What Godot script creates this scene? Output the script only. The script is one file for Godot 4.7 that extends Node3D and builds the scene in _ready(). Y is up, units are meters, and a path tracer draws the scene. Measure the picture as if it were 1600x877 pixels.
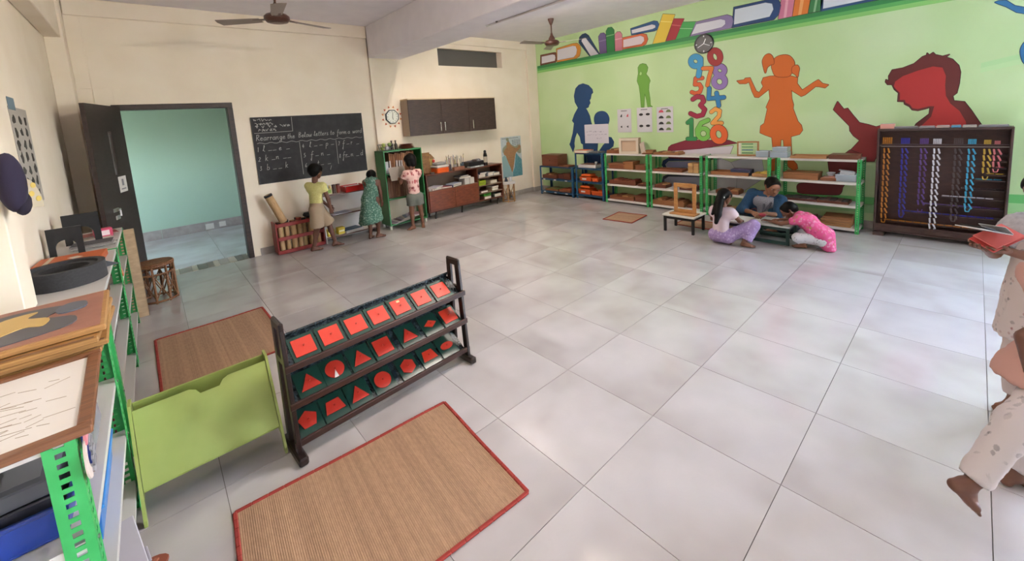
extends Node3D

const XW := 6.55      # green wall plane
const ZB := -6.45     # back wall plane
const XL := -0.62     # side wall plane
const ZS := 6.0      # window wall behind the camera
const HC := 3.22      # ceiling height

# ---------------------------------------------------------------- geometry collector
class Geo:
	var v := PackedVector3Array()
	var n := PackedVector3Array()
	var uv := PackedVector2Array()
	var idx := PackedInt32Array()

	func tri(a: Vector3, b: Vector3, c: Vector3, na: Vector3, nb: Vector3, nc: Vector3, ua := Vector2.ZERO, ub := Vector2.ZERO, uc := Vector2.ZERO) -> void:
		var k := v.size()
		v.append(a); v.append(b); v.append(c)
		n.append(na); n.append(nb); n.append(nc)
		uv.append(ua); uv.append(ub); uv.append(uc)
		if (b - a).cross(c - a).dot(na + nb + nc) > 0.0:
			idx.append(k); idx.append(k + 2); idx.append(k + 1)
		else:
			idx.append(k); idx.append(k + 1); idx.append(k + 2)

	func quad(a: Vector3, b: Vector3, c: Vector3, d: Vector3, m: Vector3, u0 := Vector2.ZERO, u1 := Vector2(1, 0), u2 := Vector2(1, 1), u3 := Vector2(0, 1)) -> void:
		tri(a, b, c, m, m, m, u0, u1, u2)
		tri(a, c, d, m, m, m, u0, u2, u3)

	func quad4(a: Vector3, b: Vector3, c: Vector3, d: Vector3, na: Vector3, nb: Vector3, nc: Vector3, nd: Vector3) -> void:
		tri(a, b, c, na, nb, nc)
		tri(a, c, d, na, nc, nd)

	# a box with chamfered edges (bevel 0 = plain)
	func box(c: Vector3, s: Vector3, bev := 0.0, bas := Basis.IDENTITY) -> Geo:
		var h := s * 0.5
		var e := minf(bev, minf(h.x, minf(h.y, h.z)) * 0.9)
		for ax in 3:
			var a1 := (ax + 1) % 3
			var a2 := (ax + 2) % 3
			for sg in [-1.0, 1.0]:
				var m := Vector3.ZERO
				m[ax] = sg
				var q: Array[Vector3] = []
				for k in [[-1, -1], [1, -1], [1, 1], [-1, 1]]:
					var p := Vector3.ZERO
					p[ax] = sg * h[ax]
					p[a1] = k[0] * (h[a1] - e)
					p[a2] = k[1] * (h[a2] - e)
					q.append(c + bas * p)
				quad(q[0], q[1], q[2], q[3], bas * m, Vector2(0, 0), Vector2(s[a1], 0), Vector2(s[a1], s[a2]), Vector2(0, s[a2]))
		if e > 0.0:
			for ax in 3:
				var a1 := (ax + 1) % 3
				var a2 := (ax + 2) % 3
				for s1 in [-1.0, 1.0]:
					for s2 in [-1.0, 1.0]:
						var m := Vector3.ZERO
						m[a1] = s1
						m[a2] = s2
						m = m.normalized()
						var q: Array[Vector3] = []
						for k in [[-1, 0], [1, 0], [1, 1], [-1, 1]]:
							var p := Vector3.ZERO
							p[ax] = k[0] * (h[ax] - e)
							p[a1] = s1 * (h[a1] - (e if k[1] == 1 else 0.0))
							p[a2] = s2 * (h[a2] - (0.0 if k[1] == 1 else e))
							q.append(c + bas * p)
						quad(q[0], q[1], q[2], q[3], bas * m)
			for sx in [-1.0, 1.0]:
				for sy in [-1.0, 1.0]:
					for sz in [-1.0, 1.0]:
						var m := Vector3(sx, sy, sz).normalized()
						var p := Vector3(sx * h.x, sy * h.y, sz * h.z)
						var mm := bas * m
						tri(c + bas * (p - Vector3(0, sy * e, sz * e)), c + bas * (p - Vector3(sx * e, 0, sz * e)), c + bas * (p - Vector3(sx * e, sy * e, 0)), mm, mm, mm)
		return self

	# box between two corners
	func span(a: Vector3, b: Vector3, bev := 0.0) -> Geo:
		return box((a + b) * 0.5, (b - a).abs(), bev)

	# a bar of rectangular section from p to q; w across (towards side), t the other way
	func bar(p: Vector3, q: Vector3, w: float, t: float, side := Vector3.RIGHT, bev := 0.0) -> Geo:
		var y := (q - p).normalized()
		var x := (side - y * side.dot(y)).normalized()
		return box((p + q) * 0.5, Vector3(w, p.distance_to(q), t), bev, Basis(x, y, x.cross(y)))

	func cyl(p: Vector3, q: Vector3, r0: float, r1 := -1.0, k := 14, caps := true) -> Geo:
		if r1 < 0.0:
			r1 = r0
		var y := (q - p).normalized()
		var x := y.cross(Vector3.RIGHT if absf(y.x) < 0.8 else Vector3.UP).normalized()
		var z := x.cross(y)
		var slope := (r0 - r1) / maxf(p.distance_to(q), 1e-6)
		for i in k:
			var a0 := TAU * i / k
			var a1 := TAU * (i + 1) / k
			var d0 := x * cos(a0) + z * sin(a0)
			var d1 := x * cos(a1) + z * sin(a1)
			var n0 := (d0 + y * slope).normalized()
			var n1 := (d1 + y * slope).normalized()
			quad4(p + d0 * r0, p + d1 * r0, q + d1 * r1, q + d0 * r1, n0, n1, n1, n0)
			if caps:
				if r0 > 0.0005:
					tri(p, p + d0 * r0, p + d1 * r0, -y, -y, -y)
				if r1 > 0.0005:
					tri(q, q + d0 * r1, q + d1 * r1, y, y, y)
		return self

	func tube(pts: Array, r: float, k := 6) -> Geo:
		for i in pts.size() - 1:
			cyl(pts[i], pts[i + 1], r, r, k, i == 0 or i == pts.size() - 2)
		return self

	# profile of (radius, height) turned about y
	func lathe(prof: Array, o: Vector3, k := 20, bas := Basis.IDENTITY) -> Geo:
		for i in prof.size() - 1:
			var a: Vector2 = prof[i]
			var b: Vector2 = prof[i + 1]
			var d := Vector2(b.y - a.y, a.x - b.x).normalized()
			for j in k:
				var t0 := TAU * j / k
				var t1 := TAU * (j + 1) / k
				var c0 := Vector3(cos(t0), 0, sin(t0))
				var c1 := Vector3(cos(t1), 0, sin(t1))
				var n0 := bas * (c0 * d.x + Vector3.UP * d.y)
				var n1 := bas * (c1 * d.x + Vector3.UP * d.y)
				var pa0 := o + bas * (c0 * a.x + Vector3.UP * a.y)
				var pa1 := o + bas * (c1 * a.x + Vector3.UP * a.y)
				var pb0 := o + bas * (c0 * b.x + Vector3.UP * b.y)
				var pb1 := o + bas * (c1 * b.x + Vector3.UP * b.y)
				if a.x < 1e-5:
					tri(pa0, pb0, pb1, n0, n0, n1)
				elif b.x < 1e-5:
					tri(pa0, pa1, pb0, n0, n1, n0)
				else:
					quad4(pa0, pa1, pb1, pb0, n0, n1, n1, n0)
		return self

	# flat polygon in local xy, pushed out along +z by depth
	func prism(poly: PackedVector2Array, depth: float, xf := Transform3D.IDENTITY) -> Geo:
		var t := Geometry2D.triangulate_polygon(poly)
		var up := (xf.basis * Vector3.BACK).normalized()
		for i in range(0, t.size(), 3):
			var f: Array[Vector3] = []
			var b: Array[Vector3] = []
			var us: Array[Vector2] = []
			for j in 3:
				var p := poly[t[i + j]]
				us.append(p)
				f.append(xf * Vector3(p.x, p.y, depth))
				b.append(xf * Vector3(p.x, p.y, 0))
			tri(f[0], f[1], f[2], up, up, up, us[0], us[1], us[2])
			tri(b[0], b[1], b[2], -up, -up, -up, us[0], us[1], us[2])
		var m := poly.size()
		var cw := Geometry2D.is_polygon_clockwise(poly)
		for i in m:
			var p := poly[i]
			var q := poly[(i + 1) % m]
			var e := (q - p).normalized()
			var o2 := Vector2(e.y, -e.x)
			if cw:
				o2 = -o2
			var o3 := (xf.basis * Vector3(o2.x, o2.y, 0)).normalized()
			quad(xf * Vector3(p.x, p.y, 0), xf * Vector3(q.x, q.y, 0), xf * Vector3(q.x, q.y, depth), xf * Vector3(p.x, p.y, depth), o3)
		return self

	func ball(c: Vector3, r: Vector3, k := 14, m := 9, bas := Basis.IDENTITY) -> Geo:
		for i in m:
			for j in k:
				var q: Array[Vector3] = []
				var w: Array[Vector3] = []
				for s in [[0, 0], [1, 0], [1, 1], [0, 1]]:
					var th: float = PI * (i + s[1]) / m
					var ph: float = TAU * (j + s[0]) / k
					var d := Vector3(sin(th) * cos(ph), cos(th), sin(th) * sin(ph))
					q.append(c + bas * (d * r))
					w.append((bas * (d / r)).normalized())
				if i > 0:
					tri(q[0], q[1], q[2], w[0], w[1], w[2])
				if i < m - 1 or i == 0:
					tri(q[0], q[2], q[3], w[0], w[2], w[3])
		return self

	func add(o: Geo, xf := Transform3D.IDENTITY) -> Geo:
		var k := v.size()
		var flip := xf.basis.determinant() < 0.0
		var nb := xf.basis.inverse().transposed()
		for i in o.v.size():
			v.append(xf * o.v[i])
			n.append((nb * o.n[i]).normalized())
		uv.append_array(o.uv)
		for i in range(0, o.idx.size(), 3):
			idx.append(k + o.idx[i])
			idx.append(k + o.idx[i + (2 if flip else 1)])
			idx.append(k + o.idx[i + (1 if flip else 2)])
		return self

	func mesh() -> ArrayMesh:
		var arr := []
		arr.resize(Mesh.ARRAY_MAX)
		arr[Mesh.ARRAY_VERTEX] = v
		arr[Mesh.ARRAY_NORMAL] = n
		arr[Mesh.ARRAY_TEX_UV] = uv
		arr[Mesh.ARRAY_INDEX] = idx
		var am := ArrayMesh.new()
		am.add_surface_from_arrays(Mesh.PRIMITIVE_TRIANGLES, arr)
		return am

# ---------------------------------------------------------------- names, things, parts
var taken := {}
func numbered(called: String) -> String:
	if not taken.has(called):
		taken[called] = 0
		return called
	taken[called] += 1
	return "%s_%03d" % [called, taken[called]]

func obj(called: String, g, m: Material, parent: Node = null) -> MeshInstance3D:
	var o := MeshInstance3D.new()
	o.mesh = g.mesh() if g is Geo else g
	o.material_override = m
	if parent == null:
		o.name = numbered(called)
		add_child(o, true)
	else:
		o.name = called
		parent.add_child(o, true)
	return o

func tag(o: Node, label: String, category: String, group := "") -> Node:
	o.set_meta("label", label)
	o.set_meta("category", category)
	if group != "":
		o.set_meta("group", group)
	return o

func thing(called: String, label: String, category: String, at := Vector3.ZERO, turn := 0.0, group := "") -> Node3D:
	var o := Node3D.new()
	o.name = numbered(called)
	add_child(o)
	o.position = at
	o.rotation.y = turn
	tag(o, label, category, group)
	return o

func dup(r: Node3D, called: String, label: String, at: Vector3, turn := 0.0, group := "") -> Node3D:
	var c: Node3D = r.duplicate()
	c.name = numbered(called)
	add_child(c)
	c.position = at
	c.rotation.y = turn
	c.set_meta("label", label)
	if group != "":
		c.set_meta("group", group)
	return c

func struct(called: String, g, m: Material, parent: Node = null) -> MeshInstance3D:
	var o := obj(called, g, m, parent)
	if parent == null:
		o.set_meta("kind", "structure")
	return o

func frame(called: String) -> Node3D:
	var o := Node3D.new()
	o.name = numbered(called)
	add_child(o)
	o.set_meta("kind", "structure")
	return o

# ---------------------------------------------------------------- materials
var mats := {}
func mat(hex: String, rough := 0.6, metal := 0.0) -> StandardMaterial3D:
	var key := "%s|%s|%s" % [hex, rough, metal]
	if not mats.has(key):
		var m := StandardMaterial3D.new()
		m.albedo_color = Color(hex)
		m.roughness = rough
		m.metallic = metal
		mats[key] = m
	return mats[key]

func noise_tex(seed_: int, freq: float, ramp: Array, size := 256, oct := 4, kind := FastNoiseLite.TYPE_SIMPLEX_SMOOTH) -> NoiseTexture2D:
	var f := FastNoiseLite.new()
	f.seed = seed_
	f.frequency = freq
	f.noise_type = kind
	f.fractal_octaves = oct
	var t := NoiseTexture2D.new()
	t.width = size
	t.height = size
	t.seamless = true
	t.noise = f
	var g := Gradient.new()
	var offs := PackedFloat32Array()
	var cols := PackedColorArray()
	for r in ramp:
		offs.append(r[0])
		cols.append(Color(r[1]))
	g.offsets = offs
	g.colors = cols
	t.color_ramp = g
	return t

# triplanar noise-tinted surface
func rough_mat(key: String, tex: Texture2D, rough: float, sc: Vector3, hex := "ffffff") -> StandardMaterial3D:
	if mats.has(key):
		return mats[key]
	var m := StandardMaterial3D.new()
	m.albedo_color = Color(hex)
	m.albedo_texture = tex
	m.roughness = rough
	m.uv1_triplanar = true
	m.uv1_scale = sc
	mats[key] = m
	return m

# wood: grain drawn once, stretched along one local axis
func wood(key: String, dark: String, light: String, rough: float, axis := 0, seed_ := 1) -> StandardMaterial3D:
	var k := "wood" + key + str(axis)
	if mats.has(k):
		return mats[k]
	var im := Image.create(256, 256, false, Image.FORMAT_RGB8)
	var f := FastNoiseLite.new()
	f.seed = seed_
	f.frequency = 0.02
	f.fractal_octaves = 3
	var a := Color(dark)
	var b := Color(light)
	for y in 256:
		for x in 256:
			# wrap in both directions by sampling a torus in 3-D pieces
			var u := TAU * x / 256.0
			var s := f.get_noise_3d(cos(u) * 18.0, sin(u) * 18.0, y * 6.0 if y < 128 else (255 - y) * 6.0)
			var r := f.get_noise_3d(cos(u) * 30.0 + 90.0, sin(u) * 30.0, (y if y < 128 else 255 - y) * 22.0)
			im.set_pixel(x, y, a.lerp(b, clampf(0.5 + s * 0.7 + r * 0.35, 0.0, 1.0)))
	var m := StandardMaterial3D.new()
	m.albedo_texture = ImageTexture.create_from_image(im)
	m.roughness = rough
	m.uv1_triplanar = true
	var sc := Vector3(4, 4, 4)
	sc[axis] = 0.9
	m.uv1_scale = sc
	mats[k] = m
	return m

# a printed cloth: dots of one or more inks on a ground
func print_mat(key: String, ground: String, inks: Array, count: int, rmin: int, rmax: int, sc := 3.0, seed_ := 5) -> StandardMaterial3D:
	if mats.has(key):
		return mats[key]
	var rng := RandomNumberGenerator.new()
	rng.seed = seed_
	var im := Image.create(128, 128, false, Image.FORMAT_RGB8)
	im.fill(Color(ground))
	for i in count:
		var c := Color(inks[i % inks.size()])
		var r := rng.randi_range(rmin, rmax)
		var r2 := maxi(1, int(r * rng.randf_range(0.5, 1.0)))
		var cx := rng.randi_range(0, 127)
		var cy := rng.randi_range(0, 127)
		for dy in range(-r, r + 1):
			for dx in range(-r2, r2 + 1):
				if float(dx * dx) / (r2 * r2) + float(dy * dy) / (r * r) <= 1.0:
					im.set_pixel(posmod(cx + dx, 128), posmod(cy + dy, 128), c)
	var m := StandardMaterial3D.new()
	m.albedo_texture = ImageTexture.create_from_image(im)
	m.roughness = 0.85
	m.uv1_triplanar = true
	m.uv1_scale = Vector3.ONE * sc
	mats[key] = m
	return m

func V(x: float, y: float, z: float) -> Vector3:
	return Vector3(x, y, z)

func rect(w: float, h: float) -> PackedVector2Array:
	return PackedVector2Array([Vector2(-w / 2, -h / 2), Vector2(w / 2, -h / 2), Vector2(w / 2, h / 2), Vector2(-w / 2, h / 2)])

func ellipse(cx: float, cy: float, rx: float, ry: float, k := 24, tilt := 0.0) -> PackedVector2Array:
	var p := PackedVector2Array()
	for i in k:
		var a := TAU * i / k
		var q := Vector2(rx * cos(a), ry * sin(a)).rotated(tilt)
		p.append(Vector2(cx, cy) + q)
	return p

# closed Catmull-Rom through given points
func smooth(p: PackedVector2Array, k := 4) -> PackedVector2Array:
	var o := PackedVector2Array()
	var m := p.size()
	for i in m:
		var a := p[(i - 1 + m) % m]
		var b := p[i]
		var c := p[(i + 1) % m]
		var d := p[(i + 2) % m]
		for j in k:
			o.append(b.cubic_interpolate(c, a, d, float(j) / k))
	return o

# words drawn with a system font, baked into a Geo, left bottom at the origin; returns width
func letters(g: Geo, s: String, size: float, xf: Transform3D, font := "Droid Sans", depth := 0.002, slant := 0.0, bold := false) -> float:
	var f := SystemFont.new()
	f.font_names = PackedStringArray([font])
	f.font_weight = 700 if bold else 400
	var t := TextMesh.new()
	t.font = f
	t.text = s
	t.font_size = 32
	t.pixel_size = size / 32.0
	t.depth = depth
	t.curve_step = 2.0
	t.horizontal_alignment = HORIZONTAL_ALIGNMENT_LEFT
	t.vertical_alignment = VERTICAL_ALIGNMENT_BOTTOM
	if t.get_surface_count() == 0:
		return 0.0
	var a := t.surface_get_arrays(0)
	var vs: PackedVector3Array = a[Mesh.ARRAY_VERTEX]
	var ns: PackedVector3Array = a[Mesh.ARRAY_NORMAL]
	var ix: PackedInt32Array = a[Mesh.ARRAY_INDEX]
	var w := 0.0
	for i in range(0, ix.size(), 3):
		var p: Array[Vector3] = []
		var q: Array[Vector3] = []
		for j in 3:
			var c := vs[ix[i + j]]
			w = maxf(w, c.x)
			c.x += c.y * slant
			c.z += depth * 0.5
			p.append(xf * c)
			q.append((xf.basis * ns[ix[i + j]]).normalized())
		g.tri(p[0], p[1], p[2], q[0], q[1], q[2])
	return w

# ---------------------------------------------------------------- scene
func _ready() -> void:
	# camera
	var cam := Camera3D.new()
	cam.name = "camera"
	cam.projection = Camera3D.PROJECTION_FRUSTUM
	cam.near = 0.05
	cam.far = 60.0
	var fpx := 640.047
	cam.size = 0.05 * 877.0 / fpx
	cam.frustum_offset = Vector2(0.0, 0.05 * (-173.239) / fpx)
	cam.transform = Transform3D(Basis.from_euler(Vector3(deg_to_rad(-7.23303), deg_to_rad(-41.37336), deg_to_rad(-3.7713)), EULER_ORDER_YXZ), Vector3(0, 1.65755, 0))
	add_child(cam)
	cam.current = true
	# sky and exposure
	var sky := Sky.new()
	var sm := ProceduralSkyMaterial.new()
	sm.sky_top_color = Color("bfd2f2")
	sm.sky_horizon_color = Color("eef2f8")
	sm.sky_energy_multiplier = 5.8
	sm.ground_bottom_color = Color("9a9488")
	sm.ground_horizon_color = Color("c2bcae")
	sm.ground_energy_multiplier = 4.5
	sky.sky_material = sm
	var env := Environment.new()
	env.background_mode = Environment.BG_SKY
	env.sky = sky
	env.tonemap_mode = Environment.TONE_MAPPER_LINEAR
	env.tonemap_exposure = 1.34
	env.sdfgi_enabled = true
	env.ssao_enabled = true
	env.ssil_enabled = true
	var we := WorldEnvironment.new()
	we.name = "world_environment"
	we.environment = env
	add_child(we)
	build_room()
	build_wall_things()
	build_murals()
	build_back_row()
	build_green_shelves()
	build_bead_board()
	build_floor_things()
	build_side_shelves()
	build_people()
	for l in find_children("*", "GeometryInstance3D", true, false):
		l.cast_shadow = GeometryInstance3D.SHADOW_CASTING_SETTING_ON

func build_room() -> void:
	var cream := rough_mat("cream", noise_tex(3, 0.012, [[0.0, "e9dcc8"], [0.5, "ede1ce"], [1.0, "f0e5d4"]]), 0.75, Vector3(0.5, 0.5, 0.5))
	var white := rough_mat("ceiling", noise_tex(4, 0.02, [[0.0, "e6e2e8"], [0.5, "eae6ec"], [1.0, "eeeaef"]]), 0.85, Vector3(0.6, 0.6, 0.6))
	var green := rough_mat("greenwall", noise_tex(7, 0.008, [[0.0, "b3d097"], [0.45, "bbd79f"], [0.6, "c0daa5"], [1.0, "c8deb0"]], 256, 3), 0.6, Vector3(0.3, 0.3, 0.3))
	var jade := mat("a6c4ae", 0.7)
	var skirt := rough_mat("skirt", noise_tex(9, 0.02, [[0.0, "8d8680"], [1.0, "a8a19b"]]), 0.3, Vector3(1, 1, 1))
	# floor: mortar bed and single tiles
	var fl := frame("floor")
	obj("mortar_bed", Geo.new().span(V(XL - 0.25, -0.12, ZB - 0.25), V(XW + 0.25, -0.006, ZS + 0.25)), mat("6f6a66", 0.9), fl)
	obj("corridor_bed", Geo.new().span(V(-2.6, -0.12, -9.3), V(7.0, -0.013, ZB - 0.25)), mat("8b8682", 0.4), fl)
	var tm: Array[StandardMaterial3D] = []
	for i in 5:
		var m := StandardMaterial3D.new()
		m.albedo_texture = noise_tex(20 + i, 0.006, [[0.0, "a8a19f"], [0.4, "b5afae"], [0.62, "bab5b5"], [1.0, "c2bdbd"]], 256, 4)
		m.roughness = 0.13
		m.roughness_texture = noise_tex(60 + i % 2, 0.015, [[0.0, "777777"], [0.6, "bbbbbb"], [1.0, "ffffff"]], 256, 3)
		m.roughness = 0.13
		m.metallic_specular = 0.62
		m.uv1_triplanar = true
		m.uv1_world_triplanar = true
		m.uv1_scale = Vector3(0.7, 0.7, 0.7)
		m.uv1_offset = Vector3(0.37 * i, 0.0, 0.21 * i)
		tm.append(m)
	var rng := RandomNumberGenerator.new()
	rng.seed = 11
	var shared := {}
	var dx := 0.5969
	var dz := 0.6031
	for j in range(-6, 9):
		for i in range(-8, 16):
			var x0 := maxf(1.8551 + dx * j + 0.0014, XL)
			var x1 := minf(1.8551 + dx * (j + 1) - 0.0014, XW)
			var z0 := maxf(-2.2876 + dz * i + 0.0014, ZB)
			var z1 := minf(-2.2876 + dz * (i + 1) - 0.0014, ZS)
			if x1 - x0 < 0.01 or z1 - z0 < 0.01:
				continue
			var key := "%.3f %.3f" % [x1 - x0, z1 - z0]
			if not shared.has(key):
				shared[key] = Geo.new().box(Vector3.ZERO, V(x1 - x0, 0.012, z1 - z0)).mesh()
			var o := obj("tile", shared[key], tm[rng.randi_range(0, 4)], fl)
			o.position = V((x0 + x1) / 2, -0.006, (z0 + z1) / 2)
	# corridor beyond the doorway: same stone, longer slabs
	for k in 5:
		var o := obj("tile", Geo.new().span(V(-2.4 + 1.0 * k, -0.012, -9.1), V(-1.403 + 1.0 * k, 0.0, -6.75), 0.001), tm[k], fl)
		o.name = "tile"
	# door sill: strip of pieced marble
	var sill := frame("trim_1")
	var sc := ["b9ad9b", "7d7166", "a39a90", "5f574f", "c9bfae"]
	var sx := -0.22
	var si := 0
	while sx < 0.86:
		var w := rng.randf_range(0.05, 0.13)
		obj("stone", Geo.new().span(V(sx, -0.006, -6.75), V(minf(sx + w, 0.87) - 0.003, 0.004, ZB - 0.0), 0.002), mat(sc[(si * 3) % 5], 0.3), sill)
		sx += w
		si += 1
	# ceiling
	struct("ceiling", Geo.new().span(V(XL - 0.25, HC, ZB - 0.3), V(XW + 0.25, HC + 0.15, ZS + 0.25)), white)
	# back wall with doorway and vent opening
	var dl := -0.24
	var dr := 0.9
	var dh := 2.09
	var vx0 := 4.07
	var vx1 := 5.62
	var vy0 := 2.67
	var vy1 := 3.0
	var zb2 := ZB - 0.3
	var g := Geo.new()
	g.span(V(-2.8, -0.05, zb2), V(dl, HC, ZB))
	g.span(V(dl, dh, zb2), V(dr, HC, ZB))
	g.span(V(dr, -0.05, zb2), V(vx0, HC, ZB))
	g.span(V(vx0, -0.05, zb2), V(vx1, vy0, ZB))
	g.span(V(vx0, vy1, zb2), V(vx1, HC, ZB))
	g.span(V(vx1, -0.05, zb2), V(XW + 0.25, HC, ZB))
	struct("wall_back", g, cream)
	# columns and beams
	struct("trim_2", Geo.new().span(V(2.79, 0, ZB), V(3.33, HC, ZB + 0.05), 0.004), cream)
	struct("trim_3", Geo.new().span(V(6.27, 0, ZB), V(XW, HC, ZB + 0.05), 0.004), cream)
	struct("trim_4", Geo.new().span(V(XL, 0, ZB), V(-0.48, HC, ZB + 0.25), 0.004), cream)
	struct("trim_5", Geo.new().span(V(XL, 0, -3.02), V(-0.5, HC, -2.79), 0.004), cream)
	struct("trim_6", Geo.new().span(V(-0.47, 3.04, ZB), V(2.79, HC, ZB + 0.035), 0.004), cream)
	struct("trim_7", Geo.new().span(V(3.33, 3.06, ZB), V(6.27, HC, ZB + 0.035), 0.004), cream)
	struct("trim_8", Geo.new().span(V(-0.36, 2.08, ZB), V(-0.2, 2.27, ZB + 0.012), 0.003), cream)
	struct("trim_9", Geo.new().span(V(-0.48, 2.27, ZB), V(-0.36, 3.04, ZB + 0.012), 0.003), cream)
	struct("beam_1", Geo.new().span(V(2.79, 2.735, ZB), V(3.33, HC, ZS), 0.008), white)
	struct("beam_2", Geo.new().span(V(XL, 2.76, ZB), V(-0.5, HC, ZS), 0.006), cream)
	# side wall, green wall, window wall
	struct("wall_side", Geo.new().span(V(XL - 0.25, -0.05, ZB), V(XL, HC, ZS + 0.25)), cream)
	# green wall: windows only past the picture's edge
	var wy0 := 0.75
	var wy1 := 2.45
	var east := [[1.25, 2.55], [2.9, 4.2], [4.5, 5.8]]
	g = Geo.new()
	var pz := ZB - 0.3
	for s in east:
		g.span(V(XW, -0.05, pz), V(XW + 0.25, HC, s[0]))
		g.span(V(XW, -0.05, s[0]), V(XW + 0.25, wy0, s[1]))
		g.span(V(XW, wy1, s[0]), V(XW + 0.25, HC, s[1]))
		pz = s[1]
	g.span(V(XW, -0.05, pz), V(XW + 0.25, HC, ZS + 0.25))
	struct("wall_green", g, green)
	g = Geo.new()
	var spans := []
	var px := XL - 0.25
	for s in spans:
		g.span(V(px, -0.05, ZS), V(s[0], HC, ZS + 0.25))
		g.span(V(s[0], -0.05, ZS), V(s[1], wy0, ZS + 0.25))
		g.span(V(s[0], wy1, ZS), V(s[1], HC, ZS + 0.25))
		px = s[1]
	g.span(V(px, -0.05, ZS), V(XW + 0.25, HC, ZS + 0.25))
	struct("wall_window", g, cream)
	var wi := 1
	for k in 3:
		var s: Array = east[k]
		var w := frame("window_%d" % wi)
		wi += 1
		var fg := Geo.new()
		for yy in [wy0 + 0.025, wy1 - 0.025]:
			fg.span(V(s[0], yy - 0.025, -0.03), V(s[1], yy + 0.025, 0.03), 0.004)
		for q in 3:
			var xx: float = lerpf(s[0] + 0.025, s[1] - 0.025, q / 2.0)
			fg.span(V(xx - 0.025, wy0 + 0.05, -0.03), V(xx + 0.025, wy1 - 0.05, 0.03), 0.004)
		var wf := obj("window_frame", fg, mat("e6e4de", 0.4), w)
		wf.rotation.y = -PI / 2
		wf.position.x = XW + 0.13
	# terrace outside the open door in the green wall
	struct("terrace", Geo.new().span(V(XW + 0.25, -0.15, -1.5), V(XW + 6, -0.02, 6)), mat("b8b2a8", 0.8))
	# skirtings
	struct("baseboard_back", Geo.new().span(V(0.98, 0, ZB), V(2.79, 0.1, ZB + 0.012), 0.002), skirt)
	struct("baseboard_back_far", Geo.new().span(V(3.33, 0, ZB), V(6.27, 0.1, ZB + 0.012), 0.002), skirt)
	struct("baseboard_column", Geo.new().span(V(2.785, 0, ZB), V(3.335, 0.1, ZB + 0.06), 0.002), skirt)
	struct("baseboard_corner", Geo.new().span(V(6.265, 0, ZB), V(XW, 0.1, ZB + 0.06), 0.002), skirt)
	struct("baseboard_green", Geo.new().span(V(XW - 0.012, 0, ZB), V(XW, 0.1, 0.6), 0.002), skirt)
	struct("baseboard_side", Geo.new().span(V(XL, 0, -6.2), V(XL + 0.012, 0.1, ZS), 0.002), skirt)
	# corridor
	struct("wall_corridor", Geo.new().span(V(-3.0, -0.05, -9.35), V(7.0, HC, -9.1)), jade)
	struct("wall_corridor_end", Geo.new().span(V(6.8, -0.05, -9.1), V(7.0, HC, zb2)), jade)
	struct("wall_corridor_near", Geo.new().span(V(-2.8, 1.9, -9.1), V(-2.6, HC, zb2)).span(V(-2.8, -0.05, -9.1), V(-2.6, 1.0, zb2)).span(V(-2.8, 1.0, -9.1), V(-2.6, 1.9, -7.6)), jade)
	struct("ceiling_corridor", Geo.new().span(V(-2.6, HC, -9.3), V(7.0, HC + 0.12, zb2)), white)
	var cs := frame("baseboard_corridor")
	for k in 6:
		obj("tile", Geo.new().span(V(-2.4 + 0.6 * k, 0, -9.1), V(-1.803 + 0.6 * k, 0.16, -9.088), 0.001), skirt, cs)
	obj("tile", Geo.new().span(V(0.6, 0.02, -9.088), V(0.72, 0.12, -9.084), 0.001), mat("d8d4cc", 0.2), cs)
	obj("tile", Geo.new().span(V(0.8, 0.03, -9.088), V(0.9, 0.12, -9.084), 0.001), mat("d8d4cc", 0.2), cs)
	# vent opening into the corridor
	var vf := frame("window_4")
	obj("frame", Geo.new().span(V(vx0, vy0, ZB - 0.03), V(vx0 + 0.02, vy1, ZB - 0.0)).span(V(vx1 - 0.02, vy0, ZB - 0.03), V(vx1, vy1, ZB)).span(V(vx0 + 0.02, vy1 - 0.02, ZB - 0.03), V(vx1 - 0.02, vy1, ZB)), cream, vf)
	obj("pane", Geo.new().span(V(vx0, vy0, ZB - 0.2), V(vx1, vy1, ZB - 0.19)), mat("605d5a", 0.25), vf)
	# door frame and leaf
	var df := frame("door_1")
	var dw := wood("doorframe", "1f1310", "382621", 0.45, 1, 3)
	obj("door_frame", Geo.new().span(V(0.838, 0, ZB - 0.14), V(0.9, 2.028, ZB + 0.02), 0.004).span(V(dl, 0, ZB - 0.14), V(dl + 0.06, 2.028, ZB + 0.02), 0.004).span(V(dl, 2.028, ZB - 0.14), V(0.9, 2.09, ZB + 0.02), 0.004), dw, df)
	var hinge := V(-0.185, 0.0, ZB + 0.045)
	var free := V(-0.405, 0.0, -5.6)
	var dirx := (free - hinge).normalized()
	var nx := Vector3.UP.cross(dirx).normalized()   # faces the camera side
	if nx.x < 0:
		nx = -nx
	var W := hinge.distance_to(free)
	var B := Basis(dirx, Vector3.UP, dirx.cross(Vector3.UP))
	var leaf := Geo.new()
	var X := Transform3D(B, hinge)
	var t := 0.035
	# leaf round a narrow vision slot
	var sl0 := 0.34
	var sl1 := 0.43
	for r in [[0.0, sl0, 0.02, 2.06], [sl1, W, 0.02, 2.06], [sl0, sl1, 0.02, 1.33], [sl0, sl1, 1.79, 2.06]]:
		leaf.box(X * V((r[0] + r[1]) / 2, (r[2] + r[3]) / 2, 0), V(r[1] - r[0], r[3] - r[2], t), 0.0, B)
	var dwood := wood("doorleaf", "2b211f", "3a2e2b", 0.5, 1, 8)
	var lf := obj("door_leaf", leaf, dwood, df)
	var glass := StandardMaterial3D.new()
	glass.transparency = BaseMaterial3D.TRANSPARENCY_ALPHA
	glass.albedo_color = Color(0.6, 0.6, 0.58, 0.35)
	glass.roughness = 0.1
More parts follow.
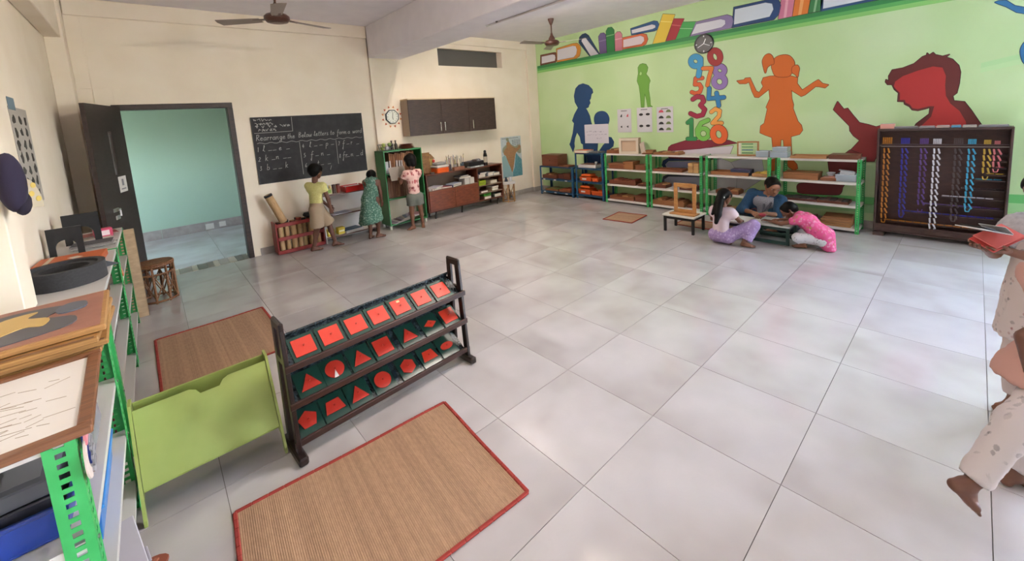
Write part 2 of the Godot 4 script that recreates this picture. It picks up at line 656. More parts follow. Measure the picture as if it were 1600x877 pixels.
	obj("vision_pane", Geo.new().box(X * V((sl0 + sl1) / 2, 1.56, 0), V(0.09, 0.46, 0.006), 0.0, B), glass, lf)
	var zs := 1.0 if (B.z.dot(nx) > 0) else -1.0
	var steel := mat("c9c6c0", 0.3, 0.9)
	obj("latch_plate", Geo.new().box(X * V(W * 0.7, 0.98, zs * 0.021), V(0.12, 0.035, 0.012), 0.003, B).box(X * V(W * 0.68, 0.9, zs * 0.021), V(0.09, 0.04, 0.012), 0.003, B), steel, lf)
	obj("door_handle", Geo.new().cyl(X * V(W * 0.62, 0.98, zs * 0.03), X * V(W * 0.76, 0.98, zs * 0.05), 0.01).cyl(X * V(W * 0.65, 0.91, zs * 0.04), X * V(W * 0.65, 0.97, zs * 0.04), 0.008), steel, lf)
	obj("notice", Geo.new().box(X * V(0.29, 1.22, zs * 0.019), V(0.2, 0.17, 0.002), 0.0, B), mat("dedbd6", 0.7), lf)
	obj("notice_print", Geo.new().box(X * V(0.29, 1.24, zs * 0.0205), V(0.05, 0.07, 0.001), 0.0, B).box(X * V(0.29, 1.17, zs * 0.0205), V(0.12, 0.012, 0.001), 0.0, B), mat("8a8a90", 0.7), lf)

# ---------------------------------------------------------------- things on walls and ceiling
func chalk(g: Geo, pts: Array, z: float, r := 0.0026) -> void:
	for i in pts.size() - 1:
		var zz := z + 0.00004 * (i % 7)
		var a := V(pts[i].x, pts[i].y, zz)
		var b := V(pts[i + 1].x, pts[i + 1].y, zz)
		g.bar(a, b, r * 2.0, 0.0012, Vector3.RIGHT if absf(b.y - a.y) > absf(b.x - a.x) else Vector3.UP)

# single-stroke chalk letters: x-height 1, ascender 2, descender -1; advance first
var strokes := {
	"a": "1.3;1,.8 .6,1 .2,.7 .2,.2 .6,0 1,.4 1,1 1,.2 1.3,0", "b": "1.2;.2,2 .2,0 .7,0 1,.4 .8,.9 .2,.8", "d": "1.3;.9,.8 .5,1 .1,.6 .2,.1 .6,0 1,.4 1,2 1,.1 1.3,0", "e": "1.2;.1,.5 .9,.6 .7,1 .3,.9 .1,.4 .4,0 1.1,.2",
	"f": "1;.9,1.8 .6,2 .4,1.6 .3,-1 .1,-.6 .4,-.1|0,.9 .9,1", "g": "1.3;1,.8 .5,1 .2,.5 .5,.1 1,.5 1,1 .9,-.8 .4,-1 .2,-.6 1.2,.1", "h": "1.3;.2,2 .2,0 .3,.8 .8,1 .9,.1 1.2,0", "k": "1.2;.2,2 .2,0|.9,1.1 .3,.6 1,0", "l": ".8;0,.2 .5,1.7 .3,2 .2,.3 .7,0",
	"m": "1.8;.1,1 .2,0 .2,.8 .7,1 .8,0 .8,.8 1.3,1 1.4,.1 1.7,0", "n": "1.3;.1,1 .2,0 .2,.8 .8,1 .9,.1 1.2,0", "o": "1.2;.6,1 .2,.8 .2,.2 .6,0 1,.3 .9,.8 .6,1 1.1,.8", "p": "1.2;.2,1 .2,-1|.2,.8 .7,1 1,.6 .7,.1 .2,.2", "r": "1;.1,.9 .3,1 .3,0 .3,.6 .6,1 .9,.8", "s": "1;.8,.9 .4,1 .3,.6 .8,.3 .6,0 .1,.1", "t": ".9;.4,1.8 .3,.1 .7,0|0,1.1 .8,1.2",
	"w": "1.6;.1,1 .2,.1 .5,0 .8,.9 .9,.1 1.2,0 1.4,1", "R": "1.5;.2,0 .3,2|.1,1.8 .8,2 1.1,1.6 .8,1.1 .3,1 1.3,0", "B": "1.4;.2,0 .2,2 .8,2 1,1.5 .3,1.1 1,.8 1,.2 .2,0",
	"1": ".8;.3,1.5 .5,1.8 .5,0", "2": "1.1;.2,1.4 .6,1.7 .9,1.3 .1,0 1,.1", "3": "1;.2,1.6 .8,1.6 .4,1 .9,.6 .6,0 .1,.2", "4": "1.1;.6,1.7 .1,.6 1,.7|.7,1.1 .6,0", "5": "1;.8,1.7 .3,1.7 .2,1 .8,.9 .8,.2 .1,0", "6": "1;.8,1.7 .3,1 .2,.2 .7,0 .8,.6 .2,.6", "7": "1;.1,1.6 .9,1.7 .4,0", "8": "1;.8,1.5 .4,1.7 .3,1.2 .8,.6 .5,0 .2,.5 .8,1.5"}
func scrawl(g: Geo, word: String, at: Vector2, x: float, z: float) -> void:
	var pen := at
	for ch in word:
		var parts: PackedStringArray = strokes[ch].split(";")
		for line in parts[1].split("|"):
			var pts := []
			for pr in line.split(" "):
				var q := pr.split(",")
				pts.append(pen + Vector2((float(q[0]) + 0.18 * float(q[1])) * x * 0.82, float(q[1]) * x))
			chalk(g, pts, z, 0.0028)
		pen.x += float(parts[0]) * x * 0.82

func build_wall_things() -> void:
	# blackboard
	var bb := thing("blackboard", "black chalkboard with handwritten word puzzles on the cream wall beside the doorway", "blackboard", V(1.83, 0.976, ZB))
	var bx := Transform3D(Basis(), V(-1.83, -0.976, -ZB))
	var slate := rough_mat("slate", noise_tex(31, 0.02, [[0.0, "1d1d20"], [0.5, "252427"], [1.0, "313032"]]), 0.75, Vector3(1.2, 1.2, 1.2))
	obj("board", Geo.new().box(V(0, 0.455, 0.011), V(1.5, 0.905, 0.018), 0.004), slate, bb)
	obj("edge_strip", Geo.new().span(V(-0.753, 0, 0.0), V(-0.742, 0.91, 0.024)).span(V(0.742, 0, 0.0), V(0.753, 0.91, 0.024)).span(V(-0.742, 0, 0), V(0.742, 0.01, 0.024)).span(V(-0.742, 0.9, 0), V(0.742, 0.91, 0.024)), mat("1b1a1c", 0.5), bb)
	var zt := ZB + 0.0205
	var cw := Geo.new()
	var words := [["Rearrange", 1.105, 1.57, 0.095], ["the", 1.49, 1.572, 0.085], ["Below", 1.635, 1.575, 0.085], ["letters", 1.845, 1.58, 0.085], ["to", 2.075, 1.58, 0.085], ["form", 2.175, 1.578, 0.085], ["a", 2.335, 1.578, 0.085], ["word", 2.41, 1.58, 0.085],
		["1", 1.1, 1.42, 0.08], ["l", 1.17, 1.42, 0.1], ["e", 1.365, 1.42, 0.09], ["2", 1.1, 1.29, 0.08], ["k", 1.18, 1.29, 0.1], ["n", 1.315, 1.3, 0.09], ["3", 1.1, 1.165, 0.08], ["b", 1.185, 1.165, 0.1], ["k", 1.415, 1.165, 0.1],
		["4", 1.665, 1.42, 0.08], ["l", 1.765, 1.42, 0.1], ["p", 1.99, 1.42, 0.1], ["5", 1.67, 1.285, 0.08], ["f", 1.765, 1.27, 0.11], ["n", 1.91, 1.285, 0.09], ["6", 1.67, 1.14, 0.08], ["t", 1.84, 1.14, 0.1], ["7", 2.17, 1.41, 0.08], ["f", 2.235, 1.39, 0.11], ["r", 2.36, 1.41, 0.09], ["8", 2.165, 1.22, 0.08], ["fr", 2.22, 1.215, 0.11], ["n", 2.345, 1.225, 0.09], ["d", 2.495, 1.225, 0.1]]
	for w in words:
		scrawl(cw, w[0], Vector2(w[1], w[2]), w[3] * 0.42, zt)
	cw = Geo.new().add(cw, bx)
	var chalkm := mat("a5a29e", 0.95)
	obj("chalk_writing", cw, chalkm, bb).set_meta("kind", "stuff")
	var cl := Geo.new()
	for d in [[1.235, 1.425], [1.29, 1.425], [1.46, 1.425], [1.262, 1.297], [1.405, 1.3], [1.46, 1.3], [1.262, 1.165], [1.33, 1.165], [1.83, 1.432], [1.905, 1.438], [2.07, 1.432], [1.833, 1.288], [1.995, 1.285], [1.89, 1.147], [1.99, 1.149], [2.3, 1.418], [2.45, 1.405], [2.283, 1.224], [2.43, 1.222]]:
		chalk(cl, [Vector2(d[0], d[1]), Vector2(d[0] + 0.045, d[1] + 0.002)], zt)
	chalk(cl, [Vector2(1.64, 1.512), Vector2(1.64, 1.042)], zt)
	chalk(cl, [Vector2(2.15, 1.495), Vector2(2.147, 1.132)], zt)
	chalk(cl, [Vector2(1.577, 1.872), Vector2(1.572, 1.672), Vector2(1.1, 1.672)], zt)
	chalk(cl, [Vector2(2.04, 1.12), Vector2(2.02, 1.06)], zt)
	var wave := []
	for i in 49:
		var t := i / 48.0
		wave.append(Vector2(lerpf(1.115, 2.555, t), lerpf(1.532, 1.508, t) + 0.009 * sin(t * TAU * 11.0)))
	chalk(cl, wave, zt)
	var rng := RandomNumberGenerator.new()
	rng.seed = 4
	for row in [[1.11, 1.845, 1.33], [1.12, 1.79, 1.3], [1.12, 1.755, 1.555], [1.15, 1.705, 1.34]]:
		var x: float = row[0]
		while x < row[2]:
			var sq := []
			for k in 6:
				sq.append(Vector2(x + k * 0.007, row[1] + rng.randf_range(-0.018, 0.022)))
			chalk(cl, sq, zt, 0.003)
			x += 0.045 + (0.03 if rng.randf() < 0.2 else 0.0)
	var o := obj("chalk_lines", Geo.new().add(cl, bx), chalkm, bb)
	o.set_meta("kind", "stuff")
	# round clock with a paper sun round it
	var ck := thing("wall_clock", "small octagonal wall clock ringed by red paper triangles between blackboard and dark wall cupboard", "clock", V(3.075, 1.8, ZB + 0.05))
	var rim := Geo.new()
	rim.lathe([Vector2(0, 0), Vector2(0.122, 0), Vector2(0.122, 0.02), Vector2(0.117, 0.034), Vector2(0.109, 0.034), Vector2(0.107, 0.022), Vector2(0, 0.022)], Vector3.ZERO, 8, Basis(Vector3.RIGHT, deg_to_rad(90)) * Basis(Vector3.UP, PI / 8))
	obj("rim", rim, mat("3c4a52", 0.4), ck)
	obj("face", Geo.new().cyl(V(0, 0, 0.022), V(0, 0, 0.025), 0.104, 0.104, 24), mat("d5d8cf", 0.5), ck)
	var marks := Geo.new()
	for i in 12:
		var a := TAU * i / 12
		marks.bar(V(sin(a) * 0.075, cos(a) * 0.075, 0.026), V(sin(a) * 0.088, cos(a) * 0.088, 0.026), 0.008, 0.002, V(cos(a), -sin(a), 0))
	obj("dial_mark", marks, mat("2b3036", 0.5), ck).set_meta("kind", "stuff")
	obj("hour_hand", Geo.new().bar(V(0, -0.008, 0.028), V(0.008, -0.05, 0.028), 0.008, 0.002), mat("202327", 0.5), ck)
	obj("minute_hand", Geo.new().bar(V(0, -0.012, 0.03), V(0.012, 0.07, 0.03), 0.006, 0.002), mat("202327", 0.5), ck)
	for i in 12:
		var a := TAU * (i + 0.5) / 12
		var d := Vector2(sin(a), cos(a))
		var s := Vector2(d.y, -d.x)
		obj("paper_ray", Geo.new().prism(PackedVector2Array([d * 0.148 - s * 0.02, d * 0.148 + s * 0.02, d * 0.185]), 0.002), mat("b5532e" if i % 3 else "c77a3a", 0.8), ck)
	# hanging cupboard
	var cb := thing("wall_cupboard", "dark wenge three-door cupboard hung high on the cream wall", "cupboard", V(4.17, 1.46, ZB))
	var wm := wood("wenge", "2a1c17", "43302a", 0.5, 1, 12)
	obj("body", Geo.new().span(V(-0.92, 0, 0), V(-0.902, 0.595, 0.28)).span(V(0.902, 0, 0), V(0.92, 0.595, 0.28)).span(V(-0.902, 0, 0), V(0.902, 0.018, 0.28)).span(V(-0.902, 0.577, 0), V(0.902, 0.595, 0.28)).span(V(-0.902, 0.018, 0), V(0.902, 0.577, 0.01)), mat("a48f7c", 0.6), cb)
	obj("cornice", Geo.new().span(V(-0.925, 0.595, 0), V(0.925, 0.612, 0.305), 0.003), mat("d8c3a2", 0.6), cb)
	var edges := [-0.92, -0.29, 0.285, 0.92]
	for i in 3:
		var d := obj("door", Geo.new().span(V(edges[i] + 0.002, 0.002, 0.281), V(edges[i + 1] - 0.002, 0.593, 0.3), 0.002), wm, cb)
		var hx: float = [-0.335, -0.25, 0.36][i]
		obj("handle", Geo.new().cyl(V(hx, 0.05, 0.322), V(hx, 0.2, 0.322), 0.007, 0.007, 8).cyl(V(hx, 0.06, 0.3), V(hx, 0.06, 0.322), 0.005, 0.005, 6).cyl(V(hx, 0.19, 0.3), V(hx, 0.19, 0.322), 0.005, 0.005, 6), mat("d8d6d0", 0.25, 0.9), d)
	# map chart
	var mp := thing("map_chart", "laminated paper map with blue sea on the cream wall above the cane stool", "map", V(5.7, 0.415, ZB))
	obj("sheet", Geo.new().span(V(-0.28, 0, 0.001), V(0.28, 0.85, 0.003)), rough_mat("mapsheet", noise_tex(41, 0.03, [[0.0, "aeb8bd"], [1.0, "c3ccd0"]]), 0.35, Vector3(1.5, 1.5, 1.5)), mp)
	var sea := PackedVector2Array([Vector2(0.0, 0.0), Vector2(0.275, 0.0), Vector2(0.275, 0.34), Vector2(0.19, 0.42), Vector2(0.12, 0.5), Vector2(0.09, 0.36), Vector2(0.06, 0.2), Vector2(0.0, 0.1)])
	obj("sea_print", Geo.new().prism(sea, 0.001, Transform3D(Basis(), V(0, 0, 0.003))), rough_mat("sea", noise_tex(42, 0.03, [[0.0, "4f8794"], [1.0, "6fa3ab"]]), 0.35, Vector3(2, 2, 2)), mp)
	var sea2 := PackedVector2Array([Vector2(-0.27, 0.0), Vector2(0.0, 0.0), Vector2(-0.03, 0.16), Vector2(-0.12, 0.38), Vector2(-0.2, 0.48), Vector2(-0.27, 0.44)])
	obj("sea_print", Geo.new().prism(sea2, 0.001, Transform3D(Basis(), V(0, 0, 0.003))), mat("8fb0b4", 0.35), mp)
	var land := PackedVector2Array([Vector2(-0.02, 0.1), Vector2(0.03, 0.22), Vector2(0.08, 0.4), Vector2(0.12, 0.5), Vector2(0.2, 0.55), Vector2(0.26, 0.6), Vector2(0.24, 0.66), Vector2(0.15, 0.6), Vector2(0.07, 0.62), Vector2(-0.02, 0.68), Vector2(-0.06, 0.74), Vector2(-0.13, 0.73), Vector2(-0.13, 0.64), Vector2(-0.2, 0.58), Vector2(-0.22, 0.5), Vector2(-0.17, 0.46), Vector2(-0.13, 0.36), Vector2(-0.06, 0.2)])
	var landm := rough_mat("land", noise_tex(43, 0.035, [[0.0, "4f5f4a"], [0.3, "7d7a55"], [0.45, "b97f58"], [0.55, "c9986a"], [0.65, "9a5f48"], [1.0, "5f7050"]], 256, 4), 0.4, Vector3(5.0, 5.0, 5.0))
	obj("land_print", Geo.new().prism(smooth(land, 3), 0.0015, Transform3D(Basis(), V(0, 0, 0.0052))), landm, mp)
	obj("land_print", Geo.new().prism(smooth(PackedVector2Array([Vector2(-0.24, 0.62), Vector2(-0.1, 0.72), Vector2(-0.14, 0.8), Vector2(-0.08, 0.83), Vector2(-0.03, 0.72), Vector2(0.1, 0.64), Vector2(0.25, 0.67), Vector2(0.27, 0.5), Vector2(0.2, 0.48), Vector2(0.1, 0.55), Vector2(-0.05, 0.6), Vector2(-0.22, 0.52)]), 3), 0.001, Transform3D(Basis(), V(0, 0, 0.0041))), mat("8f927c", 0.4), mp)
	var mt := Geo.new()
	for i in 14:
		mt.span(V(-0.24 + i * 0.033, 0.81, 0.003), V(-0.22 + i * 0.033, 0.826, 0.004))
	for i in 7:
		for c in 4:
			mt.span(V(0.03 + c * 0.06, 0.66 + i * 0.018, 0.003), V(0.075 + c * 0.06, 0.668 + i * 0.018, 0.004))
	obj("fine_print", mt, mat("6d7276", 0.6), mp).set_meta("kind", "stuff")
	# picture chart on the side wall
	var pc := thing("picture_chart", "white laminated sheet of small black pictures on the side wall above the green racks", "chart", V(XL, 1.28, -4.32))
	obj("sheet", Geo.new().span(V(0.001, 0, -0.26), V(0.003, 0.66, 0.26)), mat("b3aca4", 0.4), pc)
	obj("header_print", Geo.new().span(V(0.003, 0.64, 0.06), V(0.004, 0.72, 0.25)), mat("5f7f92", 0.4), pc)
	var rng2 := RandomNumberGenerator.new()
	rng2.seed = 19
	var blots := Geo.new()
	for i in 7:
		for j in 3:
			var c := Vector2(-0.16 + j * 0.16 + rng2.randf_range(-0.02, 0.02), 0.07 + i * 0.085)
			var poly := PackedVector2Array()
			var m := 9
			for k in m:
				var a := TAU * k / m
				var r := rng2.randf_range(0.018, 0.042)
				poly.append(c + Vector2(cos(a) * r * 1.3, sin(a) * r))
			blots.prism(poly, 0.0012, Transform3D(Basis(V(0, 0, -1), V(0, 1, 0), V(1, 0, 0)), V(0.003, 0, 0)))
	obj("picture_print", blots, mat("37332f", 0.6), pc).set_meta("kind", "stuff")
	# navy cap hung from the wall column with a flowered fan
	var hat := thing("cap", "navy cloth cap hanging on the side wall column in front of the picture chart", "cap", V(-0.5, 1.44, -2.78))
	obj("crown", Geo.new().ball(V(0.045, 0.08, 0.03), V(0.045, 0.13, 0.07), 18, 12), mat("211b33", 0.9), hat)
	obj("peak", Geo.new().ball(V(0.06, -0.015, 0.0), V(0.028, 0.05, 0.065), 14, 8, Basis(Vector3.RIGHT, 0.5)), mat("1c1729", 0.9), hat)
	var fan := thing("paper_fan", "pale flowered paper fan tucked beside the navy cap", "fan", V(-0.5, 1.4, -2.97))
	var fp := PackedVector2Array()
	for i in 9:
		var a := lerpf(-0.1, 1.25, i / 8.0)
		fp.append(Vector2(cos(a), sin(a)) * 0.16)
	fp.append(Vector2(0.01, 0.0))
	var fx := Transform3D(Basis(V(0.35, 0, -0.94), V(0, 1, 0), V(0.94, 0, 0.35)), V(0.012, -0.02, -0.03))
	obj("leaf_sheet", Geo.new().prism(fp, 0.003, fx), mat("b7ad98", 0.7), fan)
	var fl := Geo.new()
	for p in [Vector2(0.09, 0.06), Vector2(0.11, 0.1), Vector2(0.06, 0.11), Vector2(0.13, 0.03)]:
		fl.prism(ellipse(p.x, p.y, 0.018, 0.014, 8), 0.005, fx)
	obj("flower_print", fl, mat("c9b15c", 0.7), fan)
	# ceiling fans
	var blade := func(a: float, L: float) -> Geo:
		var g := Geo.new()
		var b := Basis(Vector3.UP, a) * Basis(Vector3.RIGHT, 0.16)
		var P := PackedVector2Array([Vector2(0.17, -0.055), Vector2(0.25, -0.065), Vector2(L, -0.078), Vector2(L + 0.015, 0.0), Vector2(L, 0.06), Vector2(0.25, 0.045), Vector2(0.17, 0.04)])
		g.prism(P, 0.005, Transform3D(b * Basis(Vector3.RIGHT, -PI / 2), V(0, -0.015, 0)))
		return g
	var fanm := mat("4a2c22", 0.35)
	var specs := [[V(1.19, HC, -4.9), 0.37, 0.35, "brown three-blade ceiling fan hanging over the mats near the doorway"], [V(5.2, HC, -4.7), 0.38, 0.9, "brown three-blade ceiling fan hanging in front of the painted books of the green wall"]]
	for s in specs:
		var f := thing("ceiling_fan", s[3], "fan", s[0], 0.0, "ceiling fans")
		var d: float = s[1]
		obj("ceiling_cup", Geo.new().lathe([Vector2(0.0, 0.0), Vector2(0.05, 0.0), Vector2(0.048, -0.02), Vector2(0.03, -0.07), Vector2(0.014, -0.1), Vector2(0, -0.1)], Vector3.ZERO, 18), fanm, f)
		obj("down_rod", Geo.new().cyl(V(0, -0.08, 0), V(0, -d + 0.1, 0), 0.011), fanm, f)
		var motor := obj("motor", Geo.new().lathe([Vector2(0, 0.05), Vector2(0.04, 0.05), Vector2(0.1, 0.03), Vector2(0.12, 0.01), Vector2(0.122, -0.02), Vector2(0.1, -0.045), Vector2(0.06, -0.055), Vector2(0.0, -0.057)], V(0, -d, 0), 24), fanm, f)
		obj("motor_cup", Geo.new().lathe([Vector2(0, 0.15), Vector2(0.016, 0.15), Vector2(0.022, 0.12), Vector2(0.05, 0.07), Vector2(0.055, 0.045), Vector2(0, 0.045)], V(0, -d, 0), 18), fanm, motor)
		for k in 3:
			var bg: Geo = blade.call(s[2] + TAU * k / 3, 0.6)
			var bl := obj("blade", Geo.new().add(bg, Transform3D(Basis(), V(0, -d, 0))), mat("8a7d76", 0.45), f)
			var dirb := Basis(Vector3.UP, s[2] + TAU * k / 3) * Vector3.RIGHT
			obj("blade_iron", Geo.new().bar(V(0, -d - 0.012, 0) + dirb * 0.1, V(0, -d - 0.012, 0) + dirb * 0.24, 0.006, 0.05, Vector3.UP), fanm, bl)
	# electric conduit on the underside of the beam
	var pipe := thing("conduit", "thin white electric conduit running along the underside of the ceiling beam", "conduit", V(3.1, 2.722, -2.6))
	obj("pipe", Geo.new().cyl(V(0, 0, -1.2), V(0, 0, 2.2), 0.011, 0.011, 8), mat("cfc8c8", 0.4), pipe)
	for z in [-1.0, 0.0, 1.0, 2.0]:
		obj("clip", Geo.new().span(V(-0.02, -0.004, z - 0.012), V(0.02, 0.013, z + 0.012), 0.002), mat("6d6666", 0.5), pipe)
	# two fluorescent battens on the sides of the beam
	var lamps := [[V(3.355, 2.95, -4.4), V(1.0, 0.0, -0.05), "fluorescent tube light on the far face of the ceiling beam over the teacher's bay"], [V(2.765, 2.95, -1.75), V(-1.0, -0.12, -0.3), "fluorescent tube light on the near face of the ceiling beam above the inset stand"]]
	for i in 2:
		var L: Array = lamps[i]
		var sx := 1.0 if i == 0 else -1.0
		var tl := thing("tube_light", L[2], "light", L[0], 0.0, "fluorescent battens")
		obj("batten", Geo.new().box(V(-sx * 0.008, 0, 0), V(0.03, 0.05, 1.24), 0.004), mat("dcdcd8", 0.4), tl)
		var em := StandardMaterial3D.new()
		em.albedo_color = Color("f4f0e8")
		em.emission_enabled = true
		em.emission = Color("fff0de")
		em.emission_energy_multiplier = 3.0
		obj("tube", Geo.new().cyl(V(sx * 0.026, 0, -0.59), V(sx * 0.026, 0, 0.59), 0.013, 0.013, 10), em, tl)
		for z in [-0.6, 0.6]:
			obj("end_cap", Geo.new().box(V(sx * 0.024, 0, z), V(0.032, 0.036, 0.022), 0.003), mat("c9c9c4", 0.4), tl)
		var al := AreaLight3D.new()
		al.name = "tube_glow"
		al.area_size = Vector2(1.18, 0.03)
		al.light_color = Color("fff2e4")
		al.light_energy = 3.2 if i == 0 else 8.2
		al.area_range = 16.0
		al.shadow_enabled = true
		tl.add_child(al, true)
		al.look_at_from_position(L[0] + V(sx * 0.045, 0, 0), L[0] + V(sx * 0.045, 0, 0) + L[1], Vector3.UP)
		var dn := AreaLight3D.new()
		dn.name = "tube_glow"
		dn.area_size = Vector2(0.03, 1.18)
		dn.light_color = Color("ffeedd")
		dn.light_energy = 3.2 if i == 0 else 1.0
		dn.area_range = 16.0
		dn.shadow_enabled = true
		tl.add_child(dn, true)
		dn.look_at_from_position(L[0] + V(sx * 0.045, -0.03, 0), L[0] + V(sx * 0.045, -1.0, 0), Vector3.BACK)

# ---------------------------------------------------------------- paintings on the green wall (flat coats of paint)
var onwall := Basis(V(0, 0, 1), V(0, 1, 0), V(-1, 0, 0))
func mural(called: String, label: String, group: String, layers: Array) -> void:
	var base: Array = layers[0][3]
	var lo := Vector2(1e9, 1e9)
	var hi := Vector2(-1e9, -1e9)
	for i in range(0, base.size(), 2):
		lo = lo.min(Vector2(base[i], base[i + 1]))
		hi = hi.max(Vector2(base[i], base[i + 1]))
	var at := Vector2((lo.x + hi.x) * 0.5, lo.y) * 0.001
	var t := thing(called, label, "wall painting", V(XW, at.y, at.x), 0.0, group)
	var deep := 0.0
	for l in layers:
		var p := PackedVector2Array()
		for i in range(0, l[3].size(), 2):
			p.append(Vector2(l[3][i], l[3][i + 1]) * 0.001 - at)
			p[-1].y = minf(p[-1].y, HC - 0.002 - at.y)
		if l[2] == 1:
			p = smooth(p)
		if Geometry2D.is_polygon_clockwise(p):
			p.reverse()
		if Geometry2D.triangulate_polygon(p).is_empty():
			print("bad outline: ", label, " ", l[0])
		deep += 0.0014
		var o := obj(l[0], Geo.new().prism(p, 0.001, Transform3D(onwall, V(-deep, 0, 0))), mat(l[1], 0.6), t)
		if l[4] != "":
			var g := Geo.new()
			for q in Geometry2D.offset_polygon(p, 0.001 * l[5], Geometry2D.JOIN_ROUND):
				if not Geometry2D.is_polygon_clockwise(q):
					for i in q.size():
						q[i].y = minf(q[i].y, HC - 0.001 - at.y)
					g.prism(q, 0.0005, Transform3D(onwall, V(-deep + 0.0005, 0, 0)))
			obj("outline", g, mat(l[4], 0.7), o)

func digit(label: String, hex: String, r: int, paths: Array) -> void:
	var lo := Vector2(1e9, 1e9)
	var hi := Vector2(-1e9, -1e9)
	for p in paths:
		for i in range(0, p.size(), 2):
			lo = lo.min(Vector2(p[i], p[i + 1]))
			hi = hi.max(Vector2(p[i], p[i + 1]))
	var at := Vector2((lo.x + hi.x) * 0.5, lo.y) * 0.001
	var t := thing("painted_number", label, "wall painting", V(XW, at.y, at.x), 0.0, "painted number tower")
	digits += 1
	var d := 0.0022 * (1 + digits % 4)
	for k in 2:
		var g := Geo.new()
		var rad := 0.001 * r + (0.006 if k == 1 else 0.0)
		var lift := 0.0
		for p in paths:
			var line := PackedVector2Array()
			for i in range(0, p.size(), 2):
				line.append(Vector2(p[i], p[i + 1]) * 0.001 - at)
			for i in line.size() - 1:
				var a := line[i]
				var b := line[i + 1]
				var u := (b - a).normalized()
				var q := PackedVector2Array()
				for s in 9:
					q.append(b + u.rotated(-PI / 2 + PI * s / 8) * rad)
				for s in 9:
					q.append(a + u.rotated(PI / 2 + PI * s / 8) * rad)
				lift += 0.00003
				g.prism(q, 0.0004 + lift, Transform3D(onwall, V(-d - (0.0 if k == 1 else 0.0011), 0, 0)))
		obj("figure" if k == 0 else "outline", g, mat(hex if k == 0 else "3b2420", 0.6), t)
var digits := 0

func strip(called: String, label: String, top: Array, bottoms: Array, hexes: Array, group := "") -> void:
	var t := thing(called, label, "wall painting", V(XW, top[0].y, (top[0].x + top[-1].x) / 2), 0.0, group)
	var at := Vector2((top[0].x + top[-1].x) / 2, top[0].y)
	var y0 := 0.0
	for k in hexes.size():
		var p := PackedVector2Array()
		for q in top:
			p.append(q - at - Vector2(0, y0))
		for i in range(top.size() - 1, -1, -1):
			p.append(top[i] - at - Vector2(0, bottoms[k]))
		obj("paint_band", Geo.new().prism(p, 0.001, Transform3D(onwall, V(-0.0006, 0, 0))), mat(hexes[k], 0.6), t)
		y0 = bottoms[k]

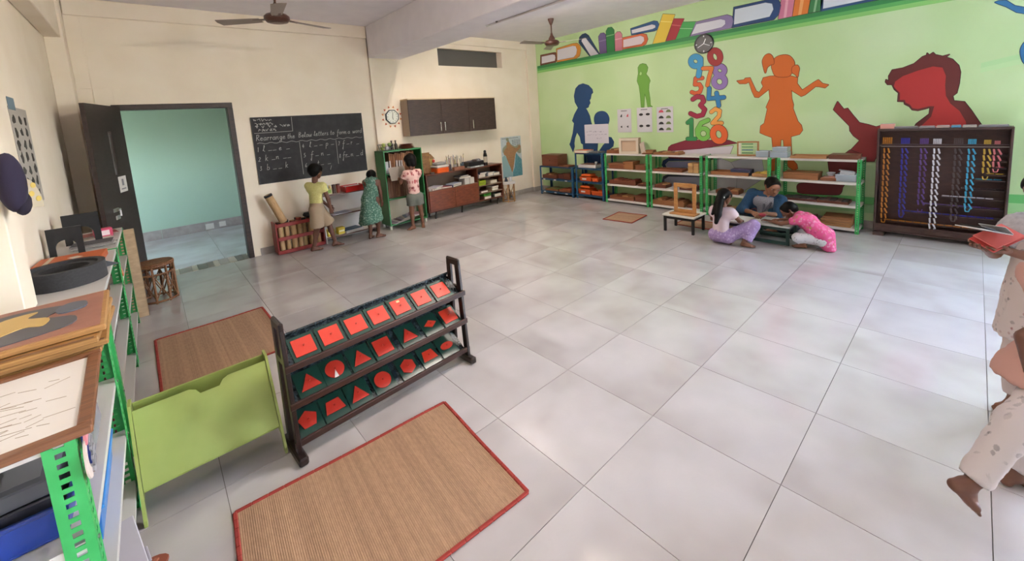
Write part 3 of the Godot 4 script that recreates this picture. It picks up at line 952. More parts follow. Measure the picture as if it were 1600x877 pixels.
func build_murals() -> void:
	mural("painted_book", "painted small brown closed book at the dark corner end of the painted shelf", "painted books along the top of the green wall", [
		["cover", "70412f", 0, [-6267,2945,-5893,2941,-5832,2935,-5794,2885,-5800,2789,-5838,2737,-6287,2734], "2a2422", 6],
		["pages", "d8d6dc", 0, [-6231,2907,-5920,2906,-5857,2886,-5844,2831,-5865,2771,-6242,2764], "5a5a66", 3],
	])
	mural("painted_book", "painted thick book with an orange-yellow spine lying beside the small brown one", "painted books along the top of the green wall", [
		["cover", "cf8a35", 0, [-5810,3003,-5369,3032,-5258,3020,-5185,2958,-5175,2865,-5211,2770,-5297,2732,-5809,2733], "2a2422", 6],
		["pages", "d8d6dc", 0, [-5780,2977,-5371,2988,-5301,2970,-5270,2897,-5292,2816,-5362,2767,-5794,2770], "5a5a66", 3],
	])
	mural("painted_book", "painted navy book leaning over with its page edges showing", "painted books along the top of the green wall", [
		["cover", "24405f", 0, [-5124,3162,-5045,3166,-4974,3114,-4738,2736,-4973,2730,-5218,3023,-5195,3122], "2a2422", 6],
		["pages", "d8d6dc", 0, [-5148,3040,-5120,3085,-5049,3085,-4764,2734,-4944,2729], "5a5a66", 3],
	])
	mural("painted_book", "painted slim purple upright book next to the green upright one", "painted books along the top of the green wall", [
		["cover", "6a5a86", 0, [-4749,3052,-4701,3101,-4628,3096,-4587,3057,-4578,2724,-4732,2732], "2a2422", 6],
		["band", "8577a0", 0, [-4743,2968,-4583,2974,-4582,2955,-4744,2949], "", 0],
	])
	mural("painted_book", "painted tall green upright book between the purple and pink ones", "painted books along the top of the green wall", [
		["cover", "2a7a3f", 0, [-4577,3115,-4533,3168,-4453,3161,-4403,3104,-4407,2728,-4571,2728], "2a2422", 6],
		["band", "7fb27a", 0, [-4575,3033,-4404,3035,-4404,3019,-4576,3014], "", 0],
	])
	mural("painted_book", "painted pink upright book beside the tall green one", "painted books along the top of the green wall", [
		["cover", "c97f8e", 0, [-4388,3024,-4345,3057,-4280,3048,-4242,2996,-4245,2721,-4395,2727], "2a2422", 6],
		["band", "e0aab4", 0, [-4389,2939,-4240,2937,-4241,2922,-4390,2921], "", 0],
	])
	mural("painted_book", "painted orange-bound book lying flat under the navy one", "painted books along the top of the green wall", [
		["cover", "d0663c", 0, [-4240,2935,-3845,2934,-3766,2902,-3742,2822,-3780,2748,-3851,2725,-4248,2740], "2a2422", 6],
		["pages", "d9cbd0", 0, [-4218,2896,-3879,2903,-3817,2868,-3812,2809,-3866,2764,-4223,2765], "5a5a66", 3],
	])
	mural("painted_book", "painted navy book lying on top of the orange-bound one", "painted books along the top of the green wall", [
		["cover", "27517f", 0, [-4069,3060,-3629,3097,-3564,3075,-3531,3009,-3560,2948,-3617,2933,-4055,2951], "2a2422", 6],
		["pages", "d8d6dc", 0, [-4046,3029,-3662,3045,-3606,3022,-3600,2987,-3655,2972,-4039,2971], "5a5a66", 3],
	])
	mural("painted_book", "painted yellow book leaning against a dark red one", "painted books along the top of the green wall", [
		["cover", "dfc044", 0, [-3464,3171,-3261,3117,-3435,2725,-3657,2729], "2a2422", 6],
		["band", "f0dc7a", 0, [-3505,3071,-3304,3017,-3310,3005,-3510,3058], "", 0],
	])
	mural("painted_book", "painted dark red book leaning against the yellow one", "painted books along the top of the green wall", [
		["cover", "9d2531", 0, [-3281,3057,-3114,3021,-3260,2730,-3419,2732], "2a2422", 6],
		["band", "c96a6a", 0, [-3313,2974,-3163,2927,-3168,2918,-3319,2963], "", 0],
	])
	mural("painted_book", "painted bright green book leaning behind the dark red one", "painted books along the top of the green wall", [
		["cover", "46a352", 0, [-3135,2975,-2925,2937,-3035,2734,-3254,2732], "2a2422", 6],
		["band", "9ad09a", 0, [-3180,2892,-2978,2848,-2983,2838,-3185,2882], "", 0],
	])
	mural("painted_book", "painted lilac-bound book lying flat above the black round clock", "painted books along the top of the green wall", [
		["cover", "85769f", 0, [-2932,2932,-2476,2939,-2405,2900,-2385,2828,-2416,2742,-3021,2731], "2a2422", 6],
		["pages", "dadae2", 0, [-2922,2896,-2564,2895,-2502,2866,-2499,2812,-2549,2778,-2998,2758], "5a5a66", 3],
	])
	mural("painted_book", "painted very large navy book lying beside the lilac one", "painted books along the top of the green wall", [
		["cover", "1d3f70", 0, [-2384,3023,-1929,3019,-1830,2997,-1790,2910,-1809,2807,-1875,2740,-2405,2740], "2a2422", 6],
		["pages", "d5dfe8", 0, [-2366,2989,-1978,2987,-1898,2954,-1882,2877,-1926,2792,-2379,2781], "5a5a66", 3],
	])
	mural("painted_book", "painted pink upright book beside the very large navy one", "painted books along the top of the green wall", [
		["cover", "cf7d96", 0, [-1781,3067,-1630,3034,-1665,2738,-1823,2734], "2a2422", 6],
		["highlight", "e5aabb", 0, [-1729,3053,-1700,3046,-1730,2738,-1760,2737], "", 0],
	])
	mural("painted_book", "painted orange upright book between pink and green spines", "painted books along the top of the green wall", [
		["cover", "d97a2f", 0, [-1623,3039,-1456,3001,-1493,2736,-1659,2736], "2a2422", 6],
		["highlight", "eba868", 0, [-1562,3023,-1522,3012,-1562,2738,-1596,2738], "", 0],
	])
	mural("painted_book", "painted dark green upright book beside the orange spine", "painted books along the top of the green wall", [
		["cover", "3a7d4b", 0, [-1448,2999,-1316,2971,-1358,2737,-1487,2737], "2a2422", 6],
		["highlight", "86b58a", 0, [-1401,2987,-1377,2981,-1412,2738,-1434,2738], "", 0],
	])
	mural("painted_book", "painted navy book with wide white pages past the dark green spine", "painted books along the top of the green wall", [
		["cover", "22487a", 0, [-1354,2971,-787,2927,-749,2771,-805,2737,-1362,2728], "2a2422", 6],
		["pages", "dfe6ee", 0, [-1326,2907,-852,2903,-823,2801,-847,2764,-1333,2758], "5a5a66", 3],
	])
	mural("painted_girl", "painted orange silhouette of a shrugging girl with bunches on the green wall", "", [
		["silhouette", "c9641f", 0, [-1831,1987,-1911,1992,-1993,1980,-2016,1917,-1992,1862,-2043,1780,-2082,1805,-2137,1938,-2162,2000,-2225,2001,-2242,1979,-2339,1976,-2298,1931,-2217,1923,-2174,1942,-2136,1810,-2099,1721,-2050,1712,-1920,1816,-1907,1685,-1953,1569,-1936,1545,-1974,1344,-2019,1308,-2026,1211,-1960,1177,-1877,1144,-1858,941,-1884,778,-1917,723,-1897,655,-1824,686,-1779,783,-1768,1112,-1738,1112,-1720,944,-1709,812,-1665,734,-1608,690,-1565,718,-1575,775,-1633,846,-1650,1153,-1552,1183,-1519,1238,-1533,1304,-1573,1356,-1632,1532,-1627,1582,-1648,1665,-1656,1779,-1541,1686,-1499,1703,-1388,1800,-1348,1794,-1288,1773,-1252,1808,-1315,1831,-1360,1884,-1396,1864,-1532,1767,-1591,1860,-1588,1934,-1653,1961,-1714,1974], "7a3a12", 7],
		["head", "c9641f", 1, [-1835,1983,-1882,2070,-1892,2149,-1857,2225,-1778,2256,-1690,2238,-1631,2157,-1627,2075,-1654,2004,-1701,1962], "7a3a12", 7],
		["hair_bunch", "c9641f", 1, [-1865,2160,-1880,2249,-1922,2296,-1973,2283,-2005,2221,-1999,2150,-1968,2040,-1943,2114,-1901,2145], "7a3a12", 7],
		["hair_bunch", "c9641f", 1, [-1642,2084,-1595,2100,-1569,2055,-1576,1997,-1584,1944,-1615,1982,-1645,2005,-1652,2046], "7a3a12", 7],
	])
	mural("painted_boy", "painted red silhouette of a boy reading a book above the bead cabinet", "", [
		["silhouette", "5c1916", 0, [-464,1207,-434,1289,-335,1395,-332,1466,-367,1452,-427,1436,-474,1447,-498,1485,-540,1516,-546,1545,-599,1551,-596,1648,-633,1691,-655,1749,-694,1753,-714,1786,-710,1816,-686,1792,-688,1853,-660,1919,-572,1929,-480,1965,-415,2032,-384,2044,-382,2068,-364,2041,-335,2065,-317,2038,-261,2013,-208,2025,-235,1999,-186,1970,-137,1898,-121,1826,-124,1707,-137,1608,-165,1578,-155,1527,-77,1511,-25,1420,34,1301,81,1212,89,1057,-458,1055], "2d0f0d", 6],
		["face", "a52523", 0, [-638,1728,-630,1781,-568,1835,-446,1883,-329,1913,-256,1891,-226,1799,-227,1697,-216,1584,-180,1500,-107,1414,-57,1301,-44,1199,-433,1207,-319,1363,-300,1477,-339,1479,-428,1455,-472,1467,-495,1507,-533,1535,-539,1564,-583,1567,-583,1647,-621,1698], "", 0],
		["arm", "7c1d1d", 0, [-1194,1491,-1155,1593,-1090,1492,-1053,1502,-999,1415,-934,1319,-852,1293,-778,1263,-727,1280,-657,1278,-606,1241,-601,1099,-719,1053,-780,845,-877,842,-1036,937,-924,1099,-984,1156,-1022,1218,-1028,1280], "2d0f0d", 6],
		["seat", "6b1c1c", 0, [-1231,822,-1215,693,-1061,641,-918,654,-899,929,-1013,981,-1069,925], "2d0f0d", 6],
		["foot", "631a1c", 1, [-1552,503,-1445,529,-1088,552,-1075,493,-1092,419,-1158,393,-1507,379,-1559,421], "2d0f0d", 6],
	])
	mural("painted_boy", "painted navy silhouette of a standing boy above the blue rack", "", [
		["silhouette", "173f6b", 0, [-5157,2229,-5023,2180,-4938,2098,-4924,2035,-4963,2006,-4985,1926,-5017,1893,-4999,1841,-5034,1798,-5048,1763,-5091,1746,-5127,1763,-5076,1692,-5023,1592,-4999,1470,-4976,1409,-4875,1274,-4856,1056,-4883,861,-4809,814,-4818,619,-5136,605,-5136,781,-5214,842,-5223,1030,-5269,1055,-5293,1181,-5362,1275,-5423,1157,-5446,1055,-5444,978,-5490,869,-5543,972,-5573,1029,-5543,1080,-5473,1259,-5428,1461,-5474,1513,-5411,1636,-5308,1767,-5381,1883,-5396,2008,-5349,2151,-5267,2211], "12304f", 5],
		["ball", "173f6b", 1, [-4921,1540,-4882,1622,-4799,1662,-4698,1662,-4616,1615,-4573,1525,-4593,1433,-4640,1387,-4869,1394,-4914,1455], "12304f", 5],
		["knee", "173f6b", 0, [-4621,1175,-4538,1163,-4486,1080,-4506,998,-4690,877,-4818,863,-4840,891,-4727,1021,-4682,1057], "12304f", 5],
	])
	mural("painted_boy", "painted small green silhouette of a thinking boy above the printed sheets", "", [
		["silhouette", "6aa03c", 0, [-3854,2433,-3789,2413,-3755,2355,-3768,2298,-3793,2249,-3743,2187,-3717,2125,-3739,2078,-3749,1978,-3729,1829,-3723,1712,-3686,1686,-3775,1686,-3795,1813,-3825,1926,-3835,1816,-3846,1686,-3899,1689,-3912,1907,-3932,2059,-3966,2148,-3956,2211,-3940,2273,-3942,2379,-3907,2423], "3e6a22", 6],
		["elbow_gap", "a9cf83", 1, [-3916,2260,-3896,2299,-3873,2282,-3878,2249,-3902,2243], "3e6a22", 3],
	])
	mural("painted_figure", "painted blue arm and shoulder of a figure high on the wall past the red boy", "", [
		["arm", "2a6f9f", 0, [80,2492,104,2500,153,2492,211,2427,277,2394,361,2427,366,2338,281,2336,227,2361,157,2431,102,2472], "143a5c", 6],
		["shoulder", "2a6f9f", 1, [273,1961,280,2037,313,2073,395,2040,426,1902,386,1817,305,1854], "143a5c", 6],
	])
	mural("painted_book", "painted dark red closed book carrying the tower of numbers", "", [
		["pages", "cfc8cf", 0, [-3398,921,-2884,972,-2383,1023,-2441,867,-2862,818,-3400,842], "4a2a30", 5],
		["cover", "7c1f33", 0, [-3430,908,-3407,990,-3355,1030,-3095,1108,-2446,1106,-2327,1062,-2880,972,-3385,926,-3400,847], "3a1018", 5],
		["lower_cover", "5d1526", 0, [-3431,846,-2862,818,-2424,872,-2408,850,-2853,781,-3400,807], "3a1018", 4],
	])
	mural("painted_book", "painted navy-bound book low on the wall behind the second rack of wooden trays", "", [
		["cover", "1e3b66", 0, [-3535,679,-3512,756,-3426,801,-2839,810,-2839,786,-3412,757,-3476,694,-3450,640,-2840,660,-2840,632,-3483,608], "14223c", 3],
		["pages", "8f93b8", 0, [-3465,695,-3407,747,-2839,777,-2840,665,-3440,646], "", 0],
	])
	mural("painted_book", "painted book with grey pages lowest on the wall behind the second rack of wooden trays", "", [
		["cover", "2b2f42", 0, [-3540,407,-3512,485,-3432,520,-2841,537,-2841,518,-3416,491,-3486,441,-3505,299,-3537,309], "14223c", 3],
		["pages", "a7a8c0", 0, [-3491,436,-3417,486,-2841,514,-2842,319,-3494,292], "", 0],
	])
	mural("painted_book", "painted open white book low on the wall behind the teacher", "", [
		["page", "cdd0d8", 0, [-2655,797,-2551,819,-2414,770,-2325,632,-2340,318,-2661,325], "6a6f80", 4],
		["page", "c3c6d0", 0, [-2414,770,-2261,828,-2000,832,-1970,651,-1977,555,-2259,326,-2340,318,-2325,632], "6a6f80", 4],
	])
	digit("painted dark red number zero just under the black clock", "9b2b2c", 41, [[-2574,2372,-2570,2336,-2578,2304,-2595,2280,-2620,2270,-2649,2274,-2677,2292,-2699,2321,-2714,2357,-2717,2395,-2709,2427,-2691,2450,-2666,2460,-2637,2455,-2610,2437,-2587,2408,-2574,2372]])
	digit("painted sky blue number nine in the tower of numbers", "3a93c0", 41, [[-2861,2330,-2867,2302,-2884,2281,-2908,2268,-2937,2267,-2965,2276,-2990,2296,-3006,2322,-3012,2351,-3006,2378,-2989,2400,-2964,2412,-2935,2413,-2907,2404,-2883,2384,-2867,2358,-2861,2330], [-2861,2363,-2862,2274,-2890,2118]])
	digit("painted orange number seven in the tower of numbers", "d8762f", 28, [[-2822,2216,-2691,2203,-2730,2081,-2757,1956]])
	digit("painted purple number eight in the tower of numbers", "8d74ad", 37, [[-2509,2145,-2514,2121,-2529,2102,-2550,2091,-2576,2089,-2602,2097,-2624,2114,-2638,2137,-2644,2162,-2638,2186,-2623,2206,-2601,2217,-2576,2218,-2550,2210,-2529,2193,-2514,2170,-2509,2145], [-2501,1982,-2507,1951,-2524,1926,-2550,1911,-2580,1908,-2611,1917,-2637,1938,-2655,1967,-2661,1999,-2655,2030,-2637,2055,-2611,2070,-2580,2072,-2550,2063,-2524,2042,-2507,2014,-2501,1982]])
	digit("painted orange-red number five in the tower of numbers", "cf5a2c", 28, [[-2836,2071,-2941,2079,-2951,1985,-2882,1982,-2851,1928,-2874,1862,-2945,1844,-3003,1872]])
	digit("painted blue number four in the tower of numbers", "2b7bb0", 30, [[-2731,1905,-2740,1750,-2517,1751], [-2623,1825,-2589,1633]])
	digit("painted crimson number three in the tower of numbers", "9c2340", 33, [[-2985,1758,-2922,1796,-2838,1781,-2816,1711,-2866,1658,-2799,1586,-2833,1504,-2925,1486,-3025,1537]])
	digit("painted amber number two in the tower of numbers", "e8a04a", 28, [[-2702,1543,-2641,1588,-2577,1551,-2589,1475,-2685,1372,-2551,1367]])
	digit("painted green number one in the tower of numbers", "2f8a4d", 30, [[-3074,1392,-3012,1436,-3015,1139], [-3077,1130,-2954,1129]])
	digit("painted light green number six in the tower of numbers", "77bd52", 33, [[-2751,1419,-2857,1377,-2920,1271,-2911,1189], [-2743,1210,-2749,1179,-2767,1152,-2793,1135,-2824,1128,-2856,1135,-2882,1153,-2900,1180,-2906,1213,-2900,1244,-2882,1271,-2855,1288,-2823,1294,-2792,1287,-2766,1268,-2749,1242,-2743,1210]])
	digit("painted bright orange number zero resting on the dark red painted book", "d9622a", 43, [[-2509,1222,-2503,1181,-2511,1142,-2531,1112,-2560,1094,-2593,1092,-2627,1105,-2655,1133,-2673,1171,-2678,1213,-2670,1252,-2650,1283,-2620,1300,-2586,1301,-2553,1287,-2526,1259,-2509,1222]])
	strip("painted_shelf", "long painted green shelf edge under the row of painted books", [Vector2(-6.38, 2.728), Vector2(0.6, 2.732)], [0.055, 0.1, 0.15], ["2f8146", "57a657", "86c46c"])
	strip("painted_grass", "painted green grass band low on the wall behind the last white-boarded rack", [Vector2(-1.78, 0.385), Vector2(-0.6, 0.4), Vector2(0.0, 0.53), Vector2(0.6, 0.55)], [0.09, 0.2], ["62b565", "97c98a"])
	strip("painted_grass", "soft painted green sweep on the wall beside the red boy's back", [Vector2(0.02, 1.9), Vector2(0.25, 1.95), Vector2(0.6, 1.97)], [0.05, 0.1], ["aed79b", "b6da9f"])
	# round clock
	var ck := thing("wall_clock", "round black clock on top of the painted number tower", "clock", V(XW, 2.583, -2.805))
	var B := Basis(V(0, 0, 1), V(-1, 0, 0), V(0, -1, 0))
	obj("rim", Geo.new().lathe([Vector2(0.0, 0.0), Vector2(0.145, 0.0), Vector2(0.147, 0.02), Vector2(0.138, 0.03), Vector2(0.128, 0.03), Vector2(0.126, 0.018), Vector2(0.0, 0.018)], Vector3.ZERO, 36, B), mat("17171a", 0.25), ck)
	obj("face", Geo.new().cyl(V(-0.018, 0, 0), V(-0.02, 0, 0), 0.126, 0.126, 32), mat("0d0d10", 0.4), ck)
	obj("chrome_ring", Geo.new().lathe([Vector2(0.128, 0.0302), Vector2(0.133, 0.033), Vector2(0.138, 0.0302)], Vector3.ZERO, 36, B), mat("8b8d92", 0.25, 0.8), ck)
	for i in 4:
		var a := PI / 2 * i
		obj("dial_mark", Geo.new().bar(V(-0.021, cos(a) * 0.1, sin(a) * 0.1), V(-0.021, cos(a) * 0.122, sin(a) * 0.122), 0.016, 0.002, V(0, -sin(a), cos(a))), mat("cfd2d6", 0.4), ck)
	for h in [[0.4, 0.075, 0.012, "hour_hand"], [4.25, 0.1, 0.01, "minute_hand"], [2.0, 0.1, 0.007, "second_hand"]]:
		var d := V(0, cos(h[0]), sin(h[0]))
		obj(h[3], Geo.new().bar(V(-0.0225, 0, 0), V(-0.0225, 0, 0) + d * h[1], h[2], 0.002, Vector3.RIGHT.cross(d)), mat("dcdee2", 0.4), ck)
	# printed sheets
	var paper := mat("cdcbd0", 0.5)
	var ink := mat("2c2a2e", 0.6)
	var pink := mat("c04a5a", 0.6)
	var olive := mat("6f7f4f", 0.6)
	var kinds := [["printed sheet of paired triangles taped beside the small green boy", -4.245, 1.254, 0.29, 0.425], ["printed sheet of paired black ellipses taped directly below the small green boy", -3.84, 1.252, 0.292, 0.43], ["printed sheet with four rows of half-discs taped beside the number tower", -3.462, 1.243, 0.293, 0.43]]
	for k in 3:
		var s: Array = kinds[k]
		var t := thing("printed_sheet", s[0], "poster", V(XW - 0.0055, s[2], s[1]), 0.0, "printed sheets on the green wall")
		obj("paper", Geo.new().prism(rect(s[3], s[4]), 0.0012, Transform3D(onwall, V(0, s[4] / 2, 0))), paper, t)
		var hd := Geo.new()
		for i in 9:
			hd.prism(rect(0.01, 0.014), 0.0006, Transform3D(onwall, V(-0.0012, s[4] - 0.035, -0.06 + i * 0.014)))
		obj("heading_print", hd, ink, t).set_meta("kind", "stuff")
		var rows := 4 if k == 2 else 2
		for r in rows:
			var y: float = s[4] - (0.085 + r * 0.1 if k == 2 else 0.12 + r * 0.2)
			for c in 2:
				var z := -0.065 + 0.13 * c
				var p := PackedVector2Array()
				if k == 0:
					p = PackedVector2Array([Vector2(-0.022, -0.022), Vector2(0.018, -0.026), Vector2(0.02, 0.026), Vector2(0.0, 0.02)])
					if r == 1:
						p = PackedVector2Array([Vector2(-0.024, 0.0), Vector2(0.016, -0.024), Vector2(0.016, 0.022)])
				elif k == 1:
					p = ellipse(0, 0, 0.04, 0.022, 14)
				else:
					for i in 11:
						var a := PI * i / 10
						p.append(Vector2(cos(a) * 0.045, sin(a) * 0.045 - 0.01))
				var m := ink
				if k == 0 and r == 0 and c == 1 or k == 2 and r == 0 and c == 0:
					m = pink
				elif k == 2 and c == 1:
					m = olive
				obj("shape_print", Geo.new().prism(p, 0.0006, Transform3D(onwall, V(-0.0012, y, z))), m, t)
			obj("sign_print", Geo.new().prism(rect(0.012, 0.004), 0.0006, Transform3D(onwall, V(-0.0012, y, 0.0))), ink, t)
	var w := thing("handwritten_sheet", "white sheet of faint handwriting taped over the navy standing boy", "poster", V(XW - 0.006, 1.053, -4.88))
	obj("paper", Geo.new().prism(rect(0.565, 0.37), 0.0012, Transform3D(onwall, V(0, 0.185, 0))), mat("d2cfd8", 0.6), w)
	var rng := RandomNumberGenerator.new()
	rng.seed = 8
	var sc := Geo.new()
	for row in [[0.23, -0.22, 0.2], [0.17, -0.2, 0.24], [0.1, 0.02, 0.14]]:
		var z: float = row[1]
		while z < row[2]:
			var l := rng.randf_range(0.015, 0.05)
			sc.prism(rect(l, rng.randf_range(0.004, 0.02)), 0.0005, Transform3D(onwall, V(-0.0012, row[0] + rng.randf_range(-0.008, 0.008), z)))
			z += l + 0.02
	obj("handwriting", sc, mat("a9a5b4", 0.8), w).set_meta("kind", "stuff")

# ---------------------------------------------------------------- furniture along the cream back wall
# a closed book lying with its spine along x: cover parts + page block
func book_at(label: String, hex: String, at: Vector3, w: float, d: float, h: float, turn := 0.0, group := "", up := false) -> Node3D:
	var t := thing("book", label, "book", at, turn, group)
	if up:   # standing: w thick, h tall, d deep
		obj("cover", Geo.new().span(V(-w / 2, 0, -d / 2), V(-w / 2 + 0.002, h, d / 2)).span(V(w / 2 - 0.002, 0, -d / 2), V(w / 2, h, d / 2)).span(V(-w / 2 + 0.002, 0, d / 2 - 0.003), V(w / 2 - 0.002, h, d / 2)), mat(hex, 0.5), t)
		obj("pages", Geo.new().span(V(-w / 2 + 0.0025, 0.003, -d / 2 + 0.004), V(w / 2 - 0.0025, h - 0.004, d / 2 - 0.0035)), mat("d9d2c4", 0.8), t)
	else:
		var c := minf(0.002, h * 0.2)
		obj("cover", Geo.new().span(V(-w / 2, 0, -d / 2), V(w / 2, c, d / 2)).span(V(-w / 2, h - c, -d / 2), V(w / 2, h, d / 2)).span(V(-w / 2, c, -d / 2), V(-w / 2 + 0.003, h - c, d / 2)), mat(hex, 0.5), t)
		obj("pages", Geo.new().span(V(-w / 2 + 0.0035, c + 0.0003, -d / 2 + 0.004), V(w / 2 - 0.005, h - c - 0.0003, d / 2 - 0.004)), mat("d9d2c4", 0.8), t)
	return t

# open tray: floor and four walls
func tray_geo(w: float, h: float, d: float, t := 0.006, flare := 0.0) -> Geo:
	var g := Geo.new()
	g.span(V(-w / 2, 0, -d / 2), V(w / 2, t, d / 2), 0.001)
	for s in [-1.0, 1.0]:
		g.box(V(s * (w / 2 - t / 2 + flare / 2), h / 2 + t / 2, 0), V(t, h - t, d), 0.001, Basis(Vector3.FORWARD, s * atan2(flare, h)))
		g.box(V(0, h / 2 + t / 2, s * (d / 2 - t / 2 + flare / 2)), V(w - 2 * t, h - t, t), 0.001, Basis(Vector3.RIGHT, s * atan2(flare, h)))
	return g

var ordinals := ["first", "second", "third", "fourth", "fifth", "sixth", "seventh", "eighth", "ninth", "tenth", "eleventh", "twelfth", "thirteenth"]

func build_back_row() -> void:
	var zf := -6.2
	# red rack of rolled mats
	var rack := thing("roll_rack", "low red-painted wooden rack holding rolled mats under the blackboard", "rack", V(1.455, 0, -6.34))
	var red := rough_mat("redpaint", noise_tex(51, 0.03, [[0.0, "741c19"], [1.0, "8a2722"]]), 0.45, Vector3(2, 2, 2))
	for s in [-1.0, 1.0]:
		obj("side_panel", Geo.new().box(V(s * 0.3, 0.225, 0), V(0.018, 0.43, 0.27), 0.003), red, rack)
	for y in [0.03, 0.215, 0.405]:
		obj("front_rail", Geo.new().box(V(0, y, 0.126), V(0.582, 0.05, 0.018), 0.003), red, rack)
		obj("rear_rail", Geo.new().box(V(0, y, -0.126), V(0.582, 0.05, 0.018), 0.003), red, rack)
	obj("bottom_board", Geo.new().box(V(0, 0.012, 0), V(0.582, 0.018, 0.23), 0.002), red, rack)
	var straw := rough_mat("rollstraw", noise_tex(52, 0.05, [[0.0, "9c7b55"], [0.5, "b08f66"], [1.0, "c2a177"]]), 0.85, Vector3(5, 0.7, 5))
	var ends := ["5a1f1c", "23252a", "8c3128", "1f2026", "6b2a24"]
	var i := 0
	for x in [-0.235, -0.155, -0.075, 0.005, 0.085, 0.165, 0.24]:
		for z in [-0.05, 0.055]:
			if i % 5 == 4:
				i += 1
				continue
			var r := 0.029 + 0.004 * (i % 3)
			var m := thing("rolled_mat", "rolled straw mat in the low red rack, %s row, %s from the doorway" % ["rear" if z < 0 else "front", ["first", "second", "third", "fourth", "fifth", "sixth", "seventh"][int((x + 0.24) / 0.079)]], "mat", V(1.455 + x, 0.022, -6.34 + z), 0.3 * i, "rolled mats in the red rack")
			var h := 0.4 + 0.012 * (i % 4)
			obj("roll", Geo.new().lathe([Vector2(0.006, 0.0), Vector2(r, 0.0), Vector2(r, h), Vector2(r - 0.008, h), Vector2(r - 0.01, h - 0.012), Vector2(0.006, h - 0.012)], Vector3.ZERO, 14), straw, m)
			obj("binding", Geo.new().lathe([Vector2(r + 0.0005, h - 0.03), Vector2(r + 0.002, h - 0.03), Vector2(r + 0.002, h + 0.001), Vector2(r - 0.006, h + 0.001)], Vector3.ZERO, 14), mat(ends[i % 5], 0.8), m)
			i += 1
	var lr := thing("rolled_mat", "tall rolled straw mat with black end leaning out of the red rack towards the doorway", "mat", V(1.27, 0.45, -6.27), 0.0)
	lr.rotation.z = 0.35
	lr.position = V(1.27, 0.44, -6.27)
	var lrm := Geo.new().lathe([Vector2(0.006, 0.0), Vector2(0.05, 0.0), Vector2(0.05, 0.42), Vector2(0.04, 0.425), Vector2(0.034, 0.41), Vector2(0.006, 0.41)], Vector3.ZERO, 18)
	obj("roll", lrm, straw, lr)
	obj("binding", Geo.new().lathe([Vector2(0.0505, 0.4), Vector2(0.052, 0.4), Vector2(0.052, 0.427), Vector2(0.036, 0.43)], Vector3.ZERO, 18), mat("1c1b1e", 0.8), lr)
	var dk := thing("cloth_pouch", "folded dark cloth pouch on the red rack behind the boy in yellow", "pouch", V(1.62, 0.432, -6.34))
	obj("pouch", Geo.new().box(V(0, 0.03, 0), V(0.14, 0.06, 0.14), 0.022, Basis(Vector3.UP, 0.2)), mat("222127", 0.9), dk)
	obj("flap", Geo.new().box(V(0, 0.062, 0.02), V(0.12, 0.01, 0.1), 0.004, Basis(Vector3.UP, 0.2)), mat("2d2c33", 0.9), dk)
	# low white open shelf with pencil holders
	var ls := thing("low_shelf", "low white open shelf under the blackboard behind the boy in yellow", "shelf", V(2.18, 0, -6.33))
	var wb := mat("cfc9c4", 0.4)
	for s in [-1.0, 1.0]:
		obj("side_panel", Geo.new().box(V(s * 0.4, 0.35, 0), V(0.016, 0.7, 0.25), 0.002), wb, ls)
	obj("back_panel", Geo.new().box(V(0, 0.36, -0.12), V(0.784, 0.66, 0.008)), wb, ls)
	for y in [0.085, 0.4, 0.706]:
		var sh := obj("shelf", Geo.new().box(V(0, y, 0.004), V(0.784 if y < 0.7 else 0.82, 0.014, 0.24), 0.001), wb, ls)
		obj("edge_band", Geo.new().box(V(0, y, 0.13), V(0.784 if y < 0.7 else 0.82, 0.018, 0.01), 0.001), mat("5a3a30", 0.4), sh)
	var rng := RandomNumberGenerator.new()
	rng.seed = 77
	var hold := thing("pencil_box", "small printed card box of crayons on the low white shelf", "box", V(1.9, 0.714, -6.29))
	obj("box", tray_geo(0.1, 0.09, 0.08, 0.004), mat("c3b58e", 0.6), hold)
	obj("label_print", Geo.new().box(V(0, 0.045, 0.0415), V(0.07, 0.05, 0.001)), mat("7aa04a", 0.6), hold)
	var ph := ["c8502e", "2f6fae", "d9b23a", "3b8a4a", "a83a52", "30303a"]
	for k in 9:
		var p := V(1.87 + 0.03 * (k % 3) + rng.randf_range(-0.005, 0.005), 0.722, -6.31 + 0.022 * (k / 3))
		var c := thing("crayon", "%s wax crayon in the %s row of the small printed card box" % [["orange-red", "blue", "yellow", "green", "crimson", "black"][k % 6], ["rear", "middle", "front"][k / 3]], "crayon", p, 0.0, "crayons in the card box")
		c.rotation = V(rng.randf_range(-0.12, 0.12), 0, rng.randf_range(-0.12, 0.12))
		obj("stick", Geo.new().cyl(Vector3.ZERO, V(0, 0.11, 0), 0.006, 0.006, 6).cyl(V(0, 0.11, 0), V(0, 0.125, 0), 0.006, 0.001, 6), mat(ph[k % 6], 0.5), c)
	for k in 2:
		var cn := thing("pencil_cup", ["dark brown tall cup of pencils on the low white shelf", "slim red-brown cup on the low white shelf next to the red tray"][k], "cup", V(1.985 + 0.062 * k, 0.714, -6.28))
		obj("cup", Geo.new().lathe([Vector2(0, 0), Vector2(0.026, 0), Vector2(0.028, 0.13), Vector2(0.025, 0.13), Vector2(0.023, 0.006), Vector2(0, 0.006)], Vector3.ZERO, 16), mat(["3f2620", "7a3126"][k], 0.4), cn)
		obj("rim", Geo.new().lathe([Vector2(0.0285, 0.122), Vector2(0.03, 0.122), Vector2(0.03, 0.132), Vector2(0.025, 0.132)], Vector3.ZERO, 16), mat("2a1a16", 0.4), cn)
	var rt := thing("tray", "shiny red plastic tray on the end of the low white shelf", "tray", V(2.255, 0.714, -6.28), 0.05)
	obj("tub", tray_geo(0.28, 0.085, 0.2, 0.005, 0.012), mat("b3231f", 0.3), rt)
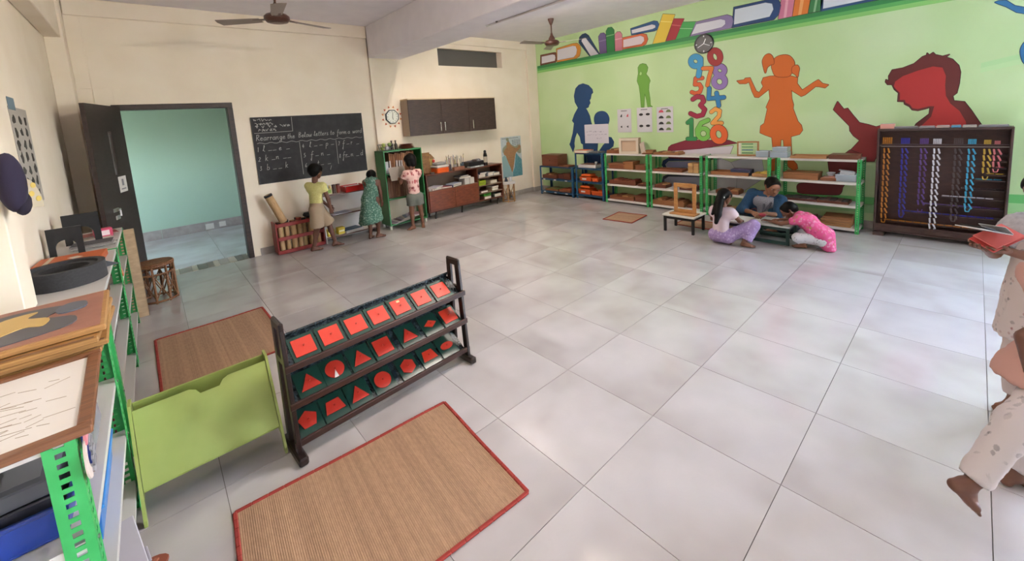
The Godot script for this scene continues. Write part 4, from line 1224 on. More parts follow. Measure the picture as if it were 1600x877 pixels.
	obj("paper", Geo.new().box(V(0, 0.05, 0), V(0.22, 0.05, 0.15), 0.004), mat("c9c3c4", 0.7), rt)
	var mg := thing("magazine", "grey-white magazine lying open-faced on the middle board of the low white shelf", "magazine", V(2.02, 0.408, -6.27), 0.15)
	obj("pages", Geo.new().box(V(0, 0.006, 0), V(0.3, 0.012, 0.2), 0.002), mat("b9bac4", 0.5), mg)
	obj("cover_print", Geo.new().box(V(0.02, 0.0125, 0.0), V(0.2, 0.001, 0.14)), mat("8d92a6", 0.5), mg)
	for k in 2:
		var yb := thing("flash_card_box", ["yellow card box on the bottom board of the low white shelf beside the red rack", "yellow card box on the bottom board of the low white shelf beside the blue folder"][k], "box", V(1.86 + 0.15 * k, 0.0935, -6.28), 0.05)
		obj("box", Geo.new().box(V(0, 0.05, 0), V(0.1, 0.1, 0.1), 0.003), mat("c9b02f", 0.5), yb)
		obj("label_print", Geo.new().box(V(0, 0.05, 0.0505), V(0.08, 0.025, 0.001)), mat("e5dfb0", 0.5), yb)
	var bf := thing("folder", "flat blue folder on papers on the bottom board of the low white shelf", "folder", V(2.18, 0.1305, -6.3), 0.16)
	obj("cover", Geo.new().box(V(0, 0.006, 0), V(0.25, 0.012, 0.18), 0.003), mat("25455f", 0.5), bf)
	obj("spine", Geo.new().box(V(-0.132, 0.006, 0), V(0.006, 0.016, 0.18), 0.002), mat("1b3347", 0.5), bf)
	var pp := thing("paper_stack", "stack of white papers under the flat blue folder", "paper", V(2.19, 0.0935, -6.3), 0.12)
	obj("sheets", Geo.new().box(V(0, 0.018, 0), V(0.28, 0.034, 0.2), 0.002), mat("bdb9b6", 0.8), pp)
	obj("top_sheet", Geo.new().box(V(0.004, 0.0355, 0.003), V(0.277, 0.001, 0.19)), mat("cfcccb", 0.8), pp)
	# green bookcase
	var bc := thing("bookcase", "green painted open bookcase with white caster feet between blackboard and brown sideboard", "bookcase", V(3.06, 0, -6.26))
	var gp := rough_mat("greenpaint", noise_tex(53, 0.02, [[0.0, "1d6a35"], [1.0, "24783d"]]), 0.4, Vector3(1.5, 1.5, 1.5))
	for s in [-1.0, 1.0]:
		obj("side_panel", Geo.new().box(V(s * 0.325, 0.66, 0), V(0.02, 1.2, 0.32), 0.003), gp, bc)
		for z in [-0.13, 0.13]:
			obj("foot", Geo.new().cyl(V(s * 0.315, 0, z), V(s * 0.315, 0.065, z), 0.018, 0.022, 12), mat("d8d5d0", 0.3), bc)
	for y in [0.075, 0.49, 0.885, 1.255]:
		obj("shelf", Geo.new().box(V(0, y, 0), V(0.63 if y < 1.2 else 0.67, 0.02, 0.318), 0.002), gp, bc)
	obj("back_panel", Geo.new().box(V(0, 0.88, -0.155), V(0.63, 0.76, 0.006)), mat("6f4a35", 0.6), bc)
	var fcol := ["8a5f42", "7d5238", "93694b", "6d452f", "85593d"]
	for k in 13:
		var x := 2.86 + k * 0.034
		var f := thing("file_binder", "brown card box file, %s from the blackboard side in the bookcase's top bay" % ordinals[k], "file", V(x, 0.896, -6.29), 0.0, "brown box files in the top bay")
		var hh := 0.325 - 0.01 * (k % 3)
		obj("case", Geo.new().box(V(0, hh / 2, 0), V(0.031, hh, 0.23), 0.002), mat(fcol[k % 5], 0.7), f)
		obj("spine_label" if k % 2 == 0 else "spine_hole", Geo.new().box(V(0, 0.16, 0.1155), V(0.02 if k % 2 == 0 else 0.012, 0.05 if k % 2 == 0 else 0.012, 0.001)), mat("5c3b29" if k % 2 else "9b7350", 0.7), f)
	for k in 12:
		var x := 2.79 + k * 0.042
		var f := thing("file_binder", "dark brown box file, %s from the blackboard side in the bookcase's middle bay" % ordinals[k], "file", V(x, 0.501, -6.27), 0.0, "dark box files in the middle bay")
		var hh := 0.34 - 0.012 * (k % 3)
		obj("case", Geo.new().box(V(0, hh / 2, 0), V(0.038, hh, 0.24), 0.002), mat(["5d3c2b", "6b4733", "523324"][k % 3], 0.7), f)
		obj("spine_edge", Geo.new().box(V(-0.018, hh / 2, 0.1205), V(0.002, hh - 0.02, 0.001)), mat("8c6a4e", 0.7), f)
	var wbk := ["white spiral book standing at the blackboard end of the top bay", "thin white book standing against the brown box files", "white book standing mid top bay, first of three", "white book standing mid top bay, second of three", "white book standing mid top bay, third of three"]
	var wx := [2.775, 2.838, 2.955, 3.0, 3.04]
	for k in 5:
		book_at(wbk[k] + " of the green bookcase", "c9c7ca" if k else "aeb0b8", V(wx[k], 0.896, -6.148), 0.06 if k == 0 else 0.02, 0.03, 0.2 if k == 0 else 0.21 - 0.004 * k, 0.0, "", true)
	var bk := thing("wire_basket", "wire basket of yarn and flowers on top of the green bookcase", "basket", V(2.85, 1.266, -6.25))
	var wire := Geo.new()
	for y in [0.006, 0.05, 0.1]:
		var pts := []
		for k in 17:
			pts.append(V(cos(TAU * k / 16) * (0.1 + y * 0.3), y, sin(TAU * k / 16) * (0.08 + y * 0.3)))
		wire.tube(pts, 0.003, 5)
	for k in 16:
		var a := TAU * k / 16
		wire.cyl(V(cos(a) * 0.1, 0.004, sin(a) * 0.08), V(cos(a) * 0.13, 0.1, sin(a) * 0.11), 0.0025, 0.0025, 5)
	obj("wire_frame", wire, mat("7d7a85", 0.4, 0.6), bk)
	var yc := ["9aa84a", "b7b2bd", "8f86a5", "a9b85a", "c5bfae", "7f9a4e"]
	for k in 6:
		var yy := thing("yarn_ball", "%s ball of yarn in the wire basket on the green bookcase" % ["olive green", "pale grey", "lavender", "lime green", "cream", "moss green"][k], "yarn", V(2.8 + 0.05 * (k % 3), 1.272 + 0.028 + 0.055 * (k / 3), -6.25 + 0.045 * ((k % 2) * 2 - 1) * 0.6), 0.0, "yarn balls in the wire basket")
		obj("ball", Geo.new().ball(Vector3.ZERO, Vector3.ONE * 0.032, 12, 8), mat(yc[k], 0.95), yy)
		obj("loose_end", Geo.new().tube([V(0.03, 0.0, 0), V(0.036, 0.02, 0.004), V(0.028, 0.034, 0.01)], 0.002, 5), mat(yc[k], 0.95), yy)
	for k in 2:
		var bt := thing("bottle", ["dark glass bottle beside the wire basket on the green bookcase", "dark glass bottle beside the plate stack on the green bookcase"][k], "bottle", V(2.96 + 0.07 * k, 1.265, -6.27))
		obj("glass_body", Geo.new().lathe([Vector2(0, 0), Vector2(0.026, 0), Vector2(0.027, 0.08), Vector2(0.012, 0.105), Vector2(0.011, 0.13), Vector2(0, 0.13)], Vector3.ZERO, 16), mat("2d211c", 0.2), bt)
		obj("cap", Geo.new().cyl(V(0, 0.13, 0), V(0, 0.152, 0), 0.014), mat("3f2a20", 0.5), bt)
	for k in 4:
		var pl := thing("plate", "brown clay plate, %s of the low stack on the green bookcase" % ["lowest", "second", "third", "topmost"][k], "plate", V(3.21, 1.265 + k * 0.018, -6.26), 0.4 * k, "clay plates on the bookcase")
		var rr := 0.13 - 0.008 * k
		obj("dish", Geo.new().lathe([Vector2(0, 0), Vector2(rr * 0.6, 0), Vector2(rr, 0.016), Vector2(rr, 0.02), Vector2(rr * 0.6, 0.006), Vector2(0, 0.006)], Vector3.ZERO, 24), mat("6f3526" if k % 2 else "7f4330", 0.6), pl)
		obj("rim_band", Geo.new().lathe([Vector2(rr, 0.0165), Vector2(rr + 0.003, 0.018), Vector2(rr, 0.0205)], Vector3.ZERO, 24), mat("57281c", 0.6), pl)
	for k in 9:
		var hex: String = ["b7aeb4", "8d7f95", "cfc8c6", "6a4a58", "a89aa6", "c3b7b0", "7c8798", "bdb3bd", "95707c"][k]
		book_at("thin %s picture book, %s in the fanned row low in the green bookcase" % [["mauve-white", "dull violet", "off-white", "plum", "lilac-grey", "cream", "slate blue", "pale pink-grey", "dusty rose"][k], ordinals[k]], hex, V(2.86 + 0.045 * k, 0.086 + 0.009 * k, -6.22), 0.2, 0.24, 0.009, 0.35 - 0.1 * k, "picture books on the bottom board")
	# wooden screen behind the sideboard
	var ws := thing("folding_screen", "small slatted wooden screen standing between bookcase and sideboard clutter", "screen", V(3.55, 0.795, -6.27))
	var wsm := wood("screen", "7a5434", "a07647", 0.5, 1, 21)
	for k in 6:
		obj("slat", Geo.new().box(V(-0.07 + k * 0.028, 0.18, 0), V(0.024, 0.36, 0.018), 0.003), wsm, ws)
	# brown sideboard
	var sb := thing("sideboard", "brown wooden sideboard with two plain doors and open bays along the cream wall", "sideboard", V(4.265, 0, -6.27))
	var sw := wood("sideboard", "4b2418", "6a3824", 0.4, 1, 31)
	var sd := wood("sidedoor", "5e2c1b", "7f4329", 0.35, 1, 32)
	var inner := mat("7a6454", 0.6)
	obj("top_board", Geo.new().span(V(-0.845, 0.765, -0.17), V(0.845, 0.79, 0.185), 0.003), sw, sb)
	obj("bottom_board", Geo.new().span(V(-0.835, 0.13, -0.17), V(0.835, 0.15, 0.18), 0.003), sw, sb)
	for x in [-0.828, 0.238, 0.828]:
		obj("upright", Geo.new().span(V(x - 0.012, 0.15, -0.17), V(x + 0.012, 0.765, 0.18), 0.002), sw, sb)
	obj("back_panel", Geo.new().span(V(-0.816, 0.15, -0.175), V(0.816, 0.765, -0.168)), inner, sb)
	obj("shelf", Geo.new().span(V(-0.816, 0.485, -0.167), V(0.226, 0.503, 0.18), 0.002), inner, sb)
	for y in [0.265, 0.41, 0.56]:
		obj("shelf", Geo.new().span(V(0.25, y, -0.167), V(0.816, y + 0.016, 0.178), 0.002), inner, sb)
	for k in 2:
		var x0 := -0.816 + 0.522 * k
		var d := obj("door", Geo.new().span(V(x0 + 0.002, 0.152, 0.181), V(x0 + 0.518, 0.5, 0.197), 0.002), sd, sb)
		obj("lock", Geo.new().cyl(V(x0 + (0.48 if k == 0 else 0.05), 0.43, 0.197), V(x0 + (0.48 if k == 0 else 0.05), 0.43, 0.203), 0.009, 0.009, 10), mat("3a2019", 0.3), d)
	for p in [[-0.65, 0.1], [-0.1, 0.1], [0.75, 0.1], [-0.65, -0.12], [0.75, -0.12]]:
		obj("leg", Geo.new().bar(V(p[0], 0.13, p[1]), V(p[0] - 0.04, 0.0, p[1] + 0.03), 0.02, 0.02, Vector3.RIGHT, 0.002), mat("25201f", 0.4, 0.5), sb)
	# on the sideboard
	var ob := thing("storage_box", "orange plastic box with a clear lid on the sideboard next to the wooden screen", "box", V(3.76, 0.79, -6.17), 0.1)
	obj("tub", Geo.new().box(V(0, 0.045, 0), V(0.25, 0.09, 0.2), 0.012), mat("d4581f", 0.35), ob)
	obj("lid", Geo.new().box(V(0, 0.11, 0), V(0.26, 0.04, 0.21), 0.012), mat("cfc9c4", 0.3), ob)
	obj("lid_dome", Geo.new().box(V(0, 0.155, -0.01), V(0.22, 0.05, 0.16), 0.02), mat("8f8e8c", 0.25), ob)
	var tp := thing("toy_house", "small colourful toy house behind the orange box", "toy", V(3.68, 0.79, -6.36))
	obj("wall_block", Geo.new().box(V(0, 0.12, 0), V(0.12, 0.24, 0.08), 0.004), mat("a3934a", 0.6), tp)
	obj("roof", Geo.new().prism(PackedVector2Array([Vector2(-0.08, 0), Vector2(0.08, 0), Vector2(0, 0.09)]), 0.1, Transform3D(Basis(), V(0, 0.24, -0.05))), mat("7f5a33", 0.6), tp)
	obj("flower_pot", Geo.new().ball(V(0.05, 0.2, 0.05), V(0.03, 0.03, 0.02), 8, 6), mat("c2382e", 0.6), tp)
	var tapeb := thing("tape_roll", "grey roll of tape on the sideboard edge by the green bookcase", "tape", V(3.57, 0.79, -6.11))
	obj("roll", Geo.new().lathe([Vector2(0.022, 0), Vector2(0.038, 0), Vector2(0.038, 0.03), Vector2(0.022, 0.03), Vector2(0.022, 0)], Vector3.ZERO, 18), mat("5d5450", 0.4), tapeb)
	obj("core", Geo.new().lathe([Vector2(0.019, 0), Vector2(0.0215, 0), Vector2(0.0215, 0.03), Vector2(0.019, 0.03), Vector2(0.019, 0)], Vector3.ZERO, 18), mat("b49b77", 0.7), tapeb)
	var cupc := ["6d3a2c", "3c3f4f", "a09a94", "58452f", "44545f"]
	for k in 5:
		var c := V(3.95 + 0.075 * k, 0.79, -6.2 - 0.07 * (k % 2))
		var pc := thing("pen_holder", ["brown round pen holder beside the orange box", "slate round pen holder second from the orange box", "pale round pen holder in the middle of the pen row", "olive round pen holder fourth from the orange box", "blue-grey round pen holder nearest the black crate"][k] + " on the sideboard", "holder", c)
		obj("cup", Geo.new().lathe([Vector2(0, 0), Vector2(0.032, 0), Vector2(0.034, 0.1), Vector2(0.031, 0.1), Vector2(0.03, 0.006), Vector2(0, 0.006)], Vector3.ZERO, 16), mat(cupc[k], 0.45), pc)
		obj("rim", Geo.new().lathe([Vector2(0.034, 0.094), Vector2(0.036, 0.097), Vector2(0.034, 0.101), Vector2(0.031, 0.1)], Vector3.ZERO, 16), mat(cupc[k], 0.3), pc)
		for j in 5:
			var pn := thing("pen", "%s standing in the %s pen holder on the sideboard" % [["black pen", "red-brown pen", "ochre pencil", "blue pen", "white pen", "green pencil"][(j + k * 2) % 6], ["brown", "slate", "pale", "olive", "blue-grey"][k]], "pen", c + V(0.014 * cos(j * 1.3), 0.008, 0.014 * sin(j * 1.3)), 0.0, "pens and brushes in the holders")
			var a := j * 1.3
			pn.rotation = V(0.13 * sin(a), 0, -0.13 * cos(a))
			var L := 0.17 + 0.02 * ((j * 7 + k) % 5)
			obj("barrel", Geo.new().cyl(Vector3.ZERO, V(0, L, 0), 0.0045, 0.0045, 6), mat(["23252f", "7a2f28", "b9a45a", "2e4f7f", "d0ccc6", "2f5a3c"][(j + k * 2) % 6], 0.4), pn)
			obj("tip", Geo.new().cyl(V(0, L, 0), V(0, L + 0.02, 0), 0.0055, 0.002, 6), mat(["c9c3b8", "1e1e22", "8a5a33"][(j + k) % 3], 0.5), pn)
	var pt := thing("paint_tray", "tan wooden caddy of brushes in front of the pen holders", "tray", V(4.1, 0.79, -6.1))
	obj("tub", tray_geo(0.22, 0.06, 0.08, 0.006), mat("8a5a44", 0.6), pt)
	obj("divider", Geo.new().box(V(0, 0.035, 0), V(0.005, 0.05, 0.068)), mat("7a4c38", 0.6), pt)
	var cr := thing("crate", "low black crate of folded cloths on the sideboard beside the bottle", "crate", V(4.56, 0.79, -6.27))
	obj("tub", tray_geo(0.38, 0.1, 0.22, 0.006, 0.004), mat("1d1c1f", 0.4), cr)
	obj("handle", Geo.new().tube([V(-0.1, 0.1, 0.09), V(-0.08, 0.14, 0.09), V(0.08, 0.14, 0.09), V(0.1, 0.1, 0.09)], 0.005, 6), mat("2b2a2e", 0.4), cr)
	for k in 3:
		var fc := thing("folded_cloth", ["grey", "brown-black", "pale grey"][k] + " folded cloth in the low black crate on the sideboard", "cloth", V(4.46 + 0.1 * k, 0.7975, -6.27))
		obj("fold", Geo.new().box(V(0, 0.05, 0), V(0.09, 0.1 + 0.01 * k, 0.17), 0.018), mat(["55565c", "3a2f2c", "8b8a8c"][k], 0.95), fc)
		obj("hem", Geo.new().box(V(0, 0.106 + 0.005 * k, 0.03), V(0.07, 0.008, 0.09), 0.003), mat(["6a6b72", "4a3d38", "a09fa2"][k], 0.95), fc)
	var gb := thing("clear_tray", "flat clear plastic tray in front of the low black crate", "tray", V(4.5, 0.79, -6.125), 0.05)
	obj("tub", tray_geo(0.32, 0.03, 0.1, 0.004), mat("9da3a3", 0.2), gb)
	obj("label", Geo.new().box(V(0, 0.016, 0.0505), V(0.1, 0.02, 0.001)), mat("c9ccc9", 0.5), gb)
	var bo := thing("water_bottle", "tall dark steel water bottle with pale band on the sideboard", "bottle", V(4.76, 0.79, -6.15))
	obj("flask", Geo.new().lathe([Vector2(0, 0), Vector2(0.036, 0), Vector2(0.038, 0.02), Vector2(0.038, 0.19), Vector2(0.03, 0.23), Vector2(0, 0.23)], Vector3.ZERO, 20), mat("2a2628", 0.25, 0.3), bo)
	obj("cap", Geo.new().lathe([Vector2(0.026, 0.23), Vector2(0.026, 0.275), Vector2(0.015, 0.29), Vector2(0, 0.29)], Vector3.ZERO, 16), mat("17161a", 0.4), bo)
	obj("band", Geo.new().lathe([Vector2(0.0385, 0.06), Vector2(0.039, 0.06), Vector2(0.039, 0.17), Vector2(0.0385, 0.17)], Vector3.ZERO, 20), mat("b0a493", 0.4), bo)
	# in the open bays
	var lay := [["maroon", "6f2634", 3.62, 0.503, 0.24, 0.2, 0.03, 0.2], ["white glossy", "cfc9d6", 3.66, 0.535, 0.22, 0.19, 0.02, 0.5], ["crimson", "8e2f3f", 3.87, 0.503, 0.22, 0.2, 0.025, -0.2], ["navy", "2a2f4a", 4.03, 0.503, 0.26, 0.2, 0.03, 0.35], ["pale blue", "b4bccb", 4.05, 0.535, 0.24, 0.18, 0.02, 0.3], ["grey", "8d8a8a", 4.25, 0.62, 0.24, 0.2, 0.03, -0.1], ["black", "37363b", 4.22, 0.652, 0.22, 0.18, 0.02, 0.2]]
	for l in lay:
		book_at(l[0] + " book lying in the long open bay of the sideboard", l[1], V(l[2], l[3] + 0.0012, -6.21), l[4], l[5], l[6], l[7])
	var wst := thing("paper_stack", "tall stack of white paper at the end of the long open bay of the sideboard", "paper", V(4.33, 0.5042, -6.21))
	obj("sheets", Geo.new().box(V(0, 0.055, 0), V(0.21, 0.11, 0.2), 0.003), mat("c3bfba", 0.8), wst)
	obj("band", Geo.new().box(V(0, 0.055, 0), V(0.03, 0.113, 0.203), 0.001), mat("a8a39c", 0.8), wst)
	var ks := thing("paper_stack", "short stack of grey-white papers at the bookcase end of the sideboard's long open bay", "paper", V(3.52, 0.5042, -6.2))
	obj("sheets", Geo.new().box(V(0, 0.02, 0), V(0.11, 0.04, 0.2), 0.003), mat("a9a6a4", 0.8), ks)
	obj("top_sheet", Geo.new().box(V(0.002, 0.0405, 0.002), V(0.11, 0.001, 0.195)), mat("bdbab8", 0.8), ks)
	var bays := [["pale grey", "a8aab2", 4.63, 0.576, 0.06], ["navy", "2f3550", 4.66, 0.636, 0.03], ["silver", "8e97a0", 4.85, 0.576, 0.07], ["steel blue", "6e8190", 4.98, 0.576, 0.05], ["cream", "b5a88f", 4.9, 0.426, 0.06], ["rose", "8d6a66", 4.66, 0.281, 0.035], ["tan", "a98f74", 4.92, 0.281, 0.05], ["off-white", "b9aea6", 4.93, 0.335, 0.03], ["grey-green", "6f7a70", 4.98, 0.15, 0.06], ["pink", "a8837a", 4.73, 0.15, 0.05]]
	for l in bays:
		book_at(l[0] + " notebook lying in the small open bays at the map end of the sideboard", l[1], V(l[2], l[3] + 0.0012, -6.21), 0.17, 0.18, l[4], 0.06)
	var gk := thing("basket", "yellow-green slotted basket in the small open bays of the sideboard", "basket", V(4.62, 0.4275, -6.19))
	obj("tub", tray_geo(0.15, 0.09, 0.16, 0.004, 0.008), mat("9fb52c", 0.4), gk)
	for s in 4:
		obj("slot", Geo.new().box(V(-0.05 + 0.033 * s, 0.045, 0.084), V(0.012, 0.045, 0.004), 0.001), mat("6c7d18", 0.5), gk)
	var lk := thing("storage_box", "bright green lidded box standing on a pink notebook in the lowest bay of the sideboard", "box", V(4.73, 0.2025, -6.2))
	obj("tub", Geo.new().box(V(0, 0.03, 0), V(0.18, 0.056, 0.15), 0.006), mat("4fae3a", 0.4), lk)
	obj("handle", Geo.new().box(V(0, 0.035, 0.077), V(0.1, 0.018, 0.006), 0.002), mat("2e6f22", 0.4), lk)
	# cane stool with cloth
	var st := thing("cane_stool", "small cane stool with a white cloth top under the map", "stool", V(5.27, 0, -6.13))
	var cane := rough_mat("cane", noise_tex(54, 0.05, [[0.0, "7a5634"], [0.5, "9c764b"], [1.0, "b48f60"]]), 0.6, Vector3(4, 4, 4))
	var cg := Geo.new()
	for y in [0.02, 0.37]:
		var pts := []
		for k in 19:
			pts.append(V(cos(TAU * k / 18) * 0.13, y, sin(TAU * k / 18) * 0.13))
		obj("hoop", Geo.new().tube(pts, 0.01, 6), cane, st)
	for k in 6:
		var a := TAU * k / 6 + 0.3
		obj("post", Geo.new().cyl(V(cos(a) * 0.13, 0.0, sin(a) * 0.13), V(cos(a) * 0.13, 0.38, sin(a) * 0.13), 0.011, 0.011, 8), cane, st)
		var b := a + TAU / 6
		obj("brace", Geo.new().cyl(V(cos(a) * 0.13, 0.05, sin(a) * 0.13), V(cos(b) * 0.13, 0.35, sin(b) * 0.13), 0.007, 0.007, 6), cane, st)
	obj("seat", Geo.new().cyl(V(0, 0.375, 0), V(0, 0.395, 0), 0.14, 0.14, 20), cane, st)
	var cv := obj("cloth", Geo.new().lathe([Vector2(0.146, 0.36), Vector2(0.147, 0.39), Vector2(0.142, 0.4), Vector2(0, 0.402)], Vector3.ZERO, 20), mat("c9c6c4", 0.9), st)
	var nv := thing("statuette", "small dark blue figurine standing on the cloth-topped cane stool", "ornament", V(5.25, 0.402, -6.16))
	obj("body", Geo.new().lathe([Vector2(0, 0), Vector2(0.035, 0), Vector2(0.03, 0.03), Vector2(0.018, 0.06), Vector2(0.02, 0.08), Vector2(0.0, 0.095)], Vector3.ZERO, 14), mat("27344a", 0.4), nv)
	obj("base", Geo.new().cyl(Vector3.ZERO, V(0, 0.008, 0), 0.042, 0.042, 14), mat("1e2735", 0.4), nv)
	var cupw := thing("paper_cup", "white paper cup beside the dark blue figurine on the cane stool", "cup", V(5.33, 0.402, -6.12))
	obj("cup", Geo.new().lathe([Vector2(0, 0), Vector2(0.025, 0), Vector2(0.035, 0.08), Vector2(0.032, 0.08), Vector2(0.023, 0.004), Vector2(0, 0.004)], Vector3.ZERO, 16), mat("cfd0d4", 0.6), cupw)
	obj("rim", Geo.new().lathe([Vector2(0.035, 0.078), Vector2(0.038, 0.08), Vector2(0.035, 0.083), Vector2(0.032, 0.08)], Vector3.ZERO, 16), mat("dcdde0", 0.6), cupw)

# ---------------------------------------------------------------- slotted-angle racks
# one leg: two flanges at a right angle with real slots; corner at the origin, flanges along +x and -z
var leg_meshes := {}
func angle_leg(h: float, sx: float, sz: float, w := 0.036) -> ArrayMesh:
	var key := "%.2f %d %d %.3f" % [h, int(sx), int(sz), w]
	if leg_meshes.has(key):
		return leg_meshes[key]
	var g := Geo.new()
	var t := 0.002
	for k in 2:
		# strips either side of the slots
		for c in [[0.0, 0.34], [0.66, 1.0]]:
			if k == 0:
				g.span(V(sx * c[0] * w, 0, 0), V(sx * c[1] * w, h, sz * t))
			else:
				g.span(V(0, 0, sz * maxf(c[0] * w, t)), V(sx * t, h, sz * c[1] * w))
		var n := int(h / 0.028)
		for i in n + 1:
			var y0 := 0.0 if i == 0 else h * i / n - 0.007
			var y1 := h if i == n else h * i / n + 0.007
			if k == 0:
				g.span(V(sx * 0.34 * w, y0, 0), V(sx * 0.66 * w, y1, sz * t))
			else:
				g.span(V(0, y0, sz * 0.34 * w), V(sx * t, y1, sz * 0.66 * w))
	leg_meshes[key] = g.mesh()
	return leg_meshes[key]

# front faces local +z, width along local x
func rack_unit(label: String, at: Vector3, turn: float, w: float, d: float, h: float, levels: Array, post: Material, board: Material, group := "", solid := false, big := 0.036) -> Node3D:
	var u := thing("storage_rack", label, "rack", at, turn, group)
	for sx in [-1.0, 1.0]:
		for sz in [-1.0, 1.0]:
			var lg: MeshInstance3D
			if solid:
				lg = obj("leg", Geo.new().span(V(0, 0, 0), V(-sx * 0.04, h, -sz * 0.004)).span(V(0, 0, -sz * 0.004), V(-sx * 0.004, h, -sz * 0.04)), post, u)
			else:
				lg = obj("leg", angle_leg(h, -sx, -sz, big), post, u)
			lg.position = V(sx * w / 2, 0, sz * d / 2)
			obj("foot", Geo.new().box(V(-sx * 0.017, 0.006, -sz * 0.017), V(0.036, 0.012, 0.036), 0.002), mat("2c2f2c", 0.6) if solid else post, lg)
	for y in levels:
		var g := Geo.new()
		g.span(V(-w / 2 + 0.004, y - 0.003, -d / 2 + 0.004), V(w / 2 - 0.004, y, d / 2 - 0.004))
		g.span(V(-w / 2 + 0.004, y - 0.028, d / 2 - 0.007), V(w / 2 - 0.004, y - 0.003, d / 2 - 0.004))
		g.span(V(-w / 2 + 0.004, y - 0.028, -d / 2 + 0.004), V(w / 2 - 0.004, y - 0.003, -d / 2 + 0.007))
		g.span(V(-w / 2 + 0.004, y - 0.028, -d / 2 + 0.007), V(-w / 2 + 0.007, y - 0.003, d / 2 - 0.007))
		g.span(V(w / 2 - 0.007, y - 0.028, -d / 2 + 0.007), V(w / 2 - 0.004, y - 0.003, d / 2 - 0.007))
		var b := obj("shelf", g, board, u)
		var bg := Geo.new()
		for sx in [-1.0, 1.0]:
			bg.cyl(V(sx * (w / 2 - 0.02), y - 0.014, d / 2 - 0.001), V(sx * (w / 2 - 0.02), y - 0.014, d / 2 + 0.004), 0.006, 0.006, 6)
		obj("bolt", bg, mat("8d8d8a", 0.35, 0.8), b).set_meta("kind", "stuff")
	return u

var woods := []
func wd(k: int) -> StandardMaterial3D:
	if woods.is_empty():
		woods = [wood("tray_a", "5a2f1f", "7a4630", 0.45, 0, 61), wood("tray_b", "6f4029", "8f5a3c", 0.45, 0, 62), wood("tray_c", "7d4f2e", "a06d43", 0.5, 0, 63), wood("tray_d", "97693f", "bb8d5c", 0.5, 0, 64), wood("tray_e", "4a2218", "66342a", 0.45, 0, 65)]
	return woods[k]

func wooden_box(label: String, at: Vector3, w: float, h: float, d: float, k: int, turn := -PI / 2) -> Node3D:
	var t := thing("wooden_box", label, "box", at, turn)
	obj("case", Geo.new().box(V(0, h * 0.36, 0), V(w, h * 0.72, d), 0.003), wd(k), t)
	obj("lid", Geo.new().box(V(0, h * 0.86, 0), V(w + 0.006, h * 0.28 - 0.002, d + 0.006), 0.004), wd(k), t)
	return t

func wooden_tray(label: String, at: Vector3, w: float, h: float, d: float, k: int, pieces := 0, turn := -PI / 2, hexes := ["8d5a38", "6b3d28", "a87b4f"]) -> Node3D:
	var t := thing("wooden_tray", label, "tray", at, turn)
	obj("tub", tray_geo(w, h * 0.75, d, 0.008), wd(k), t)
	for i in pieces:
		var x := -w / 2 + 0.012 + (w - 0.024) * (i + 0.5) / pieces
		var ph := h * (0.7 + 0.3 * ((i * 3) % 4) / 3.0)
		obj("insert", Geo.new().box(V(x, 0.0065 + ph / 2, 0), V((w - 0.024) / pieces - 0.004, ph, d - 0.03), 0.003), mat(hexes[i % hexes.size()], 0.55), t)
	return t

